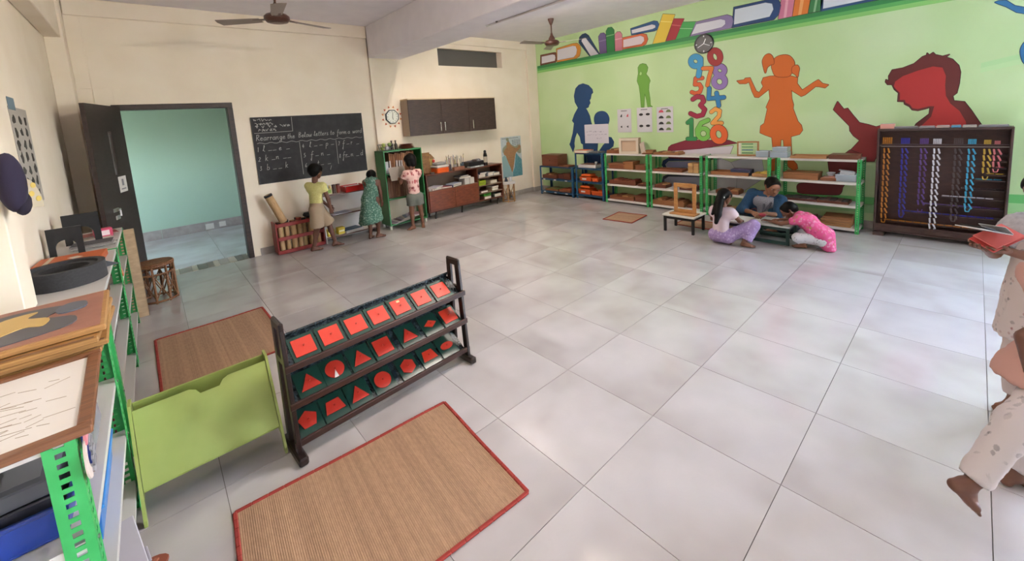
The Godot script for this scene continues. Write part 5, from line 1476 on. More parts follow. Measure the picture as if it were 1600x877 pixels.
func build_green_shelves() -> void:
	var blue := mat("1c4c70", 0.4)
	var blued := mat("18405f", 0.45)
	var grn := rough_mat("rackgreen", noise_tex(71, 0.02, [[0.0, "2f9e52"], [1.0, "3fb163"]]), 0.4, Vector3(2, 2, 2))
	var brd := mat("d6d2cd", 0.35)
	var q := -PI / 2
	rack_unit("low navy blue three-board rack in the corner of the cream and green walls", V(6.33, 0, -5.65), q, 0.9, 0.34, 0.606, [0.075, 0.34, 0.606], blue, blued, "", true)
	rack_unit("taller navy blue four-board rack beside the low corner one", V(6.345, 0, -4.82), q, 0.66, 0.32, 0.9, [0.085, 0.345, 0.605, 0.9], blue, blued, "", true)
	var zs := [-4.025, -3.125, -2.215, -1.28]
	var nm := ["green rack with white boards next to the navy racks", "green rack with white boards behind the small black-legged table", "green rack with white boards directly behind the seated teacher", "green rack with white boards nearest the dark bead cabinet"]
	for i in 4:
		rack_unit(nm[i], V(6.35, 0, zs[i]), q, 0.86, 0.32, 0.9, [0.06, 0.34, 0.62, 0.9], grn, brd, "green racks along the green wall")
	# contents, rack by rack
	var xf := 6.345
	var bx := wooden_box("large dark wooden box on top of the low navy rack", V(6.33, 0.607, -5.82), 0.44, 0.235, 0.3, 0)
	obj("finger_hole", Geo.new().cyl(V(0, 0.12, 0.15), V(0, 0.12, 0.152), 0.012), mat("2a1510", 0.7), bx)
	wooden_tray("flat wooden tray on top of the low navy rack beside the large dark box", V(6.27, 0.607, -5.44), 0.26, 0.035, 0.2, 1, 0)
	wooden_tray("dark wooden tray of pegs on the middle board of the low navy rack, wall-corner end", V(xf, 0.341, -5.9), 0.4, 0.09, 0.22, 0, 5)
	wooden_box("small dark cube box at the centre of the middle board of the low navy rack", V(xf, 0.341, -5.6), 0.13, 0.1, 0.16, 4)
	wooden_box("dark wooden case on the middle board of the low navy rack beside the taller rack", V(xf, 0.341, -5.43), 0.17, 0.12, 0.2, 0)
	wooden_tray("green-lined wooden tray on the bottom board of the low navy rack", V(xf, 0.076, -5.86), 0.36, 0.05, 0.22, 2, 3, q, ["5c6b3a", "7a6a3c"])
	wooden_tray("reddish wooden tray on the bottom board of the low navy rack", V(xf, 0.076, -5.5), 0.3, 0.065, 0.22, 1, 3, q, ["a04b2c", "8f4a2c"])
	for k in 3:
		for lv in 2:
			var lab := thing("shelf_label", "small white label, %s along the %s board edge of the low navy rack" % [["first", "second", "third"][k], ["bottom", "middle"][lv]], "label", V(6.157, [0.062, 0.327][lv], -5.98 + 0.3 * k), q, "white labels on the low navy rack")
			obj("card", Geo.new().box(V(0, 0, 0), V(0.06, 0.022, 0.001)), mat("d5d6d8", 0.5), lab)
	var o1 := book_at("orange book lying on top of the taller navy rack", "d06426", V(6.27, 0.901, -4.98), 0.3, 0.22, 0.05, q)
	var o2 := thing("tray", "flat grey metal tray on top of the taller navy rack beside the orange book", "tray", V(6.28, 0.901, -4.69), q)
	obj("tub", tray_geo(0.22, 0.025, 0.2, 0.004), mat("77787c", 0.35, 0.5), o2)
	var ws := thing("paper_stack", "thick stack of white cards on the upper board of the taller navy rack", "paper", V(6.345, 0.607, -4.9), q)
	obj("sheets", Geo.new().box(V(0, 0.03, 0), V(0.42, 0.06, 0.24), 0.004), mat("c9c6c3", 0.7), ws)
	obj("cover_board", Geo.new().box(V(0.02, 0.064, 0), V(0.36, 0.008, 0.2), 0.002), mat("7c5846", 0.6), ws)
	var jr := thing("jar", "tiny glass jar with white lid on the card stack of the taller navy rack", "jar", V(6.3, 0.676, -4.73))
	obj("glass_body", Geo.new().lathe([Vector2(0, 0), Vector2(0.025, 0), Vector2(0.025, 0.035), Vector2(0, 0.036)], Vector3.ZERO, 14), mat("9aa5a8", 0.15), jr)
	obj("lid", Geo.new().cyl(V(0, 0.036, 0), V(0, 0.048, 0), 0.026), mat("d8d6d2", 0.4), jr)
	var oc := [["orange domed plastic basket on the lower middle board of the taller navy rack", -4.96, 0.346, 0.27, 0.13, true], ["small orange plastic tub on the lower middle board of the taller navy rack", -4.73, 0.346, 0.13, 0.1, false], ["orange domed basket with white label, bottom board of the taller navy rack", -5.0, 0.086, 0.28, 0.16, true], ["open orange plastic crate on the bottom board of the taller navy rack", -4.69, 0.086, 0.25, 0.12, false]]
	for o in oc:
		var b := thing("plastic_basket", o[0], "basket", V(6.345, o[2], o[1]), q)
		obj("tub", tray_geo(o[3], o[4] * 0.6, 0.2, 0.005, 0.01), mat("cf5420", 0.4), b)
		if o[5]:
			obj("lid", Geo.new().box(V(0, o[4] * 0.82, 0), V(o[3] * 0.9, o[4] * 0.34, 0.19), 0.03), mat("d9632c", 0.4), b)
			obj("label", Geo.new().box(V(-0.02, o[4] * 0.3, 0.112), V(0.1, 0.03, 0.002)), mat("d6cfc8", 0.5), b)
		else:
			obj("rim", Geo.new().box(V(0, o[4] * 0.6, 0.106), V(o[3] + 0.02, 0.012, 0.012), 0.003), mat("e07038", 0.4), b)
	# first green rack
	wooden_tray("small tray of wooden blocks topping the first green rack beside the navy one", V(6.3, 0.901, -4.27), 0.28, 0.08, 0.2, 1, 4)
	var cab := thing("inset_cabinet", "cream card cabinet standing tilted on top of the first green rack", "cabinet", V(6.28, 0.901, -3.98), q + 0.25)
	var cream := mat("cdbfab", 0.6)
	obj("front_frame", Geo.new().span(V(-0.17, 0, 0.06), V(-0.13, 0.27, 0.075)).span(V(0.13, 0, 0.06), V(0.17, 0.27, 0.075)).span(V(-0.13, 0, 0.06), V(0.13, 0.04, 0.075)).span(V(-0.13, 0.23, 0.06), V(0.13, 0.27, 0.075)), cream, cab)
	obj("back_board", Geo.new().span(V(-0.17, 0, -0.075), V(0.17, 0.27, 0.045)), mat("b5a28c", 0.7), cab)
	obj("inset_print", Geo.new().span(V(-0.125, 0.045, 0.0455), V(0.125, 0.225, 0.05)), mat("c0a58a", 0.6), cab)
	var c2 := thing("card_folder", "white open card folder leaning beside the cream cabinet on the first green rack", "folder", V(6.25, 0.902, -3.69), q - 0.5)
	c2.rotation.z = 0.35
	obj("sheet", Geo.new().box(V(0, 0.1, 0), V(0.14, 0.2, 0.01), 0.002), mat("d2c9bb", 0.6), c2)
	obj("flap", Geo.new().box(V(0.02, 0.1, 0.02), V(0.13, 0.19, 0.006), 0.002), mat("c3b6a4", 0.6), c2)
	var lowb := thing("wooden_strip_set", "stack of thin wooden strips at the gap between the first two green racks' tops", "blocks", V(6.27, 0.901, -3.6), q)
	for k in 3:
		obj("strip", Geo.new().box(V(0.01 * k, 0.012 + 0.024 * k, 0), V(0.19 - 0.02 * k, 0.02, 0.16 - 0.03 * k), 0.003), wd([1, 3, 2][k]), lowb)
	wooden_box("long dark wooden box on the upper board of the first green rack", V(xf, 0.621, -4.24), 0.33, 0.1, 0.22, 1)
	wooden_box("wooden box with raised lid mid upper board of the first green rack", V(xf, 0.621, -4.0), 0.2, 0.14, 0.22, 2)
	wooden_box("low brown wooden box, last on the upper board of the first green rack", V(xf, 0.621, -3.77), 0.19, 0.085, 0.2, 1)
	wooden_tray("wide reddish tray of rods on the lower middle board of the first green rack", V(xf, 0.341, -4.13), 0.54, 0.09, 0.22, 0, 6, q, ["7a3a28", "8a4a34", "6b3022"])
	wooden_tray("flat dark tray on the lower middle board of the first green rack", V(xf, 0.341, -3.74), 0.18, 0.05, 0.2, 4, 2)
	wooden_tray("wide brown tray of shapes on the bottom board of the first green rack", V(xf, 0.061, -4.15), 0.5, 0.08, 0.22, 1, 4)
	wooden_box("dark brown wooden case on the bottom board of the first green rack", V(xf, 0.061, -3.76), 0.24, 0.11, 0.22, 0)
	# second green rack
	wooden_tray("long flat tray of cut shapes on top of the second green rack", V(6.29, 0.901, -3.27), 0.44, 0.045, 0.2, 2, 6)
	wooden_tray("wide flat tray on the upper board of the second green rack", V(xf, 0.621, -3.28), 0.5, 0.05, 0.22, 1, 0)
	for k in 6:
		var cb := thing("wooden_block", "tan wooden block, %s layer, %s side of the stack on the second green rack" % [["bottom", "middle", "top"][k / 2], ["navy rack", "abacus"][k % 2]], "block", V(6.33, 0.621 + 0.052 * (k / 2), -2.9 + 0.085 * (k % 2)), q, "tan block stack")
		obj("block", Geo.new().box(V(0, 0.025, 0), V(0.08, 0.05, 0.16), 0.004), mat(["b9925f", "c49d69", "ad8554"][k % 3], 0.6), cb)
	wooden_tray("short tray of dark pieces on the lower middle board of the second green rack", V(xf, 0.341, -3.41), 0.2, 0.07, 0.2, 0, 3)
	wooden_tray("long tray of dark red pieces on the lower middle board of the second green rack", V(xf, 0.341, -2.94), 0.28, 0.075, 0.2, 4, 5, q, ["7a2f24", "8f3d2c"])
	wooden_tray("long tray of graded wooden cubes on the bottom board of the second green rack", V(xf, 0.061, -3.27), 0.54, 0.1, 0.24, 2, 7, q, ["8d5a38", "a5764a", "7b4a2d"])
	wooden_tray("small dark tray on the bottom board of the second green rack", V(xf, 0.061, -2.87), 0.2, 0.05, 0.18, 0, 2)
	# third green rack
	var ab := thing("abacus", "small wooden bead abacus standing on top of the third green rack", "abacus", V(6.3, 0.901, -2.1), q + 0.12)
	for s in [-1.0, 1.0]:
		obj("upright", Geo.new().box(V(s * 0.125, 0.105, 0), V(0.022, 0.21, 0.03), 0.003), wd(3), ab)
	for y in [0.012, 0.2]:
		obj("rail", Geo.new().box(V(0, y, 0), V(0.228, 0.022, 0.03), 0.003), wd(3), ab)
	obj("number_strip", Geo.new().box(V(-0.1, 0.105, 0.016), V(0.03, 0.16, 0.002)), mat("d6d2c4", 0.5), ab)
	for k in 4:
		var y := 0.045 + 0.042 * k
		var wr := obj("wire", Geo.new().cyl(V(-0.114, y, 0), V(0.114, y, 0), 0.002, 0.002, 6), mat("a9a9a4", 0.3, 0.8), ab)
		for j in 10:
			obj("bead", Geo.new().ball(V(-0.07 + 0.014 * j, y, 0), V(0.0065, 0.009, 0.009), 8, 6), mat(["3f8a4a", "2f6fa0", "4fa05a", "3f8a4a"][k], 0.35), wr)
	var pl := StandardMaterial3D.new()
	pl.albedo_color = Color(0.78, 0.84, 0.88, 0.45)
	pl.transparency = BaseMaterial3D.TRANSPARENCY_ALPHA
	pl.roughness = 0.15
	for k in 3:
		var cb := thing("plastic_box", ["low clear plastic box on top of the third green rack beside the abacus", "clear plastic tub on top of the rack in front of the painted girl's legs", "clear plastic box stacked on the tub before the painted girl's legs"][k], "box", V(6.3, 0.901 + (0.085 if k == 2 else 0.0), [-1.9, -1.7, -1.69][k]), q)
		obj("tub", tray_geo([0.15, 0.2, 0.17][k], [0.08, 0.08, 0.05][k], 0.16, 0.003), pl, cb)
		obj("rim", Geo.new().box(V(0, [0.08, 0.08, 0.05][k], 0.08), V([0.155, 0.205, 0.175][k], 0.006, 0.008), 0.001), mat("c4ced6", 0.3), cb)
		obj("filling", Geo.new().box(V(0, 0.022, 0), V([0.12, 0.16, 0.13][k], 0.03, 0.12), 0.006), mat(["9fb0bb", "aeb9c0", "c7d0d6"][k], 0.6), cb)
	wooden_tray("long orange-brown tray on the upper board of the third green rack behind the teacher", V(xf, 0.621, -2.33), 0.52, 0.065, 0.22, 2, 0)
	var bl := thing("colour_box", "dark blue box of sticks resting in the long tray behind the teacher", "box", V(6.345, 0.6295, -2.19), q)
	obj("case", Geo.new().box(V(0, 0.04, 0), V(0.26, 0.075, 0.16), 0.003), mat("39405c", 0.5), bl)
	obj("stick_row", Geo.new().box(V(0, 0.08, 0.02), V(0.22, 0.008, 0.1), 0.002), mat("5d4a6b", 0.5), bl)
	wooden_tray("yellow-rimmed tray on the upper board of the third green rack", V(xf, 0.621, -1.93), 0.2, 0.06, 0.2, 3, 2, q, ["c9a63a", "d4b452"])
	wooden_tray("brown tray on the third green rack just behind the teacher's shoulder", V(xf, 0.341, -2.36), 0.32, 0.065, 0.2, 1, 3)
	wooden_tray("dark tray low in the third green rack behind the long-haired girl", V(xf, 0.061, -2.4), 0.3, 0.07, 0.2, 0, 3)
	wooden_tray("tan tray on the lower middle board of the third green rack hidden behind the teacher", V(xf, 0.341, -1.97), 0.26, 0.06, 0.2, 2, 2)
	# fourth green rack
	wooden_tray("pale flat wooden tray on top of the fourth green rack", V(6.29, 0.901, -1.37), 0.38, 0.045, 0.22, 3, 0)
	wooden_box("flat dark wooden case on top of the fourth green rack at the bead cabinet end", V(6.3, 0.901, -1.02), 0.28, 0.055, 0.22, 0)
	wooden_box("long brown wooden case on the upper board of the fourth green rack", V(xf, 0.621, -1.46), 0.38, 0.09, 0.22, 2)
	wooden_tray("pinkish wooden tray on the upper board of the fourth green rack", V(xf, 0.621, -1.17), 0.16, 0.05, 0.2, 1, 2, q, ["b58a78", "a87865"])
	var gl := thing("glass_dish", "small glass dish standing on the pinkish tray of the fourth green rack", "dish", V(6.33, 0.673, -1.16))
	obj("bowl", Geo.new().lathe([Vector2(0, 0), Vector2(0.02, 0.0), Vector2(0.05, 0.045), Vector2(0.046, 0.045), Vector2(0.018, 0.005), Vector2(0, 0.005)], Vector3.ZERO, 18), mat("b9c0c2", 0.12), gl)
	obj("foot_ring", Geo.new().lathe([Vector2(0.02, 0), Vector2(0.024, 0.003), Vector2(0.02, 0.006)], Vector3.ZERO, 18), mat("8f989b", 0.12), gl)
	var cbx := thing("plastic_box", "clear plastic box holding white paper on the fourth green rack's upper board", "box", V(6.34, 0.621, -1.0), q)
	obj("tub", tray_geo(0.2, 0.085, 0.18, 0.003), pl, cbx)
	obj("rim", Geo.new().box(V(0, 0.085, 0.09), V(0.205, 0.006, 0.008), 0.001), mat("b9c4cc", 0.3), cbx)
	var pr := thing("paper_pad", "white paper pad sticking out of the clear plastic box of the fourth green rack", "paper", V(6.345, 0.626, -1.0), q)
	obj("sheets", Geo.new().box(V(0, 0.06, 0), V(0.14, 0.11, 0.05), 0.003, Basis(Vector3.FORWARD, 0.12)), mat("d5d9de", 0.7), pr)
	obj("binding", Geo.new().box(V(-0.012, 0.118, 0), V(0.14, 0.008, 0.052), 0.002, Basis(Vector3.FORWARD, 0.12)), mat("aeb6bf", 0.6), pr)
	wooden_tray("dark grey tray of flat shapes on the lower middle board of the fourth green rack", V(xf, 0.341, -1.47), 0.37, 0.035, 0.22, 4, 4, q, ["3c3a38", "4a4542"])
	wooden_tray("dark tray of small tablets, lower middle board of the rack beside the bead cabinet", V(xf, 0.341, -1.12), 0.32, 0.04, 0.22, 0, 5, q, ["3f3a3a", "54403a"])
	for k in 4:
		var b := thing("wooden_board", ["lowest pale wooden board of the pile at the foot of the fourth green rack", "second pale wooden board of the pile at the foot of the fourth green rack", "third wooden board of the pile at the foot of the fourth green rack", "topmost darker wooden board of the pile at the foot of the fourth green rack"][k], "board", V(6.335 + 0.005 * k, 0.061 + 0.03 * k, -1.1 + 0.01 * k), q + 0.02 * k)
		obj("board", Geo.new().box(V(0, 0.014, 0), V(0.34 - 0.02 * k, 0.027, 0.24), 0.004), wd(3 if k < 3 else 2), b)
	var wg := thing("wooden_wedge", "dark wooden wedge beside the board pile of the fourth green rack", "block", V(6.33, 0.061, -1.35), q)
	obj("wedge", Geo.new().prism(PackedVector2Array([Vector2(-0.07, 0), Vector2(0.07, 0), Vector2(0.07, 0.11), Vector2(0.03, 0.1)]), 0.12), wd(0), wg)

func build_bead_board() -> void:
	# dark cabinet of hanging bead chains
	var X := 6.3
	var z0 := -0.735
	var z1 := 0.27
	var zc := (z0 + z1) / 2
	var W := z1 - z0
	var q := -PI / 2
	var c := thing("bead_cabinet", "tall dark brown open cabinet hung with coloured bead chains under the painted red boy", "cabinet", V(6.42, 0, zc), q)
	var dw := wood("bead_dark", "2a1714", "42271f", 0.45, 1, 81)
	var dp := wood("bead_panel", "331d18", "452a23", 0.6, 1, 82)
	obj("back_panel", Geo.new().span(V(-W / 2, 0.03, -0.07), V(W / 2, 1.25, -0.055)), dp, c)
	for s in [-1.0, 1.0]:
		obj("side_panel", Geo.new().span(V(s * W / 2, 0.05, -0.07), V(s * (W / 2 - 0.02), 1.25, 0.12), 0.003), dw, c)
		obj("foot", Geo.new().box(V(s * (W / 2 - 0.05), 0.022, 0.05), V(0.1, 0.045, 0.2), 0.004), dw, c)
	obj("top_board", Geo.new().span(V(-W / 2 + 0.02, 1.225, -0.055), V(W / 2 - 0.02, 1.25, 0.12), 0.003), dw, c)
	obj("bottom_board", Geo.new().span(V(-W / 2 + 0.02, 0.05, -0.055), V(W / 2 - 0.02, 0.07, 0.12), 0.003), dw, c)
	obj("kick_rail", Geo.new().span(V(-W / 2 + 0.02, 0.07, 0.1), V(W / 2 - 0.02, 0.14, 0.12), 0.003), dw, c)
	var steel := mat("8a8078", 0.35, 0.7)
	obj("rod", Geo.new().cyl(V(-W / 2 + 0.02, 1.05, 0.1), V(W / 2 - 0.02, 1.05, 0.1), 0.005, 0.005, 8), steel, c)
	# bars of squares on narrow ledges: px -> z, y read once from the picture's geometry
	var hues := ["b3711f", "2a2a9a", "5a3a86", "d5d5da", "4e4343", "3a9ec0", "c9a83f", "c96f74"]
	var names := ["amber", "deep blue", "purple", "white", "dark brown", "turquoise", "yellow", "pink"]
	# x along the cabinet (0 = rack end), length down, depth of hang
	var cx := [0.085, 0.235, 0.385, 0.485, 0.64, 0.735, 0.84, 0.905]
	var ln := [0.86, 0.78, 0.7, 0.9, 0.77, 0.65, 0.3, 0.22]
	for i in 8:
		var x: float = -W / 2 + cx[i]
		var at := c.transform * V(x, 1.05, 0.1)
		var t := thing("bead_chain", "%s bead chain hanging down the front of the dark cabinet" % names[i], "bead chain", at, q)
		var m := mat(hues[i], 0.35)
		# folded strand: two runs of bars joined by loops
		var L: float = ln[i]
		var bar := 0.052
		var n := int(L / (bar + 0.012))
		for s in 2:
			var xo := -0.018 + 0.036 * s
			for k in n:
				var y := -0.02 - k * (bar + 0.012)
				var lean := 0.009 * (0.35 if s == 0 else 1.0) * (1.0 if (k + i) % 3 else 0.5)
				var g := Geo.new()
				for b in 5:
					g.ball(V(xo + lean * (b - 2) * 0.5, y - bar * (b + 0.5) / 5.0, 0.012), V(0.009, 0.0064, 0.009), 7, 5)
				g.cyl(V(xo - lean, y + 0.002, 0.012), V(xo + lean, y - bar - 0.006, 0.012), 0.003, 0.003, 5)
				obj("bead_bar", g, m, t)
		obj("end_loop", Geo.new().tube([V(-0.018, -L, 0.012), V(-0.012, -L - 0.03, 0.012), V(0.012, -L - 0.03, 0.012), V(0.018, -L, 0.012)], 0.005, 6), m, t)
		# bead square lying above on the upper ledge
		var sq := thing("bead_square", "%s bead square standing on the upper ledge of the dark cabinet" % names[i], "bead square", c.transform * V(x - 0.0, 1.075, 0.07), q)
		var sw: float = [0.085, 0.075, 0.07, 0.065, 0.07, 0.06, 0.05, 0.04][i]
		var g2 := Geo.new()
		for r in 5:
			for k in 5:
				g2.box(V(-sw / 2 + sw * (k + 0.5) / 5, sw * (r + 0.5) / 5 * 0.9, 0.0), V(sw / 5.4, sw / 6.0, sw / 5.4), sw / 18)
		obj("bead_grid", g2, m, sq)
	obj("ledge", Geo.new().span(V(-W / 2 + 0.02, 1.062, 0.045), V(W / 2 - 0.02, 1.072, 0.095), 0.002), dw, c)
	# chains laid along stepped ledges towards the far side
	var st := [[0.06, 0.17, 0], [0.22, 0.295, 1], [0.38, 0.4, 2], [0.52, 0.5, 3], [0.66, 0.6, 4], [0.75, 0.7, 5], [0.82, 0.76, 6], [0.88, 0.83, 7], [0.91, 0.9, 7], [0.92, 0.96, 4]]
	for i in st.size():
		var s: Array = st[i]
		var x0: float = -W / 2 + s[0] + 0.02
		var x1 := W / 2 - 0.025
		obj("ledge", Geo.new().span(V(x0, s[1] - 0.012, -0.054), V(x1, s[1], 0.05), 0.002), dw, c)
		if x1 - x0 < 0.05:
			continue
		var t := thing("bead_chain", "%s bead chain laid flat along the %s ledge of the dark cabinet" % [names[s[2]], ["lowest", "second lowest", "third up", "fourth up", "fifth up", "sixth up", "seventh up", "eighth up", "ninth up", "topmost"][i]], "bead chain", c.transform * V(x0, s[1], 0.03), q)
		var n := int((x1 - x0 - 0.01) / 0.062)
		for k in n:
			var g := Geo.new()
			for b in 5:
				g.ball(V(0.012 + k * 0.062 + 0.0105 * b, 0.0075, 0.003 * ((k % 2) * 2 - 1)), V(0.006, 0.0075, 0.0075), 7, 5)
			g.cyl(V(0.005 + k * 0.062, 0.0075, 0), V(0.066 + k * 0.062, 0.0075, 0), 0.0015, 0.0015, 5)
			obj("bead_bar", g, mat(hues[s[2]], 0.4), t)
	# boxes along the top
	var tb := [["pale pink covered box", "c98f80", 0.02, 0.12, 0.055], ["grey card strip", "6d6a70", 0.14, 0.19, 0.02], ["pale card strip", "8f8d8f", 0.34, 0.12, 0.02], ["tan card strip", "a8948a", 0.47, 0.1, 0.022], ["blue card strip", "4a86a8", 0.58, 0.07, 0.024], ["buff card strip", "a39a8f", 0.66, 0.1, 0.022], ["long grey card strip", "77757b", 0.77, 0.2, 0.02]]
	for b in tb:
		var t := thing("card_strip" if b[4] < 0.03 else "storage_box", b[0] + " lying on top of the dark bead cabinet", "card" if b[4] < 0.03 else "box", c.transform * V(-W / 2 + b[2] + b[3] / 2, 1.2505, 0.06), q)
		obj("body", Geo.new().box(V(0, b[4] / 2, 0), V(b[3], b[4], 0.09), 0.003), mat(b[1], 0.5), t)
		obj("top_sheet", Geo.new().box(V(0, b[4] + 0.001, 0), V(b[3] * 0.9, 0.002, 0.08)), mat("b9b4b4", 0.4), t)

# ---------------------------------------------------------------- mats, tables, stands on the floor
func straw_mat(label: String, c: Vector3, w: float, d: float, turn: float, key: int, group := "woven floor mats") -> void:
	var t := thing("floor_mat", label, "mat", c, turn, group)
	var k := "mat%d" % key
	if not mats.has(k):
		# woven reeds: fine ribs across, faint bands of tone
		var im := Image.create(512, 512, false, Image.FORMAT_RGB8)
		var bm := Image.create(512, 512, false, Image.FORMAT_RGB8)
		var f := FastNoiseLite.new()
		f.seed = 90 + key
		f.frequency = 0.03
		var a := Color("8b6c54")
		var b := Color("b59172")
		for x in 512:
			var band := f.get_noise_2d(x * 0.9, 3.0) * 0.6 + f.get_noise_2d(x * 6.0, 40.0) * 0.5
			var rib := absf(float(x % 4) - 1.5) / 1.5
			for y in 512:
				var kn := f.get_noise_2d(x * 3.0, y * 1.2 + 300.0) * 0.28
				var th := 0.1 if (y + (5 if (x / 4) % 2 == 0 else 0)) % 10 < 2 else 0.0
				im.set_pixel(x, y, a.lerp(b, clampf(0.5 + band * 0.62 + kn - rib * 0.07 - th, 0.0, 1.0)))
				var h := clampf(1.0 - rib * rib - th * 2.0, 0.0, 1.0)
				bm.set_pixel(x, y, Color(h, h, h))
		bm.bump_map_to_normal_map(2.0)
		var m := StandardMaterial3D.new()
		m.albedo_texture = ImageTexture.create_from_image(im)
		m.normal_enabled = true
		m.normal_texture = ImageTexture.create_from_image(bm)
		m.normal_scale = 0.25
		m.roughness = 0.75
		m.uv1_scale = V(1, 1, 1)
		mats[k] = m
	# gently wavy sheet, uv in cells of 1.0 m
	var g := Geo.new()
	var nx := 20
	var nz := 14
	var hh := func(x: float, z: float) -> float:
		return 0.007 + 0.0025 * sin(x * 7.0 + z * 4.0) + 0.0018 * sin(z * 11.0 - x * 3.0)
	for i in nx:
		for j in nz:
			var q: Array[Vector3] = []
			var us: Array[Vector2] = []
			for s in [[0, 0], [1, 0], [1, 1], [0, 1]]:
				var x: float = -w / 2 + w * (i + s[0]) / nx
				var z: float = -d / 2 + d * (j + s[1]) / nz
				q.append(V(x, hh.call(x, z), z))
				us.append(Vector2(x, z) * 0.98)
			g.quad(q[0], q[1], q[2], q[3], (q[1] - q[0]).cross(q[3] - q[0]).normalized() * -1.0, us[0], us[1], us[2], us[3])
	g.quad(V(-w / 2, 0.002, -d / 2), V(w / 2, 0.002, -d / 2), V(w / 2, 0.002, d / 2), V(-w / 2, 0.002, d / 2), Vector3.DOWN)
	obj("weave", g, mats[k], t)
	var e := Geo.new()
	var bw := 0.009
	for s in [-1.0, 1.0]:
		for i in 16:
			var x0 := -w / 2 + w * i / 16
			var x1 := -w / 2 + w * (i + 1) / 16
			e.bar(V(x0 - 0.001, hh.call(x0, s * d / 2), s * d / 2), V(x1 + 0.001, hh.call(x1, s * d / 2), s * d / 2), 0.012, bw * 2, Vector3.UP, 0.004)
			var z0 := -d / 2 + d * i / 16
			var z1 := -d / 2 + d * (i + 1) / 16
			e.bar(V(s * w / 2, hh.call(s * w / 2, z0), z0 - 0.001), V(s * w / 2, hh.call(s * w / 2, z1), z1 + 0.001), 0.0121, bw * 2.02, Vector3.UP, 0.004)
	obj("red_binding", e, mat("8f2f26", 0.85), t)

func low_table(label: String, c: Vector3, w: float, d: float, h: float, top: String, legs: String, rail := false) -> Node3D:
	var t := thing("low_table", label, "table", c)
	obj("table_top", Geo.new().box(V(0, h - 0.011, 0), V(w, 0.022, d), 0.004), mat(top, 0.3), t)
	var g := Geo.new()
	for s in [-1.0, 1.0]:
		obj("apron", Geo.new().box(V(0, h - 0.042, s * (d / 2 - 0.03)), V(w - 0.06, 0.038, 0.014), 0.002), mat(legs, 0.4), t)
		obj("apron", Geo.new().box(V(s * (w / 2 - 0.03), h - 0.042, 0), V(0.014, 0.038, d - 0.075), 0.002), mat(legs, 0.4), t)
		if rail:
			obj("foot_rail", Geo.new().box(V(s * (w / 2 - 0.03), 0.02, 0), V(0.03, 0.036, d - 0.07), 0.003), mat(legs, 0.4), t)
			obj("mid_rail", Geo.new().box(V(s * (w / 2 - 0.03), 0.13, 0), V(0.02, 0.02, d - 0.07), 0.003), mat(legs, 0.4), t)
		for s2 in [-1.0, 1.0]:
			obj("leg", Geo.new().box(V(s * (w / 2 - 0.03), (h - 0.022) / 2, s2 * (d / 2 - 0.03)), V(0.032, h - 0.023, 0.032), 0.003), mat(legs, 0.4), t)
	return t

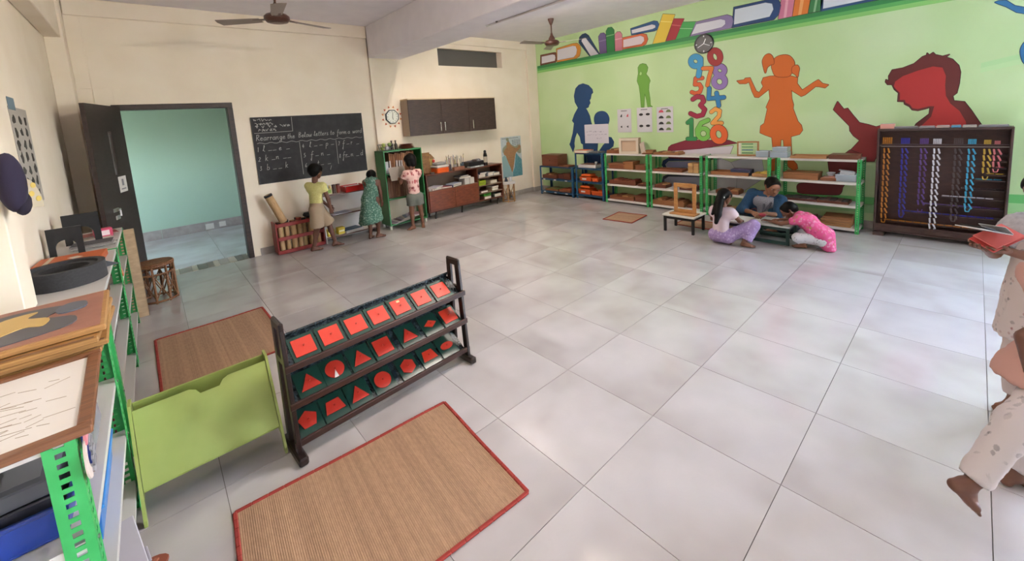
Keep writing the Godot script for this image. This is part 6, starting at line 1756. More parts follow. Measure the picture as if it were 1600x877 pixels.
func build_floor_things() -> void:
	straw_mat("large woven reed mat with red binding in front of the inset stand", V(0.566, 0, -1.66), 1.04, 0.775, -0.073, 0)
	straw_mat("woven reed mat with red binding behind the lime green rack", V(0.24, 0, -3.96), 0.78, 1.0, 0.02, 1)
	straw_mat("small square woven mat alone on the floor before the green racks", V(5.39, 0, -3.54), 0.5, 0.48, 0.09, 2)
	straw_mat("brown woven mat half hidden beneath the small black-legged table", V(5.62, 0, -2.36), 0.34, 0.8, 0.0, 3)
	# stand of geometric insets
	var turn := 0.059
	var at := V(0.92, 0, -2.268)
	var S := thing("inset_stand", "long dark wooden three-tier stand of red geometric inset tiles beside the lime green rack", "stand", at, turn)
	var dk := wood("stand", "150c0a", "2a1915", 0.35, 1, 91)
	var rl := wood("standrail", "26130e", "3d2219", 0.35, 0, 92)
	var marble := rough_mat("trayback", noise_tex(93, 0.03, [[0.0, "10181c"], [0.55, "1b262b"], [0.63, "5c6a72"], [0.68, "1d282d"], [1.0, "141c21"]], 256, 4), 0.25, Vector3(3, 3, 3))
	var L := 1.1
	for s in [-1.0, 1.0]:
		var x: float = s * L / 2
		# end frame: raked front and rear bars meeting a cap, standing on a foot
		var e := obj("end_frame", Geo.new().bar(V(x, 0.04, 0.035), V(x, 0.7, 0.0), 0.022, 0.045, Vector3.RIGHT, 0.004).bar(V(x, 0.04, -0.1), V(x, 0.7, -0.09), 0.0218, 0.045, Vector3.RIGHT, 0.004), dk, S)
		obj("end_cap", Geo.new().box(V(x, 0.705, -0.045), V(0.0222, 0.05, 0.14), 0.008), dk, e)
		obj("end_cap", Geo.new().box(V(x, 0.52, -0.045), V(0.0214, 0.035, 0.1), 0.003), dk, e)
		obj("foot", Geo.new().box(V(x, 0.022, -0.03), V(0.045, 0.044, 0.27), 0.008), dk, S)
	var tilt := 0.58
	var rowy := [0.085, 0.29, 0.49]
	var shapes := [["pentagon", "trapezoid", "triangle", "circle", "hexagon", "trapezoid", "ellipse"], ["triangle", "disc", "triangle", "square", "triangle", "rhombus", "square"], ["square", "square", "square", "square", "square", "square", "square"]]
	var xs := [[0.447, 0.585, 0.722, 0.876, 1.05, 1.205, 1.35], [0.478, 0.612, 0.758, 0.9, 1.07, 1.238, 1.385], [0.474, 0.614, 0.756, 0.895, 1.04, 1.19, 1.34]]
	var tier := ["bottom", "middle", "top"]
	var ordn := ["first", "second", "third", "fourth", "fifth", "sixth", "seventh"]
	for r in 3:
		var y: float = rowy[r]
		var B := Basis(Vector3.RIGHT, tilt - PI / 2)   # local y = out of the tray, z = down the slope
		var TB := Basis(Vector3.RIGHT, tilt)
		var mid := V(0, y + 0.045, -0.045)
		# tray bed
		obj("tray_bed", Geo.new().box(mid, V(L - 0.024, 0.01, 0.19), 0.002, TB), marble, S)
		obj("front_rail", Geo.new().box(V(0, y + 0.004, 0.043), V(L + 0.03, 0.033, 0.016), 0.003), rl, S)
		obj("rear_rail", Geo.new().box(mid + TB * V(0, 0.018, -0.093), V(L - 0.024, 0.03, 0.01), 0.002, TB), marble, S)
		for k in 7:
			var x: float = xs[r][k] - 0.92
			var n: String = shapes[r][k]
			var wp := S.transform * (mid + V(x, 0, 0) + TB * V(0, 0.0055, 0.004))
			var t := thing("inset_tile", "red %s inset tile, %s from the lime rack on the stand's %s tier" % [n, ordn[k], tier[r]], "inset tile", wp)
			t.transform.basis = S.transform.basis * TB
			var tw := 0.134
			obj("tile", Geo.new().box(V(0, 0.004, 0), V(tw, 0.008, 0.15), 0.002), mat("16382f", 0.25), t)
			var p := PackedVector2Array()
			var q := 0.05
			match n:
				"square": p = rect(0.102, 0.102)
				"circle", "disc": p = ellipse(0, 0, q, q, 26)
				"ellipse": p = ellipse(0, 0, 0.048, 0.025, 22)
				"triangle": p = PackedVector2Array([Vector2(-0.05, -0.042), Vector2(0.05, -0.042), Vector2(0, 0.046)])
				"rhombus": p = PackedVector2Array([Vector2(-0.046, 0), Vector2(0, -0.028), Vector2(0.046, 0), Vector2(0, 0.028)])
				"trapezoid": p = PackedVector2Array([Vector2(-0.052, -0.034), Vector2(0.052, -0.034), Vector2(0.034, 0.034), Vector2(-0.034, 0.034)])
				"pentagon", "hexagon":
					var m := 5 if n == "pentagon" else 6
					for i in m:
						p.append(Vector2(sin(TAU * i / m), cos(TAU * i / m)) * 0.05)
			var fx := Transform3D(Basis(Vector3.RIGHT, -PI / 2), V(0, 0.0082, 0))
			var ins := obj("inset", Geo.new().prism(p, 0.005, fx), mat("c23522" if r == 2 or k > 4 else "b52f22", 0.35), t)
			obj("knob", Geo.new().lathe([Vector2(0, 0.0), Vector2(0.003, 0.0), Vector2(0.003, 0.006), Vector2(0.006, 0.009), Vector2(0.004, 0.013), Vector2(0, 0.014)], V(0, 0.013, 0), 10), mat("a83020", 0.3), ins)
			if n == "disc":
				obj("paper_scrap", Geo.new().prism(PackedVector2Array([Vector2(-0.02, -0.05), Vector2(0.005, -0.05), Vector2(0.0, -0.005)]), 0.001, Transform3D(fx.basis, V(0, 0.0133, 0))), mat("d3ccc8", 0.7), ins)
			if r == 2 and k == 4:
				obj("paper_scrap", Geo.new().prism(rect(0.02, 0.014), 0.001, Transform3D(fx.basis, V(0.0, 0.0133, -0.035))), mat("cfc38f", 0.7), ins)
	# lime green display rack
	var R := thing("display_rack", "lime green sloping book display rack on the floor beside the green storage racks", "rack", V(0.057, 0, -2.31))
	var lime := rough_mat("lime", noise_tex(95, 0.01, [[0.0, "8f9e50"], [0.5, "98a858"], [1.0, "a2b163"]]), 0.4, Vector3(1.5, 1.5, 1.5))
	for s in [-1.0, 1.0]:
		var pr := PackedVector2Array([Vector2(0.012, 0.0), Vector2(0.012, 0.03), Vector2(-0.2, 0.46), Vector2(-0.275, 0.46), Vector2(-0.33, 0.0), Vector2(-0.3, 0.0), Vector2(-0.27, 0.08), Vector2(-0.05, 0.08), Vector2(-0.022, 0.0)])
		# polygon is (z, y); push along x
		obj("side_panel", Geo.new().prism(pr, 0.012, Transform3D(Basis(V(0, 0, 1), V(0, 1, 0), V(-1, 0, 0)), V(s * 0.276 + 0.006, 0, 0))), lime, R)
	var n0 := V(0, 0.125, -0.055)
	var n1 := V(0, 0.43, -0.205)
	var up := (n1 - n0).normalized()
	var fn := Basis(Vector3.RIGHT, up, Vector3.RIGHT.cross(up))
	var H := n0.distance_to(n1)
	var fb := PackedVector2Array([Vector2(-0.268, 0), Vector2(0.268, 0), Vector2(0.268, H), Vector2(0.1, H), Vector2(0.075, H - 0.012), Vector2(0.06, H - 0.035), Vector2(-0.02, H - 0.035), Vector2(-0.035, H - 0.012), Vector2(-0.06, H), Vector2(-0.268, H)])
	obj("front_board", Geo.new().prism(fb, 0.012, Transform3D(fn, n0)), lime, R)
	obj("back_board", Geo.new().box(V(0, 0.26, -0.268), V(0.538, 0.36, 0.01), 0.002), lime, R)
	obj("bottom_shelf", Geo.new().box(V(0, 0.118, -0.155), V(0.538, 0.01, 0.2), 0.002), lime, R)
	# tables
	low_table("small low table with white top and black legs holding a wooden dressing frame", V(5.25, 0, -2.53), 0.36, 0.44, 0.236, "cfccc4", "141416")
	low_table("low table with white top and black legs between girl with long hair and teacher", V(5.37, 0, -1.925), 0.34, 0.35, 0.225, "d0cdc8", "17191b")
	low_table("low table with white top and dark green legs where the child in pink leans", V(5.45, 0, -1.525), 0.36, 0.42, 0.23, "cdcbc6", "1f3d36", true)
	var fr := thing("dressing_frame", "upright wooden dressing frame on a foot board on the black-legged table", "frame", V(5.2, 0.236, -2.5), -PI / 2)
	var fw := wood("frame", "a8743f", "c18d55", 0.45, 1, 96)
	obj("foot_board", Geo.new().box(V(0, 0.008, 0), V(0.34, 0.016, 0.17), 0.004), fw, fr)
	for s in [-1.0, 1.0]:
		obj("stile", Geo.new().box(V(s * 0.125, 0.215, -0.02), V(0.05, 0.395, 0.018), 0.003), fw, fr)
	obj("rail", Geo.new().box(V(0, 0.388, -0.02), V(0.198, 0.05, 0.018), 0.003), fw, fr)
	obj("rail", Geo.new().box(V(0, 0.04, -0.02), V(0.198, 0.045, 0.018), 0.003), fw, fr)
	obj("cloth_edge", Geo.new().prism(smooth(PackedVector2Array([Vector2(-0.099, 0.364), Vector2(-0.05, 0.352), Vector2(0.0, 0.345), Vector2(0.05, 0.352), Vector2(0.099, 0.364)]), 3), 0.006, Transform3D(Basis(), V(0, 0, -0.024))), mat("a9845a", 0.8), fr)
	for k in 2:
		var s := thing("paper_sheet", ["white drawing sheet on the black-legged table before the girl with long hair", "white drawing sheet under the arms of the child in pink"][k], "paper", [V(5.3, 0.226, -1.87), V(5.43, 0.231, -1.45)][k], 0.2)
		obj("sheet", Geo.new().box(V(0, 0.0012, 0), V(0.2, 0.0016, 0.14)), mat("d6d5d6", 0.8), s)
		obj("crayon_drawing", Geo.new().box(V(0.02, 0.0022, 0.02), V(0.06, 0.0006, 0.04)), mat(["b9b84a", "b58a94"][k], 0.8), s)
	# cane stool near the doorway and leaning panel
	var st := thing("cane_stool", "round brown cane stool standing at the end of the racks by the open door", "stool", V(-0.1, 0, -5.62))
	var cane := rough_mat("cane_dark", noise_tex(97, 0.05, [[0.0, "4f2f1d"], [0.5, "7a5032"], [1.0, "936742"]]), 0.55, Vector3(4, 4, 4))
	for y in [0.018, 0.3, 0.385, 0.402]:
		var pts := []
		for k in 23:
			pts.append(V(cos(TAU * k / 22) * 0.148, y, sin(TAU * k / 22) * 0.148))
		obj("hoop", Geo.new().tube(pts, 0.011, 6), cane, st)
	obj("seat", Geo.new().lathe([Vector2(0, 0.408), Vector2(0.1, 0.412), Vector2(0.14, 0.408), Vector2(0.142, 0.39), Vector2(0, 0.39)], Vector3.ZERO, 22), cane, st)
	for k in 8:
		var a := TAU * k / 8 + 0.2
		obj("post", Geo.new().cyl(V(cos(a) * 0.145, 0, sin(a) * 0.145), V(cos(a) * 0.145, 0.395, sin(a) * 0.145), 0.011, 0.011, 8), cane, st)
		for s in [1, -1]:
			var b: float = a + s * TAU / 8
			obj("brace", Geo.new().cyl(V(cos(a) * 0.141, 0.03, sin(a) * 0.141), V(cos(b) * 0.141, 0.3, sin(b) * 0.141), 0.006, 0.006, 6), cane, st)
	var pn := thing("plywood_panel", "pale plywood panel standing behind the racks next to the round cane stool", "panel", V(-0.38, 0, -5.2))
	obj("sheet", Geo.new().box(V(0, 0.43, 0), V(0.37, 0.86, 0.015), 0.002), wood("ply", "a08668", "b89c7c", 0.6, 1, 98), pn)
	obj("edge_tape", Geo.new().box(V(0.187, 0.43, 0), V(0.003, 0.86, 0.016)), mat("8c7458", 0.6), pn)

# ---------------------------------------------------------------- racks along the side wall
func build_side_shelves() -> void:
	var grn := rough_mat("rackgreen", noise_tex(71, 0.02, [[0.0, "2f9e52"], [1.0, "3fb163"]]), 0.4, Vector3(2, 2, 2))
	var brd := mat("cfcdca", 0.35)
	var q := PI / 2
	rack_unit("near green rack with white boards stacked with framed puzzles along the side wall", V(-0.415, 0, -1.99), q, 1.0, 0.36, 0.93, [0.12, 0.375, 0.63, 0.93], grn, brd, "green racks along the side wall", false, 0.06)
	rack_unit("middle green rack with white boards carrying the dark ring mat along the side wall", V(-0.44, 0, -3.49), q, 1.2, 0.36, 0.905, [0.1, 0.38, 0.65, 0.905], grn, brd, "green racks along the side wall", false, 0.05)
	rack_unit("far green rack with white boards and black arch panels along the side wall", V(-0.44, 0, -4.6), q, 0.96, 0.36, 0.905, [0.1, 0.38, 0.65, 0.905], grn, brd, "green racks along the side wall", false, 0.05)
	# near rack, top: framed drawing and a pile of puzzle boards
	var fd := thing("framed_drawing", "white pencil drawing in a brown wooden frame lying on the near green rack", "framed drawing", V(-0.42, 0.9312, -1.72), 0.03)
	var fw := wood("framewood", "5d3a26", "85573a", 0.4, 0, 101)
	obj("frame", Geo.new().box(V(0, 0.011, 0.255), V(0.43, 0.022, 0.03), 0.003).box(V(0, 0.011, -0.255), V(0.43, 0.022, 0.03), 0.003).box(V(0.2, 0.011, 0), V(0.03, 0.022, 0.479), 0.003).box(V(-0.2, 0.011, 0), V(0.03, 0.022, 0.479), 0.003), fw, fd)
	obj("mount", Geo.new().box(V(0, 0.008, 0), V(0.369, 0.012, 0.479)), mat("e8e5e2", 0.6), fd)
	var sk := Geo.new()
	var rng := RandomNumberGenerator.new()
	rng.seed = 33
	for i in 46:
		var p := V(rng.randf_range(-0.12, 0.12), 0.0144, rng.randf_range(-0.17, 0.17))
		var a := rng.randf_range(-0.5, 0.5)
		sk.bar(p, p + V(cos(a), 0, sin(a)) * rng.randf_range(0.02, 0.07), 0.0022, 0.0006, V(-sin(a), 0, cos(a)))
	obj("pencil_sketch", sk, mat("a89a8c", 0.8), fd).set_meta("kind", "stuff")
	var pd := ["lowest framed puzzle board in the pile on the near green rack", "second framed puzzle board from the bottom of the pile on the near green rack", "third framed puzzle board in the pile on the near green rack", "topmost puzzle board with a yellow land map in the pile on the near green rack"]
	for k in 4:
		var b := thing("puzzle_board", pd[k], "puzzle", V(-0.42 + 0.006 * (k % 2), 0.9312 + 0.024 * k, -2.255 + 0.014 * (k % 3)), 0.03 * ((k % 2) * 2 - 1))
		var pw := wood("puzzle", "8a6238", "b58a52", 0.45, 0, 102 + k % 2)
		obj("board", Geo.new().box(V(0, 0.011, 0), V(0.43, 0.022, 0.48), 0.004), pw, b)
		if k == 3:
			obj("ground", Geo.new().box(V(0, 0.0225, 0), V(0.4, 0.003, 0.45), 0.001), rough_mat("puzzle_ground", noise_tex(105, 0.02, [[0.0, "8a5a4c"], [1.0, "9c6a58"]]), 0.5, Vector3(2, 2, 2)), b)
			var fx := Transform3D(Basis(Vector3.RIGHT, -PI / 2), V(0, 0.024, 0))
			obj("sea_piece", Geo.new().prism(smooth(PackedVector2Array([Vector2(-0.18, -0.18), Vector2(0.1, -0.16), Vector2(0.13, -0.05), Vector2(0.05, 0.02), Vector2(0.1, 0.12), Vector2(-0.05, 0.17), Vector2(-0.18, 0.08)])), 0.003, fx), mat("4b4a50", 0.5), b)
			obj("land_piece", Geo.new().prism(smooth(PackedVector2Array([Vector2(-0.17, -0.09), Vector2(-0.08, -0.11), Vector2(0.0, -0.05), Vector2(0.05, -0.08), Vector2(0.06, 0.0), Vector2(0.0, 0.06), Vector2(0.02, 0.12), Vector2(-0.06, 0.11), Vector2(-0.1, 0.05), Vector2(-0.17, 0.03)])), 0.005, fx), mat("c3a260", 0.5), b)
			obj("land_piece", Geo.new().prism(smooth(PackedVector2Array([Vector2(0.09, 0.02), Vector2(0.15, 0.04), Vector2(0.15, 0.12), Vector2(0.1, 0.14), Vector2(0.07, 0.08)])), 0.005, fx), mat("555a66", 0.5), b)
		else:
			obj("edge_strip", Geo.new().box(V(0, 0.0235, 0.235), V(0.41, 0.002, 0.012)), mat("6d4a2c", 0.5), b)
	# near rack, lower boards
	var bt := thing("storage_tray", "royal blue plastic tray of dark puzzles on the second board of the near green rack", "tray", V(-0.425, 0.632, -1.77), 0.0)
	obj("tub", tray_geo(0.27, 0.09, 0.42, 0.005, 0.01), mat("1f3f9a", 0.35), bt)
	obj("rim", Geo.new().box(V(0, 0.09, 0.218), V(0.3, 0.012, 0.014), 0.003).box(V(0.147, 0.09, 0), V(0.014, 0.012, 0.42), 0.003), mat("1b3687", 0.35), bt)
	for k in 3:
		var b := thing("puzzle_box", ["grey", "dark slate", "smoke grey"][k] + " flat puzzle box stacked in the royal blue tray", "box", V(-0.425, 0.639 + 0.05 * k, -1.77), 0.03 * (k - 1))
		obj("case", Geo.new().box(V(0, 0.024, 0), V(0.23, 0.046, 0.36), 0.004), mat(["6d6a69", "3a3c47", "575a66"][k], 0.4), b)
		obj("lid_print", Geo.new().box(V(0.0, 0.0475, 0.03), V(0.18, 0.001, 0.24)), mat(["8b8783", "565a68", "7d8088"][k], 0.4), b)
	var cv := thing("plastic_sleeve", "clear grey plastic sleeve with a navy edge leaning out of the blue tray", "sleeve", V(-0.262, 0.65, -1.98), q)
	cv.rotation.x = -0.1
	obj("sleeve", Geo.new().box(V(0, 0.09, 0), V(0.3, 0.18, 0.006), 0.002), mat("85878f", 0.25), cv)
	obj("edge", Geo.new().box(V(-0.153, 0.09, 0), V(0.012, 0.18, 0.012), 0.002), mat("1c2c6b", 0.4), cv)
	var bc := thing("storage_crate", "bright blue plastic crate on the third board of the near green rack", "crate", V(-0.425, 0.376, -2.07), 0.0)
	obj("tub", tray_geo(0.3, 0.11, 0.48, 0.006, 0.008), mat("2a72b8", 0.35), bc)
	obj("rim", Geo.new().box(V(0.161, 0.11, 0), V(0.012, 0.016, 0.48), 0.003).box(V(0, 0.11, 0.248), V(0.31, 0.016, 0.012), 0.003), mat("3b86cc", 0.35), bc)
	var bk := thing("puzzle_box", "dark maroon box inside the bright blue crate", "box", V(-0.42, 0.383, -2.1), 0.1)
	obj("case", Geo.new().box(V(0, 0.06, 0), V(0.24, 0.12, 0.36), 0.004), mat("3a1f22", 0.5), bk)
	obj("lid", Geo.new().box(V(0, 0.125, 0), V(0.246, 0.012, 0.366), 0.003), mat("4b292b", 0.5), bk)
	for k in 5:
		var p := thing("paper_folder", ["white", "pale grey", "sky blue", "white", "lilac-white"][k] + " paper folder, " + ["lowest", "second", "third", "fourth", "topmost"][k] + " of the pile low in the near green rack", "folder", V(-0.4 + 0.012 * k, 0.1212 + 0.014 * k, -1.82 - 0.03 * k), 0.08 * (k - 2))
		obj("cover", Geo.new().box(V(0, 0.006, 0), V(0.3, 0.012, 0.38), 0.003), mat(["c9c6c9", "b9b8bf", "4f93cf", "d0cdd0", "c3c0cb"][k], 0.6), p)
		obj("tab", Geo.new().box(V(0.154, 0.006, 0.06), V(0.008, 0.008, 0.08), 0.002), mat(["a8a5a8", "9a9aa3", "3b79b0", "b4b1b4", "a9a6b4"][k], 0.6), p)
	var pb := thing("paper_bag", "crumpled brown paper scrap on the floor before the near green rack", "paper", V(-0.2, 0.002, -2.05), 0.4)
	obj("scrap", Geo.new().prism(smooth(PackedVector2Array([Vector2(-0.05, -0.03), Vector2(0.0, -0.045), Vector2(0.05, -0.01), Vector2(0.02, 0.04), Vector2(-0.04, 0.03)]), 3), 0.012, Transform3D(Basis(Vector3.RIGHT, -PI / 2), Vector3.ZERO)), mat("8a4a35", 0.8), pb)
	obj("fold", Geo.new().box(V(0.0, 0.016, 0.0), V(0.05, 0.008, 0.02), 0.003, Basis(Vector3.UP, 0.5)), mat("a05f45", 0.8), pb)
	# craft fish hung on the front leg
	var cf := thing("paper_ornament", "grey and cream crescent paper ornament with a pink bow hung on the near rack's leg", "ornament", V(-0.226, 0.78, -1.53), q)
	var cr := PackedVector2Array()
	for i in 13:
		var a := lerpf(0.9, 4.6, i / 12.0)
		cr.append(Vector2(cos(a), sin(a)) * 0.06)
	for i in 9:
		var a := lerpf(4.3, 1.2, i / 8.0)
		cr.append(Vector2(cos(a) * 0.05 + 0.025, sin(a) * 0.045))
	obj("cream_crescent", Geo.new().prism(cr, 0.004, Transform3D(Basis(), V(0, 0.06, 0))), mat("cdbfb6", 0.7), cf)
	var sc := Geo.new()
	for i in 7:
		obj("grey_scale", Geo.new().prism(ellipse(0.014 + 0.012 * sin(i * 0.5), 0.015 + i * 0.014, 0.024, 0.012, 12), 0.004, Transform3D(Basis(), V(0, 0, 0.0045 + 0.0012 * (i % 2)))), mat("7d7b80" if i % 2 else "8f8d92", 0.6), cf)
	obj("pink_bow", Geo.new().prism(PackedVector2Array([Vector2(-0.025, 0.1), Vector2(0, 0.112), Vector2(0.025, 0.1), Vector2(0.025, 0.14), Vector2(0, 0.128), Vector2(-0.025, 0.14)]), 0.006, Transform3D(Basis(), V(0, 0, 0.002))), mat("d27f86", 0.7), cf)
	# middle rack
	var ring := thing("ring_mat", "coiled dark grey felt strip lying in a ring on the middle green rack", "mat", V(-0.43, 0.9065, -3.33))
	for k in 2:
		var rx := 0.165 - 0.035 * k
		var rz := 0.17 - 0.045 * k
		var rg := Geo.new()
		for i in 32:
			var a0 := TAU * i / 32
			var a1 := TAU * (i + 1) / 32
			var p0 := V(cos(a0) * rx, 0, sin(a0) * rz)
			var p1 := V(cos(a1) * rx, 0, sin(a1) * rz)
			var h := 0.095 - 0.012 * k
			var o0 := p0.normalized()
			var o1 := p1.normalized()
			rg.quad4(p0, p1, p1 + V(0, h, 0), p0 + V(0, h, 0), o0, o1, o1, o0)
			var q0 := p0 - o0 * 0.03
			var q1 := p1 - o1 * 0.03
			rg.quad4(q0, q1, q1 + V(0, h, 0), q0 + V(0, h, 0), -o0, -o1, -o1, -o0)
			rg.quad(p0 + V(0, h, 0), p1 + V(0, h, 0), q1 + V(0, h, 0), q0 + V(0, h, 0), Vector3.UP)
			rg.quad(p0, p1, q1, q0, Vector3.DOWN)
		obj("coil", rg, rough_mat("felt", noise_tex(107, 0.06, [[0.0, "2a2a2c"], [1.0, "3b3b3d"]]), 0.9, Vector3(4, 4, 4)), ring)
	var ofb := thing("storage_box", "flat orange card box with white stickers behind the ring of grey felt", "box", V(-0.455, 0.9065, -3.83), -0.06)
	obj("box", Geo.new().box(V(0, 0.022, 0), V(0.31, 0.044, 0.22), 0.004), mat("b3572a", 0.5), ofb)
	obj("sticker", Geo.new().box(V(0.02, 0.0445, 0.02), V(0.05, 0.001, 0.06), 0.0, Basis(Vector3.UP, 0.6)), mat("cfc7ba", 0.5), ofb)
	obj("sticker", Geo.new().box(V(-0.1, 0.0445, 0.0), V(0.02, 0.001, 0.22)), mat("c3b49a", 0.5), ofb)
	var wdg := thing("black_wedge", "small black card wedge poking out beyond the ring of grey felt", "card", V(-0.3, 0.9065, -3.58), 0.5)
	obj("wedge", Geo.new().prism(PackedVector2Array([Vector2(-0.06, 0), Vector2(0.06, 0), Vector2(-0.06, 0.07)]), 0.05), mat("141416", 0.5), wdg)
	var low := [["dark red", "6b241c", -3.05, 0.651, 0.16, 0.16], ["maroon", "54201b", -3.3, 0.651, 0.2, 0.14], ["brick red", "7a2f22", -3.62, 0.651, 0.24, 0.13], ["brown", "5a3324", -3.88, 0.651, 0.18, 0.16], ["oxblood", "4a1d1a", -3.06, 0.381, 0.2, 0.17], ["chestnut", "6a3a28", -3.38, 0.381, 0.3, 0.12], ["dark brown", "3f2620", -3.8, 0.381, 0.3, 0.15], ["wine red", "5c1e20", -3.1, 0.101, 0.26, 0.16], ["umber", "4a3024", -3.6, 0.101, 0.4, 0.14]]
	for l in low:
		var b := thing("wooden_box", "%s wooden material box on the %s board of the middle green rack" % [l[0], {0.651: "second", 0.381: "third", 0.101: "lowest"}[l[3]]], "box", V(-0.45, l[3], l[2]), 0.0)
		obj("case", Geo.new().box(V(0, l[5] * 0.4, 0), V(0.26, l[5] * 0.8, l[4]), 0.004), mat(l[1], 0.45), b)
		obj("lid", Geo.new().box(V(0, l[5] * 0.9, 0), V(0.266, l[5] * 0.18, l[4] + 0.006), 0.004), mat(l[1], 0.35), b)
	# far rack
	var blk := mat("151517", 0.55)
	for k in 2:
		var t := thing("arch_panel", ["black arched card panel standing beside the orange box on the far green rack", "taller black arched card panel farther along the far green rack"][k], "panel", V([-0.505, -0.455][k], 0.906, [-4.16, -4.56][k]), 0.0)
		var w: float = [0.17, 0.2][k]
		var h: float = [0.2, 0.235][k]
		var ow: float = w * 0.3
		var P := PackedVector2Array([Vector2(-w / 2, 0), Vector2(-ow, 0)])
		for i in 11:
			var a := PI - PI * i / 10
			P.append(Vector2(cos(a) * ow, h * 0.32 + sin(a) * ow))
		P.append_array(PackedVector2Array([Vector2(ow, 0), Vector2(w / 2, 0), Vector2(w / 2, h), Vector2(-w / 2, h)]))
		obj("panel", Geo.new().prism(P, 0.012), blk, t)
		obj("stay", Geo.new().box(V(-w / 2 + 0.01, 0.06, -0.035), V(0.012, 0.12, 0.06), 0.002), blk, t)
	var mags := [["grey", "8a8987", -4.36, 0.906], ["white", "c4c2be", -4.38, 0.912], ["silver", "a19f9f", -4.33, 0.918], ["black-edged", "56555a", -4.4, 0.924], ["cream", "beb29a", -4.75, 0.906], ["tan", "8d7a63", -4.78, 0.914], ["red", "8c3b34", -4.8, 0.922]]
	for m in mags:
		book_at("%s magazine in the loose pile between the black arch panels of the far green rack" % m[0], m[1], V(-0.4 + 0.02 * sin(m[2] * 40.0), m[3], m[2]), 0.22, 0.17, 0.0055, 0.2 * sin(m[2] * 90.0))
	var pk := thing("card_box", "small pink and white card box at the end of the far green rack", "box", V(-0.36, 0.906, -4.72), 0.2)
	obj("box", Geo.new().box(V(0, 0.035, 0), V(0.11, 0.07, 0.07), 0.003), mat("b9345a", 0.5), pk)
	obj("label_print", Geo.new().box(V(0.01, 0.035, 0.0355), V(0.05, 0.04, 0.001)), mat("d7c4c4", 0.5), pk)
	for k in 4:
		var b := thing("wooden_box", ["rust red", "walnut", "dark oak", "cherry"][k] + " wooden box on the %s board of the far green rack" % ["second", "third", "third", "lowest"][k], "box", V(-0.45, [0.651, 0.381, 0.381, 0.101][k], [-4.5, -4.4, -4.8, -4.6][k]), 0.0)
		obj("case", Geo.new().box(V(0, 0.05, 0), V(0.26, 0.1, 0.26), 0.004), mat(["7f2f22", "4d3022", "392620", "64271f"][k], 0.45), b)
		obj("lid", Geo.new().box(V(0, 0.113, 0), V(0.266, 0.024, 0.266), 0.004), mat(["8a392a", "59382a", "452f27", "702f26"][k], 0.4), b)
	var on := thing("flash_card", "small orange card propped at the front of the far green rack's second board", "card", V(-0.27, 0.651, -4.3), q)
	obj("card", Geo.new().box(V(0, 0.05, 0), V(0.07, 0.1, 0.004), 0.001, Basis(Vector3.RIGHT, -0.15)), mat("d35a2a", 0.5), on)
	obj("card_border", Geo.new().box(V(0, 0.05, 0.003), V(0.05, 0.07, 0.001), 0.0, Basis(Vector3.RIGHT, -0.15)), mat("e0835a", 0.5), on)

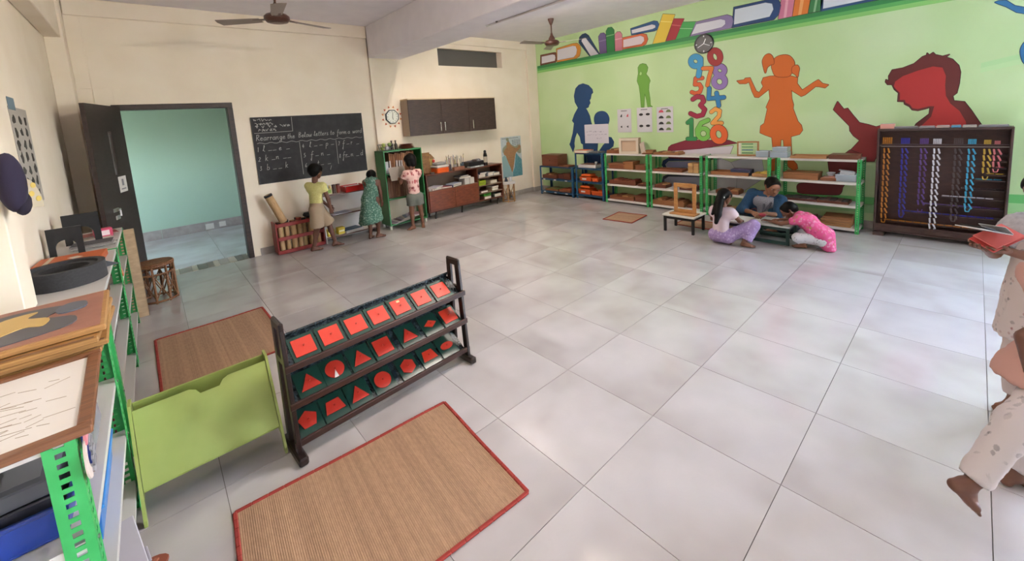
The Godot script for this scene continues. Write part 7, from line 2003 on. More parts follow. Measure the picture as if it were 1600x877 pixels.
# ---------------------------------------------------------------- people: smooth-blended limbs meshed as surface nets
class Field:
	var lo: Vector3
	var c: float
	var nx: int
	var ny: int
	var nz: int
	var d := PackedFloat32Array()

	func _init(a: Vector3, b: Vector3, cell: float) -> void:
		c = cell
		lo = a - Vector3.ONE * cell * 3.0
		var s := (b - a) / cell
		nx = int(s.x) + 7
		ny = int(s.y) + 7
		nz = int(s.z) + 7
		d.resize(nx * ny * nz)
		d.fill(1.0)

	# tapered capsule; fs > 1 thins it along the unit vector fd; cut keeps the side where (p - cp).cn < 0
	func cap(a: Vector3, b: Vector3, ra: float, rb: float, k: float, fd := Vector3.ZERO, fs := 1.0, cp := Vector3.ZERO, cn := Vector3.ZERO) -> void:
		var m := maxf(ra, rb) + k + c * 2.5
		var p0 := a.min(b) - Vector3.ONE * m - lo
		var p1 := a.max(b) + Vector3.ONE * m - lo
		var x0 := clampi(int(p0.x / c), 0, nx - 1)
		var y0 := clampi(int(p0.y / c), 0, ny - 1)
		var z0 := clampi(int(p0.z / c), 0, nz - 1)
		var x1 := clampi(int(p1.x / c) + 1, 0, nx - 1)
		var y1 := clampi(int(p1.y / c) + 1, 0, ny - 1)
		var z1 := clampi(int(p1.z / c) + 1, 0, nz - 1)
		var ab := b - a
		var il := 1.0 / maxf(ab.length_squared(), 1e-9)
		var thin := fs != 1.0
		var cut := cn != Vector3.ZERO
		for z in range(z0, z1 + 1):
			for y in range(y0, y1 + 1):
				var i := (z * ny + y) * nx + x0
				for x in range(x0, x1 + 1):
					var p := lo + Vector3(x, y, z) * c
					var w := p - a
					if thin:
						w += fd * (w.dot(fd) * (fs - 1.0))
					var t := clampf(w.dot(ab) * il, 0.0, 1.0)
					var v := (w - ab * t).length() - ra - (rb - ra) * t
					if cut:
						v = maxf(v, (p - cp).dot(cn))
					var e := d[i]
					var h := maxf(k - absf(v - e), 0.0)
					d[i] = minf(v, e) - (h * h * 0.25 / k if k > 0.0 else 0.0)
					i += 1

	# hollow out a ball
	func dent(q: Vector3, r: float) -> void:
		var p0 := (q - Vector3.ONE * (r + c * 2) - lo) / c
		var p1 := (q + Vector3.ONE * (r + c * 2) - lo) / c
		for z in range(maxi(int(p0.z), 0), mini(int(p1.z) + 1, nz - 1) + 1):
			for y in range(maxi(int(p0.y), 0), mini(int(p1.y) + 1, ny - 1) + 1):
				for x in range(maxi(int(p0.x), 0), mini(int(p1.x) + 1, nx - 1) + 1):
					var i := (z * ny + y) * nx + x
					d[i] = maxf(d[i], r - (lo + Vector3(x, y, z) * c).distance_to(q))

	func slice(cp: Vector3, cn: Vector3) -> void:
		for z in nz:
			for y in ny:
				var i := (z * ny + y) * nx
				for x in nx:
					if d[i] < c * 3.0:
						d[i] = maxf(d[i], (lo + Vector3(x, y, z) * c - cp).dot(cn))
					i += 1

	func to_geo(g: Geo, xf := Transform3D.IDENTITY, folds := 0.0) -> Geo:
		var vid := PackedInt32Array()
		vid.resize(nx * ny * nz)
		vid.fill(-1)
		var verts := PackedVector3Array()
		var sx := nx
		var sz := nx * ny
		var offs := [0, 1, sx, sx + 1, sz, sz + 1, sz + sx, sz + sx + 1]
		var cor := [Vector3(0, 0, 0), Vector3(1, 0, 0), Vector3(0, 1, 0), Vector3(1, 1, 0), Vector3(0, 0, 1), Vector3(1, 0, 1), Vector3(0, 1, 1), Vector3(1, 1, 1)]
		var edges := [[0, 1], [2, 3], [4, 5], [6, 7], [0, 2], [1, 3], [4, 6], [5, 7], [0, 4], [1, 5], [2, 6], [3, 7]]
		var cells := PackedInt32Array()
		var lim := c * 2.0
		for z in nz - 1:
			for y in ny - 1:
				var i := (z * ny + y) * nx
				for x in nx - 1:
					var v0 := d[i]
					if v0 < lim and v0 > -lim:
						var s := v0 < 0.0
						var mixed := false
						for k in range(1, 8):
							if (d[i + offs[k]] < 0.0) != s:
								mixed = true
								break
						if mixed:
							var sum := Vector3.ZERO
							var n := 0
							for e in edges:
								var da := d[i + offs[e[0]]]
								var db := d[i + offs[e[1]]]
								if (da < 0.0) != (db < 0.0):
									sum += (cor[e[0]] as Vector3).lerp(cor[e[1]], da / (da - db))
									n += 1
							vid[i] = verts.size()
							verts.append(lo + (Vector3(x, y, z) + sum / n) * c)
							cells.append(i)
					i += 1
		var norms := PackedVector3Array()
		norms.resize(verts.size())
		var tris := PackedInt32Array()
		for i in cells:
			for ax in 3:
				var st: int = [1, sx, sz][ax]
				if (d[i] < 0.0) == (d[i + st] < 0.0):
					continue
				var u: int = [sx, sz, 1][ax]
				var w: int = [sz, 1, sx][ax]
				if i - u - w < 0:
					continue
				var q := [vid[i], vid[i - u], vid[i - u - w], vid[i - w]]
				if q[0] < 0 or q[1] < 0 or q[2] < 0 or q[3] < 0:
					continue
				if d[i] < 0.0:
					tris.append_array([q[0], q[1], q[2], q[0], q[2], q[3]])
				else:
					tris.append_array([q[0], q[2], q[1], q[0], q[3], q[2]])
		for t in range(0, tris.size(), 3):
			var m := (verts[tris[t + 1]] - verts[tris[t]]).cross(verts[tris[t + 2]] - verts[tris[t]])
			for k in 3:
				norms[tris[t + k]] += m
		if folds > 0.0:
			var f := FastNoiseLite.new()
			f.seed = 5
			f.frequency = 1.0
			for k in verts.size():
				var p := verts[k]
				verts[k] += norms[k].normalized() * (f.get_noise_3d(p.x * 22.0, p.y * 5.0, p.z * 22.0) * folds)
		var base := g.v.size()
		for k in verts.size():
			g.v.append(xf * verts[k])
			g.n.append((xf.basis * norms[k]).normalized())
			g.uv.append(Vector2.ZERO)
		var flip := xf.basis.determinant() < 0.0
		for t in range(0, tris.size(), 3):
			g.idx.append(base + tris[t])
			g.idx.append(base + tris[t + (1 if flip else 2)])
			g.idx.append(base + tris[t + (2 if flip else 1)])
		return g

var head_geo: Geo
var hand_geos := {}
var foot_geo: Geo

# adult-sized head, centre at the origin, face towards +z
func head_shape() -> Geo:
	if head_geo:
		return head_geo
	var f := Field.new(V(-0.1, -0.13, -0.12), V(0.1, 0.13, 0.13), 0.0045)
	f.cap(V(0, 0.035, -0.028), V(0, 0.035, 0.02), 0.078, 0.07, 0.02)
	f.cap(V(0, -0.02, 0.025), V(0, -0.075, 0.052), 0.06, 0.028, 0.03)
	for s in [-1.0, 1.0]:
		f.cap(V(s * 0.034, -0.018, 0.05), V(s * 0.028, -0.05, 0.05), 0.026, 0.022, 0.02)
		f.cap(V(s * 0.055, -0.03, 0.0), V(s * 0.03, -0.075, 0.035), 0.022, 0.018, 0.02)
	f.cap(V(-0.034, 0.03, 0.074), V(0.034, 0.03, 0.074), 0.012, 0.012, 0.02)
	for s in [-1.0, 1.0]:
		f.dent(V(s * 0.031, 0.008, 0.093), 0.014)
	f.cap(V(0, 0.014, 0.083), V(0, -0.02, 0.1), 0.008, 0.0115, 0.012)
	for s in [-1.0, 1.0]:
		f.cap(V(s * 0.01, -0.023, 0.09), V(s * 0.011, -0.024, 0.092), 0.008, 0.008, 0.008)
	f.cap(V(-0.019, -0.047, 0.078), V(0.019, -0.047, 0.078), 0.006, 0.006, 0.006)
	f.cap(V(0, -0.0475, 0.083), V(0, -0.0475, 0.083), 0.007, 0.007, 0.01)
	f.cap(V(-0.015, -0.058, 0.077), V(0.015, -0.058, 0.077), 0.007, 0.007, 0.006)
	for s in [-1.0, 1.0]:
		f.cap(V(s * 0.078, 0.02, -0.008), V(s * 0.076, -0.018, 0.0), 0.017, 0.011, 0.006, V(1, 0, 0), 2.2)
	head_geo = f.to_geo(Geo.new())
	return head_geo

# adult right hand, wrist at the origin, fingers along -y, palm facing +z, thumb towards +x
func hand_shape(curl: float) -> Geo:
	var key := "%.2f" % curl
	if hand_geos.has(key):
		return hand_geos[key]
	var f := Field.new(V(-0.06, -0.2, -0.03), V(0.08, 0.03, 0.1), 0.0036)
	f.cap(V(0, 0.02, 0), V(0, -0.012, 0), 0.025, 0.024, 0.01, V(0, 0, 1), 1.35)
	var fx := [0.029, 0.01, -0.009, -0.027]
	var fl := [0.072, 0.08, 0.074, 0.058]
	for i in 4:
		f.cap(V(fx[i] * 0.55, -0.01, 0), V(fx[i], -0.085, 0), 0.014, 0.0125, 0.012)
	for i in 4:
		var p := V(fx[i], -0.088, 0)
		var a := curl * (0.8 + 0.12 * i)
		var dir := V(fx[i] * 1.5, -1, 0).normalized()
		for seg in 3:
			dir = Basis(Vector3.RIGHT, -a * [0.6, 0.9, 0.7][seg]) * dir
			var L: float = fl[i] * [0.45, 0.31, 0.24][seg]
			var q := p + dir * L
			f.cap(p, q, 0.0095 - 0.0008 * seg, 0.0088 - 0.0009 * seg, 0.003)
			p = q
	f.cap(V(0.014, -0.018, 0.006), V(0.038, -0.052, 0.014), 0.015, 0.0115, 0.01)
	var tb := V(0.038, -0.052, 0.014)
	var td := V(0.5, -0.8, 0.25 + curl * 0.4).normalized()
	f.cap(tb, tb + td * 0.03, 0.0115, 0.01, 0.004)
	var td2 := V(0.15 - curl * 0.3, -0.9, 0.3 + curl * 0.5).normalized()
	f.cap(tb + td * 0.03, tb + td * 0.03 + td2 * 0.024, 0.01, 0.008, 0.003)
	hand_geos[key] = f.to_geo(Geo.new())
	return hand_geos[key]

# adult right foot, ankle joint at the origin 0.075 above the sole, toes along +z, big toe towards -x side of the body
func foot_shape() -> Geo:
	if foot_geo:
		return foot_geo
	var f := Field.new(V(-0.06, -0.08, -0.09), V(0.06, 0.06, 0.2), 0.0042)
	f.cap(V(0, 0.05, -0.002), V(0, -0.005, -0.012), 0.033, 0.034, 0.012)
	f.cap(V(0, -0.01, -0.02), V(0, -0.045, -0.042), 0.034, 0.03, 0.02)
	f.cap(V(0, -0.005, 0.0), V(-0.006, -0.05, 0.095), 0.036, 0.024, 0.02)
	f.cap(V(0.012, -0.045, -0.03), V(0.022, -0.053, 0.09), 0.026, 0.021, 0.015)
	f.cap(V(-0.016, -0.05, 0.05), V(-0.022, -0.052, 0.105), 0.022, 0.022, 0.015)
	var tx := [-0.027, -0.008, 0.008, 0.021, 0.033]
	var tz := [0.15, 0.152, 0.144, 0.133, 0.12]
	for i in 5:
		var r: float = [0.0135, 0.0095, 0.009, 0.0085, 0.008][i]
		f.cap(V(tx[i] * 0.95, -0.058, 0.1), V(tx[i], -0.075 + r + 0.002, tz[i]), r * 1.15, r, 0.004)
	f.slice(V(0, -0.075, 0), V(0, -1, 0))
	foot_geo = f.to_geo(Geo.new())
	return foot_geo

func look_basis(fwd: Vector3, up: Vector3) -> Basis:
	var z := fwd.normalized()
	var x := up.cross(z).normalized()
	return Basis(x, z.cross(x), z)

# J: world joints; s: body scale (adult 1)
func body(t: Node3D, J: Dictionary, s: float, skin: Material, curlL: float, curlR: float) -> void:
	var o := t.position
	var all := []
	for k in J:
		if J[k] is Vector3 and not k.begins_with("d"):
			all.append(J[k] - o)
	var lo: Vector3 = all[0]
	var hi: Vector3 = all[0]
	for p in all:
		lo = lo.min(p)
		hi = hi.max(p)
	var f := Field.new(lo - Vector3.ONE * 0.16 * s, hi + Vector3.ONE * 0.16 * s, 0.0125)
	var F: Vector3 = J.dF
	var P: Vector3 = J.P - o
	var C: Vector3 = J.C - o
	var N: Vector3 = J.N - o
	var H: Vector3 = J.H - o
	var k := 0.03 * s
	f.cap(J.hL - o, J.hR - o, 0.1 * s, 0.1 * s, k, F, 1.1)
	f.cap(P, C, 0.105 * s, 0.115 * s, k, F, 1.3)
	f.cap(C + (J.sL - J.C) * 0.45, C + (J.sR - J.C) * 0.45, 0.105 * s, 0.105 * s, k, F, 1.25)
	f.cap(J.sL - o, J.sR - o, 0.054 * s, 0.054 * s, k * 1.3)
	f.cap(N, H, 0.056 * s, 0.054 * s, k)
	for q in ["L", "R"]:
		f.cap(J["s" + q] - o, J["e" + q] - o, 0.05 * s, 0.039 * s, k * 0.6)
		f.cap(J["e" + q] - o, J["w" + q] - o, 0.04 * s, 0.027 * s, k * 0.5)
		f.cap(J["h" + q] - o, J["k" + q] - o, 0.088 * s, 0.056 * s, k)
		f.cap(J["k" + q] - o, J["a" + q] - o, 0.056 * s, 0.034 * s, k * 0.7)
		var mid: Vector3 = (J["k" + q] as Vector3).lerp(J["a" + q], 0.33) - o
		f.cap(mid - F * 0.012 * s, mid - F * 0.012 * s, 0.05 * s, 0.05 * s, k)
	var g := f.to_geo(Geo.new())
	var hs: float = J.get("hs", s)
	g.add(head_shape(), Transform3D(look_basis(J.dLook, J.dUp) * Basis.from_scale(Vector3.ONE * hs), H))
	for q in ["L", "R"]:
		var y: Vector3 = -((J["w" + q] - J["e" + q]) as Vector3).normalized()
		if J.has("dh" + q):
			y = -(J["dh" + q] as Vector3).normalized()
		var z: Vector3 = J["dp" + q]
		z = (z - y * z.dot(y)).normalized()
		var B := Basis(y.cross(z), y, z)
		var m := -1.0 if q == "R" else 1.0
		g.add(hand_shape(curlL if q == "L" else curlR), Transform3D(B * Basis.from_scale(V(m, 1, 1) * s * 0.98), J["w" + q] - o))
		var ff: Vector3 = J["df" + q]
		var fu: Vector3 = J.get("du" + q, Vector3.UP)
		g.add(foot_shape(), Transform3D(look_basis(ff, fu) * Basis.from_scale(V(m, 1, 1) * s), J["a" + q] - o))
	obj("body", g, skin, t)
	# eyes, brows, mouth
	var HB := Transform3D(look_basis(J.dLook, J.dUp) * Basis.from_scale(Vector3.ONE * hs), H)
	for m in [-1.0, 1.0]:
		var e := obj("eye", Geo.new().add(Geo.new().ball(V(m * 0.031, 0.008, 0.0735), V(0.0135, 0.0085, 0.01), 10, 7), HB), mat("cfc8c0", 0.3), t)
		obj("iris", Geo.new().add(Geo.new().ball(V(m * 0.031, 0.007, 0.0805), V(0.0062, 0.0065, 0.004), 10, 6), HB), mat("1c120e", 0.2), e)
		obj("brow", Geo.new().add(Geo.new().cyl(V(m * 0.016, 0.03, 0.084), V(m * 0.044, 0.033, 0.072), 0.0035, 0.002, 6), HB), mat("17110f", 0.9), t)
	obj("mouth", Geo.new().add(Geo.new().ball(V(0, -0.052, 0.0845), V(0.018, 0.0045, 0.004), 10, 6), HB), mat("6a3431", 0.5), t)

# bones: [a, b, ra, rb, flatten dir, flatten, cut point, cut normal]
func cloth(t: Node, o: Vector3, called: String, m: Material, bones: Array, k := 0.025, folds := 0.0, cell := 0.0115, cuts := []) -> MeshInstance3D:
	var lo: Vector3 = bones[0][0]
	var hi := lo
	for b in bones:
		var r := maxf(b[2], b[3]) * 1.05 + 0.012
		lo = lo.min((b[0] as Vector3).min(b[1]) - Vector3.ONE * r)
		hi = hi.max((b[0] as Vector3).max(b[1]) + Vector3.ONE * r)
	var f := Field.new(lo - o, hi - o, cell)
	for b in bones:
		if b.size() >= 8:
			f.cap(b[0] - o, b[1] - o, b[2], b[3], k, b[4], b[5], b[6] - o, b[7])
		elif b.size() >= 6:
			f.cap(b[0] - o, b[1] - o, b[2], b[3], k, b[4], b[5])
		else:
			f.cap(b[0] - o, b[1] - o, b[2], b[3], k)
	for q in cuts:
		f.slice(q[0] - o, q[1])
	return obj(called, f.to_geo(Geo.new(), Transform3D.IDENTITY, folds), m, t)

# shirt bones from joints: torso, shoulders and sleeves to a fraction of the arm
func shirt(J: Dictionary, s: float, ease: float, sleeve: float, waist := 1.0) -> Array:
	var F: Vector3 = J.dF
	var b := []
	var Pw: Vector3 = J.C + (J.P - J.C) * waist
	b.append([Pw, J.C, 0.112 * s + ease, 0.12 * s + ease, F, 1.25])
	b.append([J.C + (J.sL - J.C) * 0.45, J.C + (J.sR - J.C) * 0.45, 0.108 * s + ease, 0.108 * s + ease, F, 1.22])
	b.append([J.sL, J.sR, 0.056 * s + ease, 0.056 * s + ease])
	for q in ["L", "R"]:
		var S: Vector3 = J["s" + q]
		var E: Vector3 = J["e" + q]
		if sleeve <= 1.0:
			var c := S.lerp(E, sleeve)
			b.append([S, S.lerp(E, sleeve + 0.1), 0.055 * s + ease, 0.052 * s + ease, Vector3.UP, 1.0, c, (E - S).normalized()])
		else:
			var Wr: Vector3 = J["w" + q]
			var c := E.lerp(Wr, sleeve - 1.0)
			b.append([S, E, 0.055 * s + ease, 0.046 * s + ease])
			b.append([E, E.lerp(Wr, sleeve - 0.95), 0.046 * s + ease, 0.04 * s + ease, Vector3.UP, 1.0, c, (Wr - E).normalized()])
	return b

func trousers(J: Dictionary, s: float, ease: float, down: float, flare := 0.0) -> Array:
	var F: Vector3 = J.dF
	var b := []
	b.append([J.hL, J.hR, 0.104 * s + ease, 0.104 * s + ease, F, 1.05])
	b.append([J.P, (J.P as Vector3).lerp(J.C, 0.35), 0.108 * s + ease, 0.102 * s + ease, F, 1.2])
	for q in ["L", "R"]:
		var h: Vector3 = J["h" + q]
		var n: Vector3 = J["k" + q]
		var a: Vector3 = J["a" + q]
		if down <= 1.0:
			var c := h.lerp(n, down)
			b.append([h, h.lerp(n, minf(down + 0.12, 1.15)), 0.093 * s + ease, 0.075 * s + ease + flare, Vector3.UP, 1.0, c, (n - h).normalized()])
		else:
			var c := n.lerp(a, down - 1.0)
			b.append([h, n, 0.092 * s + ease, 0.06 * s + ease + flare * 0.5])
			b.append([n, n.lerp(a, down - 0.93), 0.06 * s + ease + flare * 0.5, 0.042 * s + ease + flare, Vector3.UP, 1.0, c, (a - n).normalized()])
	return b

# hair cap hugging the skull, plus extra locks [a, b, ra, rb] in head space
func hair(t: Node3D, J: Dictionary, hs: float, locks: Array, hex := "0a0808", grow := 0.008, line := 0.035) -> void:
	var f := Field.new(V(-0.2, -0.5, -0.26), V(0.2, 0.16, 0.13), 0.008)
	f.cap(V(0, 0.035, -0.03), V(0, 0.035, 0.018), 0.08 + grow, 0.071 + grow, 0.01, Vector3.UP, 1.0, V(0, 0.02, 0.05), V(0, -0.6, 0.8).normalized())
	f.cap(V(0, 0.0, -0.045), V(0, -0.02, -0.045), 0.06 + grow, 0.045 + grow, 0.02)
	f.slice(V(0, line, 0.062), V(0, -0.35, 0.93).normalized())
	for l in locks:
		f.cap(l[0], l[1], l[2], l[3], 0.02)
	var HB := Transform3D(look_basis(J.dLook, J.dUp) * Basis.from_scale(Vector3.ONE * hs), J.H - t.position)
	obj("hair", f.to_geo(Geo.new(), HB), hairm(hex), t)

func hairm(hex: String) -> StandardMaterial3D:
	var m := mat(hex, 0.52)
	m.metallic_specular = 0.25
	return m

func build_people() -> void:
	var dark := mat("5f3b2c", 0.55)
	var brown := mat("6f4733", 0.55)
	# 1 boy at the low shelf
	var J := {"dF": V(0.8, 0, -0.6), "H": V(1.67, 1.1, -5.95), "N": V(1.65, 0.98, -5.965), "C": V(1.645, 0.84, -5.97), "P": V(1.635, 0.6, -5.98),
		"sL": V(1.585, 0.91, -6.05), "eL": V(1.7, 0.71, -6.075), "wL": V(1.8, 0.6, -6.06), "sR": V(1.72, 0.905, -5.885), "eR": V(1.765, 0.71, -5.87), "wR": V(1.8, 0.56, -5.93),
		"hL": V(1.66, 0.58, -6.03), "kL": V(1.78, 0.33, -6.02), "aL": V(1.83, 0.055, -6.0), "hR": V(1.61, 0.58, -5.93), "kR": V(1.6, 0.33, -5.95), "aR": V(1.545, 0.055, -6.0),
		"dfL": V(0.95, 0, 0.15), "dfR": V(0.95, 0, 0.2), "dpL": V(0, -0.3, 1), "dpR": V(0.2, -0.2, -1), "dLook": V(0.8, -0.15, -0.58), "dUp": Vector3.UP, "hs": 0.94}
	var o := V(1.68, 0, -5.98)
	var t := thing("person", "boy in a pale yellow tee and khaki shorts standing barefoot at the low white shelf", "person", o)
	body(t, J, 0.7, dark, 0.5, 0.5)
	cloth(t, o, "tee_shirt", rough_mat("yellowtee", noise_tex(201, 0.04, [[0.0, "b9b368"], [0.5, "c8c380"], [1.0, "d3cf92"]]), 0.9, V(4, 4, 4)), shirt(J, 0.7, 0.008, 0.45, 0.95), 0.02, 0.01, 0.0105, [[V(1.635, 0.61, -5.98), V(0, -1, 0)]])
	cloth(t, o, "shorts", mat("a08b74", 0.9), trousers(J, 0.7, 0.016, 0.98, 0.02), 0.02, 0.01, 0.0105, [[V(1.635, 0.68, -5.98), V(0, 1, 0)]])
	hair(t, J, 0.94, [], "0a0808", 0.012)
	# 2 girl in the green dress, stooping
	J = {"dF": V(0.35, -0.6, -0.72), "H": V(2.47, 0.905, -6.03), "N": V(2.43, 0.885, -5.97), "C": V(2.4, 0.82, -5.92), "P": V(2.33, 0.62, -5.82),
		"sL": V(2.34, 0.85, -5.98), "eL": V(2.38, 0.68, -6.06), "wL": V(2.46, 0.55, -6.12), "sR": V(2.5, 0.84, -5.88), "eR": V(2.515, 0.68, -5.87), "wR": V(2.535, 0.54, -5.9),
		"hL": V(2.28, 0.58, -5.85), "kL": V(2.31, 0.32, -5.87), "aL": V(2.315, 0.055, -5.91), "hR": V(2.39, 0.58, -5.79), "kR": V(2.41, 0.32, -5.82), "aR": V(2.42, 0.055, -5.87),
		"dfL": V(0.5, 0, -0.6), "dfR": V(0.75, 0, 0.1), "dpL": V(0.3, 0, 1), "dpR": V(-0.4, 0, -1), "dLook": V(0.45, -0.75, -0.6), "dUp": V(0.4, 0.65, -0.6), "hs": 0.84}
	o = V(2.36, 0, -5.85)
	t = thing("person", "girl in a green leaf-patterned sleeveless dress stooping towards the green bookcase", "person", o)
	body(t, J, 0.68, dark, 0.4, 0.4)
	var gd := print_mat("greendress", "41685a", ["9fb3a4", "25503c", "7f9f8a"], 220, 2, 5, 4.0, 61)
	cloth(t, o, "dress", gd, [[V(2.36, 0.66, -5.85), V(2.41, 0.83, -5.93), 0.1, 0.095, J.dF, 1.15], [V(2.38, 0.845, -5.94), V(2.47, 0.84, -5.9), 0.055, 0.05], [V(2.32, 0.64, -5.81), V(2.315, 0.3, -5.82), 0.1, 0.175, V(0, 0, 1), 1.15]], 0.04, 0.03, 0.0105, [[V(2.3, 0.275, -5.82), V(0.1, -1, 0).normalized()]])
	hair(t, J, 0.84, [[V(0, 0.04, -0.1), V(0, 0.02, -0.12), 0.03, 0.025]])
	# 3 girl reading at the bookcase
	J = {"dF": V(-0.1, 0, -1), "H": V(3.045, 1.085, -5.87), "N": V(3.055, 0.965, -5.86), "C": V(3.06, 0.83, -5.86), "P": V(3.065, 0.55, -5.86),
		"sL": V(2.955, 0.895, -5.865), "eL": V(2.885, 0.76, -5.93), "wL": V(2.9, 0.835, -6.03), "sR": V(3.165, 0.895, -5.855), "eR": V(3.19, 0.77, -5.95), "wR": V(3.08, 0.82, -6.05),
		"hL": V(3.01, 0.5, -5.86), "kL": V(2.99, 0.28, -5.86), "aL": V(2.985, 0.055, -5.85), "hR": V(3.125, 0.5, -5.855), "kR": V(3.15, 0.28, -5.86), "aR": V(3.165, 0.055, -5.86),
		"dfL": V(-0.85, 0, 0.15), "dfR": V(-0.2, 0, 0.4), "dpL": V(1, 0.4, 0), "dpR": V(-1, 0.3, 0), "dLook": V(-0.25, -0.3, -0.9), "dUp": V(0, 1, -0.2), "hs": 0.92}
	o = V(3.06, 0, -5.86)
	t = thing("person", "girl in a pink tee with red spots and grey shorts reading at the green bookcase", "person", o)
	body(t, J, 0.68, brown, 0.7, 0.7)
	cloth(t, o, "tee_shirt", print_mat("pinktee", "d8b3ab", ["8e2f38", "a33f48", "7a2830"], 15, 8, 13, 4.0, 62), shirt(J, 0.68, 0.016, 0.5, 0.98), 0.02, 0.008, 0.0105, [[V(3.06, 0.56, -5.86), V(0, -1, 0)]])
	cloth(t, o, "shorts", rough_mat("greyshorts", noise_tex(202, 0.05, [[0.0, "545851"], [1.0, "70746c"]]), 0.9, V(5, 5, 5)), trousers(J, 0.68, 0.014, 0.55, 0.012), 0.02, 0.006, 0.0105, [[V(3.06, 0.62, -5.86), V(0, 1, 0)]])
	hair(t, J, 0.97, [[V(-0.06, 0.02, -0.03), V(-0.06, -0.06, -0.02), 0.045, 0.035], [V(0.06, 0.02, -0.03), V(0.06, -0.06, -0.02), 0.045, 0.035], [V(0, 0.0, -0.07), V(0, -0.07, -0.06), 0.05, 0.045]])
	var mz := thing("magazine", "open grey magazine held up by the girl in the spotted pink tee", "magazine", V(2.93, 0.83, -6.04), 0.25)
	for s in [-1.0, 1.0]:
		obj("page", Geo.new().box(V(s * 0.083, 0.07, -0.012 * absf(s)), V(0.165, 0.22, 0.004), 0.001, Basis(Vector3.UP, s * 0.22) * Basis(Vector3.RIGHT, -0.35)), mat("83796f" if s < 0 else "978d84", 0.6), mz)
	obj("spine", Geo.new().box(V(0, 0.07, 0.0), V(0.008, 0.22, 0.01), 0.002, Basis(Vector3.RIGHT, -0.35)), mat("8a827e", 0.6), mz)
	# 4 girl with long hair on the floor
	J = {"dF": V(0.95, 0, 0.25), "H": V(5.03, 0.555, -1.925), "N": V(5.005, 0.435, -1.935), "C": V(4.98, 0.33, -1.94), "P": V(4.95, 0.12, -1.945),
		"sL": V(5.02, 0.39, -2.045), "eL": V(5.08, 0.26, -2.09), "wL": V(5.19, 0.255, -2.0), "sR": V(4.98, 0.395, -1.835), "eR": V(5.03, 0.29, -1.76), "wR": V(5.16, 0.262, -1.79),
		"hL": V(4.97, 0.1, -2.0), "kL": V(5.16, 0.09, -2.02), "aL": V(4.99, 0.06, -1.92), "hR": V(4.97, 0.1, -1.87), "kR": V(5.06, 0.25, -1.62), "aR": V(4.99, 0.055, -1.69),
		"dfL": V(-0.2, 0, 0.8), "dfR": V(0.15, 0, 0.95), "dpL": V(0, -1, 0), "dpR": V(0, -1, 0), "dLook": V(0.85, -0.5, 0.3), "dUp": V(0.4, 0.9, 0), "hs": 0.84}
	o = V(4.98, 0, -1.93)
	t = thing("person", "girl with very long black hair, pale pink top and lilac trousers seated on the floor", "person", o)
	body(t, J, 0.66, brown, 0.5, 0.6)
	cloth(t, o, "top", mat("cdb9c0", 0.9), shirt(J, 0.66, 0.014, 0.55, 0.9), 0.02, 0.008, 0.0105, [[V(4.95, 0.1, -1.945), V(0, -1, 0)]])
	cloth(t, o, "trousers", print_mat("lilac", "9a82b2", ["b8a5cc", "7f6899", "c9bcd8"], 120, 2, 5, 4.0, 63), trousers(J, 0.66, 0.016, 1.85, 0.016), 0.02, 0.01, 0.0105)
	hair(t, J, 0.84, [[V(0, 0.02, -0.07), V(-0.03, -0.12, -0.11), 0.06, 0.05], [V(-0.03, -0.12, -0.11), V(-0.06, -0.3, -0.12), 0.05, 0.045], [V(-0.06, -0.3, -0.12), V(-0.07, -0.42, -0.13), 0.042, 0.025], [V(0.02, -0.05, -0.09), V(0.02, -0.3, -0.13), 0.04, 0.02]])
	var clip := thing("hair_clip", "white bow hair clip worn by the girl with very long black hair", "hair clip", V(4.952, 0.575, -1.9), 0.3)
	for s in [-1.0, 1.0]:
		obj("bow_loop", Geo.new().ball(V(s * 0.016, 0.004 * s, 0), V(0.016, 0.009, 0.006), 8, 6), mat("d9d5d2", 0.6), clip)
	# 5 teacher
	J = {"dF": V(-0.9, -0.1, 0.35), "H": V(5.745, 0.585, -1.63), "N": V(5.79, 0.485, -1.69), "C": V(5.82, 0.36, -1.73), "P": V(5.88, 0.11, -1.76),
		"sL": V(5.8, 0.42, -1.555), "eL": V(5.69, 0.25, -1.545), "wL": V(5.55, 0.285, -1.64), "sR": V(5.77, 0.475, -1.86), "eR": V(5.7, 0.265, -1.97), "wR": V(5.54, 0.285, -1.79),
		"hL": V(5.88, 0.1, -1.67), "kL": V(5.76, 0.1, -1.38), "aL": V(5.77, 0.065, -1.62), "hR": V(5.88, 0.1, -1.85), "kR": V(5.76, 0.1, -2.14), "aR": V(5.77, 0.065, -1.86),
		"dfL": V(-0.3, -0.2, -0.9), "dfR": V(-0.3, -0.2, 0.9), "dpL": V(0, -0.8, -0.6), "dpR": V(0, -0.8, 0.6), "dhL": V(-0.8, -0.1, -0.35), "dhR": V(-0.6, -0.1, 0.6), "dLook": V(-0.72, -0.3, 0.55), "dUp": V(-0.2, 1, 0.2), "hs": 1.0}
	o = V(5.85, 0, -1.75)
	t = thing("person", "woman in a navy cardigan seated on the floor behind the low tables", "person", o)
	body(t, J, 0.88, mat("85583f", 0.55), 0.7, 0.7)
	cloth(t, o, "top", rough_mat("greytop", noise_tex(203, 0.05, [[0.0, "6f7079"], [0.5, "888891"], [1.0, "a3a2a8"]]), 0.9, V(5, 5, 5)), shirt(J, 0.88, 0.008, 0.3, 0.95), 0.02, 0.008, 0.0115, [[V(5.8, 0.5, -1.7), V(-0.5, 0.85, 0.1).normalized()]])
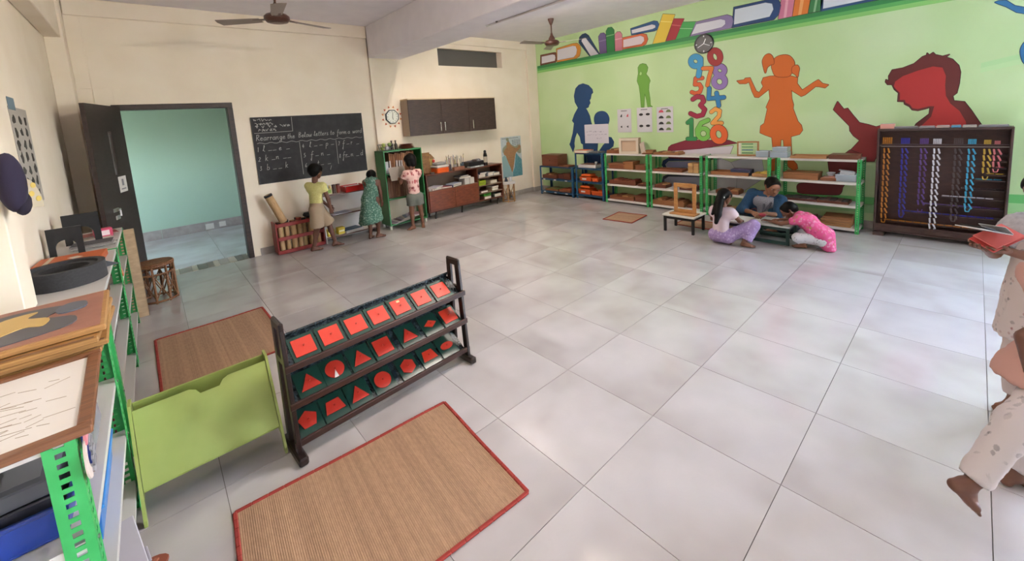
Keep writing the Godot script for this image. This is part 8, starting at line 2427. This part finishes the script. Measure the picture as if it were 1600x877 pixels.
	cloth(t, o, "cardigan", rough_mat("navycardigan", noise_tex(204, 0.04, [[0.0, "17364f"], [1.0, "22496a"]]), 0.9, V(4, 4, 4)), [[V(5.87, 0.2, -1.66), V(5.83, 0.39, -1.61), 0.1, 0.085], [V(5.87, 0.2, -1.86), V(5.83, 0.41, -1.83), 0.105, 0.09], [V(5.88, 0.42, -1.72), V(5.9, 0.2, -1.76), 0.09, 0.1], [J.sL, J.eL, 0.068, 0.058], [J.sR, J.eR, 0.07, 0.058], [J.eR, (J.eR as Vector3).lerp(J.wR, 0.3), 0.056, 0.05], [J.sL, J.sR, 0.055, 0.06]], 0.03, 0.01, 0.0115)
	cloth(t, o, "trousers", mat("2f3440", 0.9), trousers(J, 0.88, 0.015, 1.8, 0.01), 0.03, 0.01, 0.014)
	hair(t, J, 1.0, [[V(0, 0.05, -0.1), V(0, 0.02, -0.13), 0.045, 0.04], [V(0, 0.0, -0.08), V(0, -0.03, -0.07), 0.05, 0.04]], "0c0908", 0.007, 0.04)
	obj("dupatta", Geo.new().tube([V(-0.06, 0.45, 0.13), V(-0.14, 0.36, 0.1), V(-0.16, 0.28, 0.04), V(-0.15, 0.2, 0.0)], 0.014, 8).tube([V(-0.02, 0.46, -0.02), V(-0.12, 0.37, 0.03), V(-0.16, 0.28, 0.03)], 0.012, 8), mat("4d4d57", 0.9), t)
	obj("bangle", Geo.new().tube([V(-0.235, 0.322, -0.03), V(-0.215, 0.3, -0.085), V(-0.215, 0.262, -0.085), V(-0.235, 0.25, -0.04), V(-0.245, 0.285, -0.01), V(-0.235, 0.322, -0.03)], 0.005, 6), mat("5a1f1c", 0.4), t)
	var ro := thing("craft_piece", "small crimson craft piece held between the teacher's hands over the table", "craft", V(5.465, 0.262, -1.66))
	obj("body", Geo.new().ball(V(0, 0.02, 0), V(0.03, 0.02, 0.035), 12, 8), mat("8e1f35", 0.6), ro)
	obj("tip", Geo.new().ball(V(0.0, 0.03, 0.03), V(0.012, 0.012, 0.016), 8, 6), mat("b0405a", 0.6), ro)
	# 6 child in pink leaning on the table
	J = {"dF": V(-0.25, -0.75, -0.6), "H": V(5.37, 0.395, -1.355), "N": V(5.37, 0.345, -1.25), "C": V(5.365, 0.3, -1.18), "P": V(5.36, 0.15, -1.03),
		"sL": V(5.285, 0.325, -1.235), "eL": V(5.25, 0.262, -1.4), "wL": V(5.33, 0.258, -1.55), "sR": V(5.45, 0.32, -1.22), "eR": V(5.52, 0.27, -1.33), "wR": V(5.47, 0.255, -1.47),
		"hL": V(5.32, 0.12, -1.03), "kL": V(5.265, 0.125, -1.245), "aL": V(5.29, 0.055, -1.2), "hR": V(5.42, 0.12, -1.03), "kR": V(5.46, 0.13, -1.235), "aR": V(5.44, 0.055, -1.15),
		"dfL": V(-0.25, 0, -0.9), "dfR": V(0.1, 0, -0.9), "dpL": V(0, -1, 0), "dpR": V(0, -1, 0), "dLook": V(-0.35, -0.62, -0.7), "dUp": V(-0.2, 0.75, -0.62), "hs": 0.82}
	o = V(5.36, 0, -1.15)
	t = thing("person", "child in a bright pink dress and dotted leggings leaning on the green-legged table", "person", o)
	body(t, J, 0.62, brown, 0.3, 0.3)
	cloth(t, o, "leggings", print_mat("dotted", "cfd0d6", ["5d6068", "7a7d85"], 40, 2, 4, 5.0, 64), trousers(J, 0.62, 0.012, 1.7), 0.02, 0.006, 0.0105)
	cloth(t, o, "dress", print_mat("pinkdress", "cf4f83", ["dd86ad", "b03b6c", "d9a3b8", "9c7f4a"], 60, 3, 8, 4.0, 65), [[J.P, J.C, 0.1, 0.1, J.dF, 1.1], [J.C, J.N, 0.09, 0.06], [J.sL, J.sR, 0.05, 0.05], [J.sL, (J.sL as Vector3).lerp(J.eL, 0.35), 0.045, 0.045], [J.sR, (J.sR as Vector3).lerp(J.eR, 0.35), 0.045, 0.045], [V(5.36, 0.16, -1.03), V(5.35, 0.03, -0.97), 0.105, 0.06, V(1, 0, 0), 0.85]], 0.03, 0.014, 0.0105, [[V(5.3, 0.008, -1), V(0, -1, 0)]])
	hair(t, J, 0.82, [[V(0, 0.0, -0.08), V(0, -0.03, -0.08), 0.04, 0.03]])
	# 7 child holding a red folder at the edge of the room
	J = {"dF": V(-0.8, 0, -0.6), "H": V(3.085, 1.165, 0.245), "N": V(3.1, 1.03, 0.26), "C": V(3.1, 0.9, 0.265), "P": V(3.1, 0.62, 0.27),
		"sL": V(3.035, 0.965, 0.345), "eL": V(2.99, 0.845, 0.26), "wL": V(2.9, 0.895, 0.135), "sR": V(3.165, 0.965, 0.18), "eR": V(3.08, 0.83, 0.1), "wR": V(2.93, 0.9, 0.06),
		"hL": V(3.06, 0.58, 0.32), "kL": V(3.05, 0.32, 0.32), "aL": V(3.06, 0.055, 0.33), "hR": V(3.14, 0.58, 0.22), "kR": V(3.13, 0.32, 0.21), "aR": V(3.14, 0.055, 0.21),
		"dfL": V(-0.8, 0, -0.5), "dfR": V(-0.8, 0, -0.6), "dpL": V(0.2, 1, -0.2), "dpR": V(0.1, 1, 0.2), "dhL": V(-0.75, 0.05, -0.6), "dhR": V(-0.85, 0.05, -0.2), "dLook": V(-0.75, -0.45, -0.45), "dUp": V(-0.3, 0.9, -0.2), "hs": 0.86}
	o = V(3.1, 0, 0.27)
	t = thing("person", "child in a grey frilled top and printed trousers holding a red folder", "person", o)
	body(t, J, 0.7, brown, 0.4, 0.4)
	cloth(t, o, "top", rough_mat("frill", noise_tex(205, 0.04, [[0.0, "8f8d92"], [0.5, "a9a7ab"], [1.0, "bdbabd"]]), 0.9, V(4, 4, 4)), shirt(J, 0.7, 0.02, 0.7, 0.75), 0.025, 0.014, 0.0115)
	cloth(t, o, "tunic", print_mat("inkprint", "bfb2ad", ["4d4a4c", "8a5a58", "6b6a6e"], 26, 2, 4, 4.0, 66), [[V(3.1, 0.86, 0.265), V(3.08, 0.42, 0.26), 0.11, 0.15, J.dF, 1.1]], 0.02, 0.012, 0.0115, [[V(3.1, 0.43, 0.27), V(0, -1, 0)]])
	cloth(t, o, "trousers", mat("b9aaa4", 0.9), trousers(J, 0.7, 0.014, 1.85), 0.02, 0.008, 0.0115)
	hair(t, J, 0.86, [])
	var rf := thing("folder", "red card folder held by the child in the grey frilled top", "folder", V(2.885, 0.955, 0.1), 0.0)
	var fb := look_basis(V(-0.5, 0.75, 0.1), V(-0.6, -0.3, -0.5))
	obj("cover", Geo.new().box(Vector3.ZERO, V(0.1, 0.16, 0.006), 0.002, fb), mat("b8423f", 0.5), rf)
	obj("cover", Geo.new().box(fb * V(0, -0.005, 0.012), V(0.095, 0.15, 0.006), 0.002, fb * Basis(Vector3.RIGHT, 0.1)), mat("c8605a", 0.5), rf)
	var wbk := thing("booklet", "white booklet with a black inner page resting on the red folder", "booklet", V(2.83, 1.0, 0.055), 0.0)
	var wb := look_basis(V(0.25, 0.95, 0.1), V(-0.74, 0.1, -0.66))
	obj("page", Geo.new().box(Vector3.ZERO, V(0.11, 0.15, 0.004), 0.001, wb), mat("d0cfcf", 0.6), wbk)
	obj("inner_page", Geo.new().box(wb * V(0, 0.0, 0.006), V(0.1, 0.12, 0.003), 0.001, wb * Basis(Vector3.RIGHT, 0.06)), mat("1b1c1f", 0.5), wbk)
	obj("curled_page", Geo.new().box(wb * V(0, -0.055, 0.016), V(0.108, 0.05, 0.003), 0.001, wb * Basis(Vector3.RIGHT, 0.5)), mat("c6c7c9", 0.6), wbk)
	# 8 child walking out of the picture
	J = {"dF": V(0.63, 0, 0.77), "H": V(2.5, 1.1, 0.34), "N": V(2.46, 0.97, 0.3), "C": V(2.44, 0.85, 0.28), "P": V(2.41, 0.62, 0.25),
		"sL": V(2.53, 0.91, 0.2), "eL": V(2.62, 0.73, 0.27), "wL": V(2.68, 0.62, 0.4), "sR": V(2.37, 0.91, 0.33), "eR": V(2.28, 0.72, 0.29), "wR": V(2.3, 0.56, 0.36),
		"hL": V(2.46, 0.58, 0.22), "kL": V(2.52, 0.34, 0.26), "aL": V(2.5, 0.055, 0.19), "hR": V(2.37, 0.58, 0.28), "kR": V(2.225, 0.44, 0.165), "aR": V(2.083, 0.205, 0.055),
		"dfL": V(0.6, 0, 0.75), "dfR": V(0.42, -0.75, 0.52), "duR": V(0.5, 0.6, 0.6), "dpL": V(-0.6, 0, 0.5), "dpR": V(0.7, 0, -0.4), "dLook": V(0.63, -0.1, 0.77), "dUp": Vector3.UP, "hs": 0.86}
	J.sL = V(2.53, 0.91, 0.2)
	J.eR = V(2.275, 0.745, 0.165)
	J.wR = V(2.285, 0.59, 0.19)
	J.sR = V(2.36, 0.91, 0.31)
	o = V(2.42, 0, 0.24)
	t = thing("person", "child in a pink top and white printed leggings walking barefoot out past the frame edge", "person", o)
	body(t, J, 0.7, dark, 0.4, 0.3)
	cloth(t, o, "leggings", print_mat("owlprint", "c6bcbc", ["5a5558", "6b6669", "8d8588"], 22, 3, 5, 4.0, 67), trousers(J, 0.7, 0.014, 1.9), 0.02, 0.008, 0.0105)
	cloth(t, o, "top", mat("b58a80", 0.9), shirt(J, 0.7, 0.016, 0.4, 1.0) + [[J.P, V(2.37, 0.55, 0.21), 0.11, 0.13, J.dF, 1.1]], 0.02, 0.01, 0.0105, [[V(2.4, 0.55, 0.2), V(0, -1, 0)]])
	hair(t, J, 0.86, [[V(0, 0.0, -0.07), V(0, -0.07, -0.07), 0.05, 0.04]])
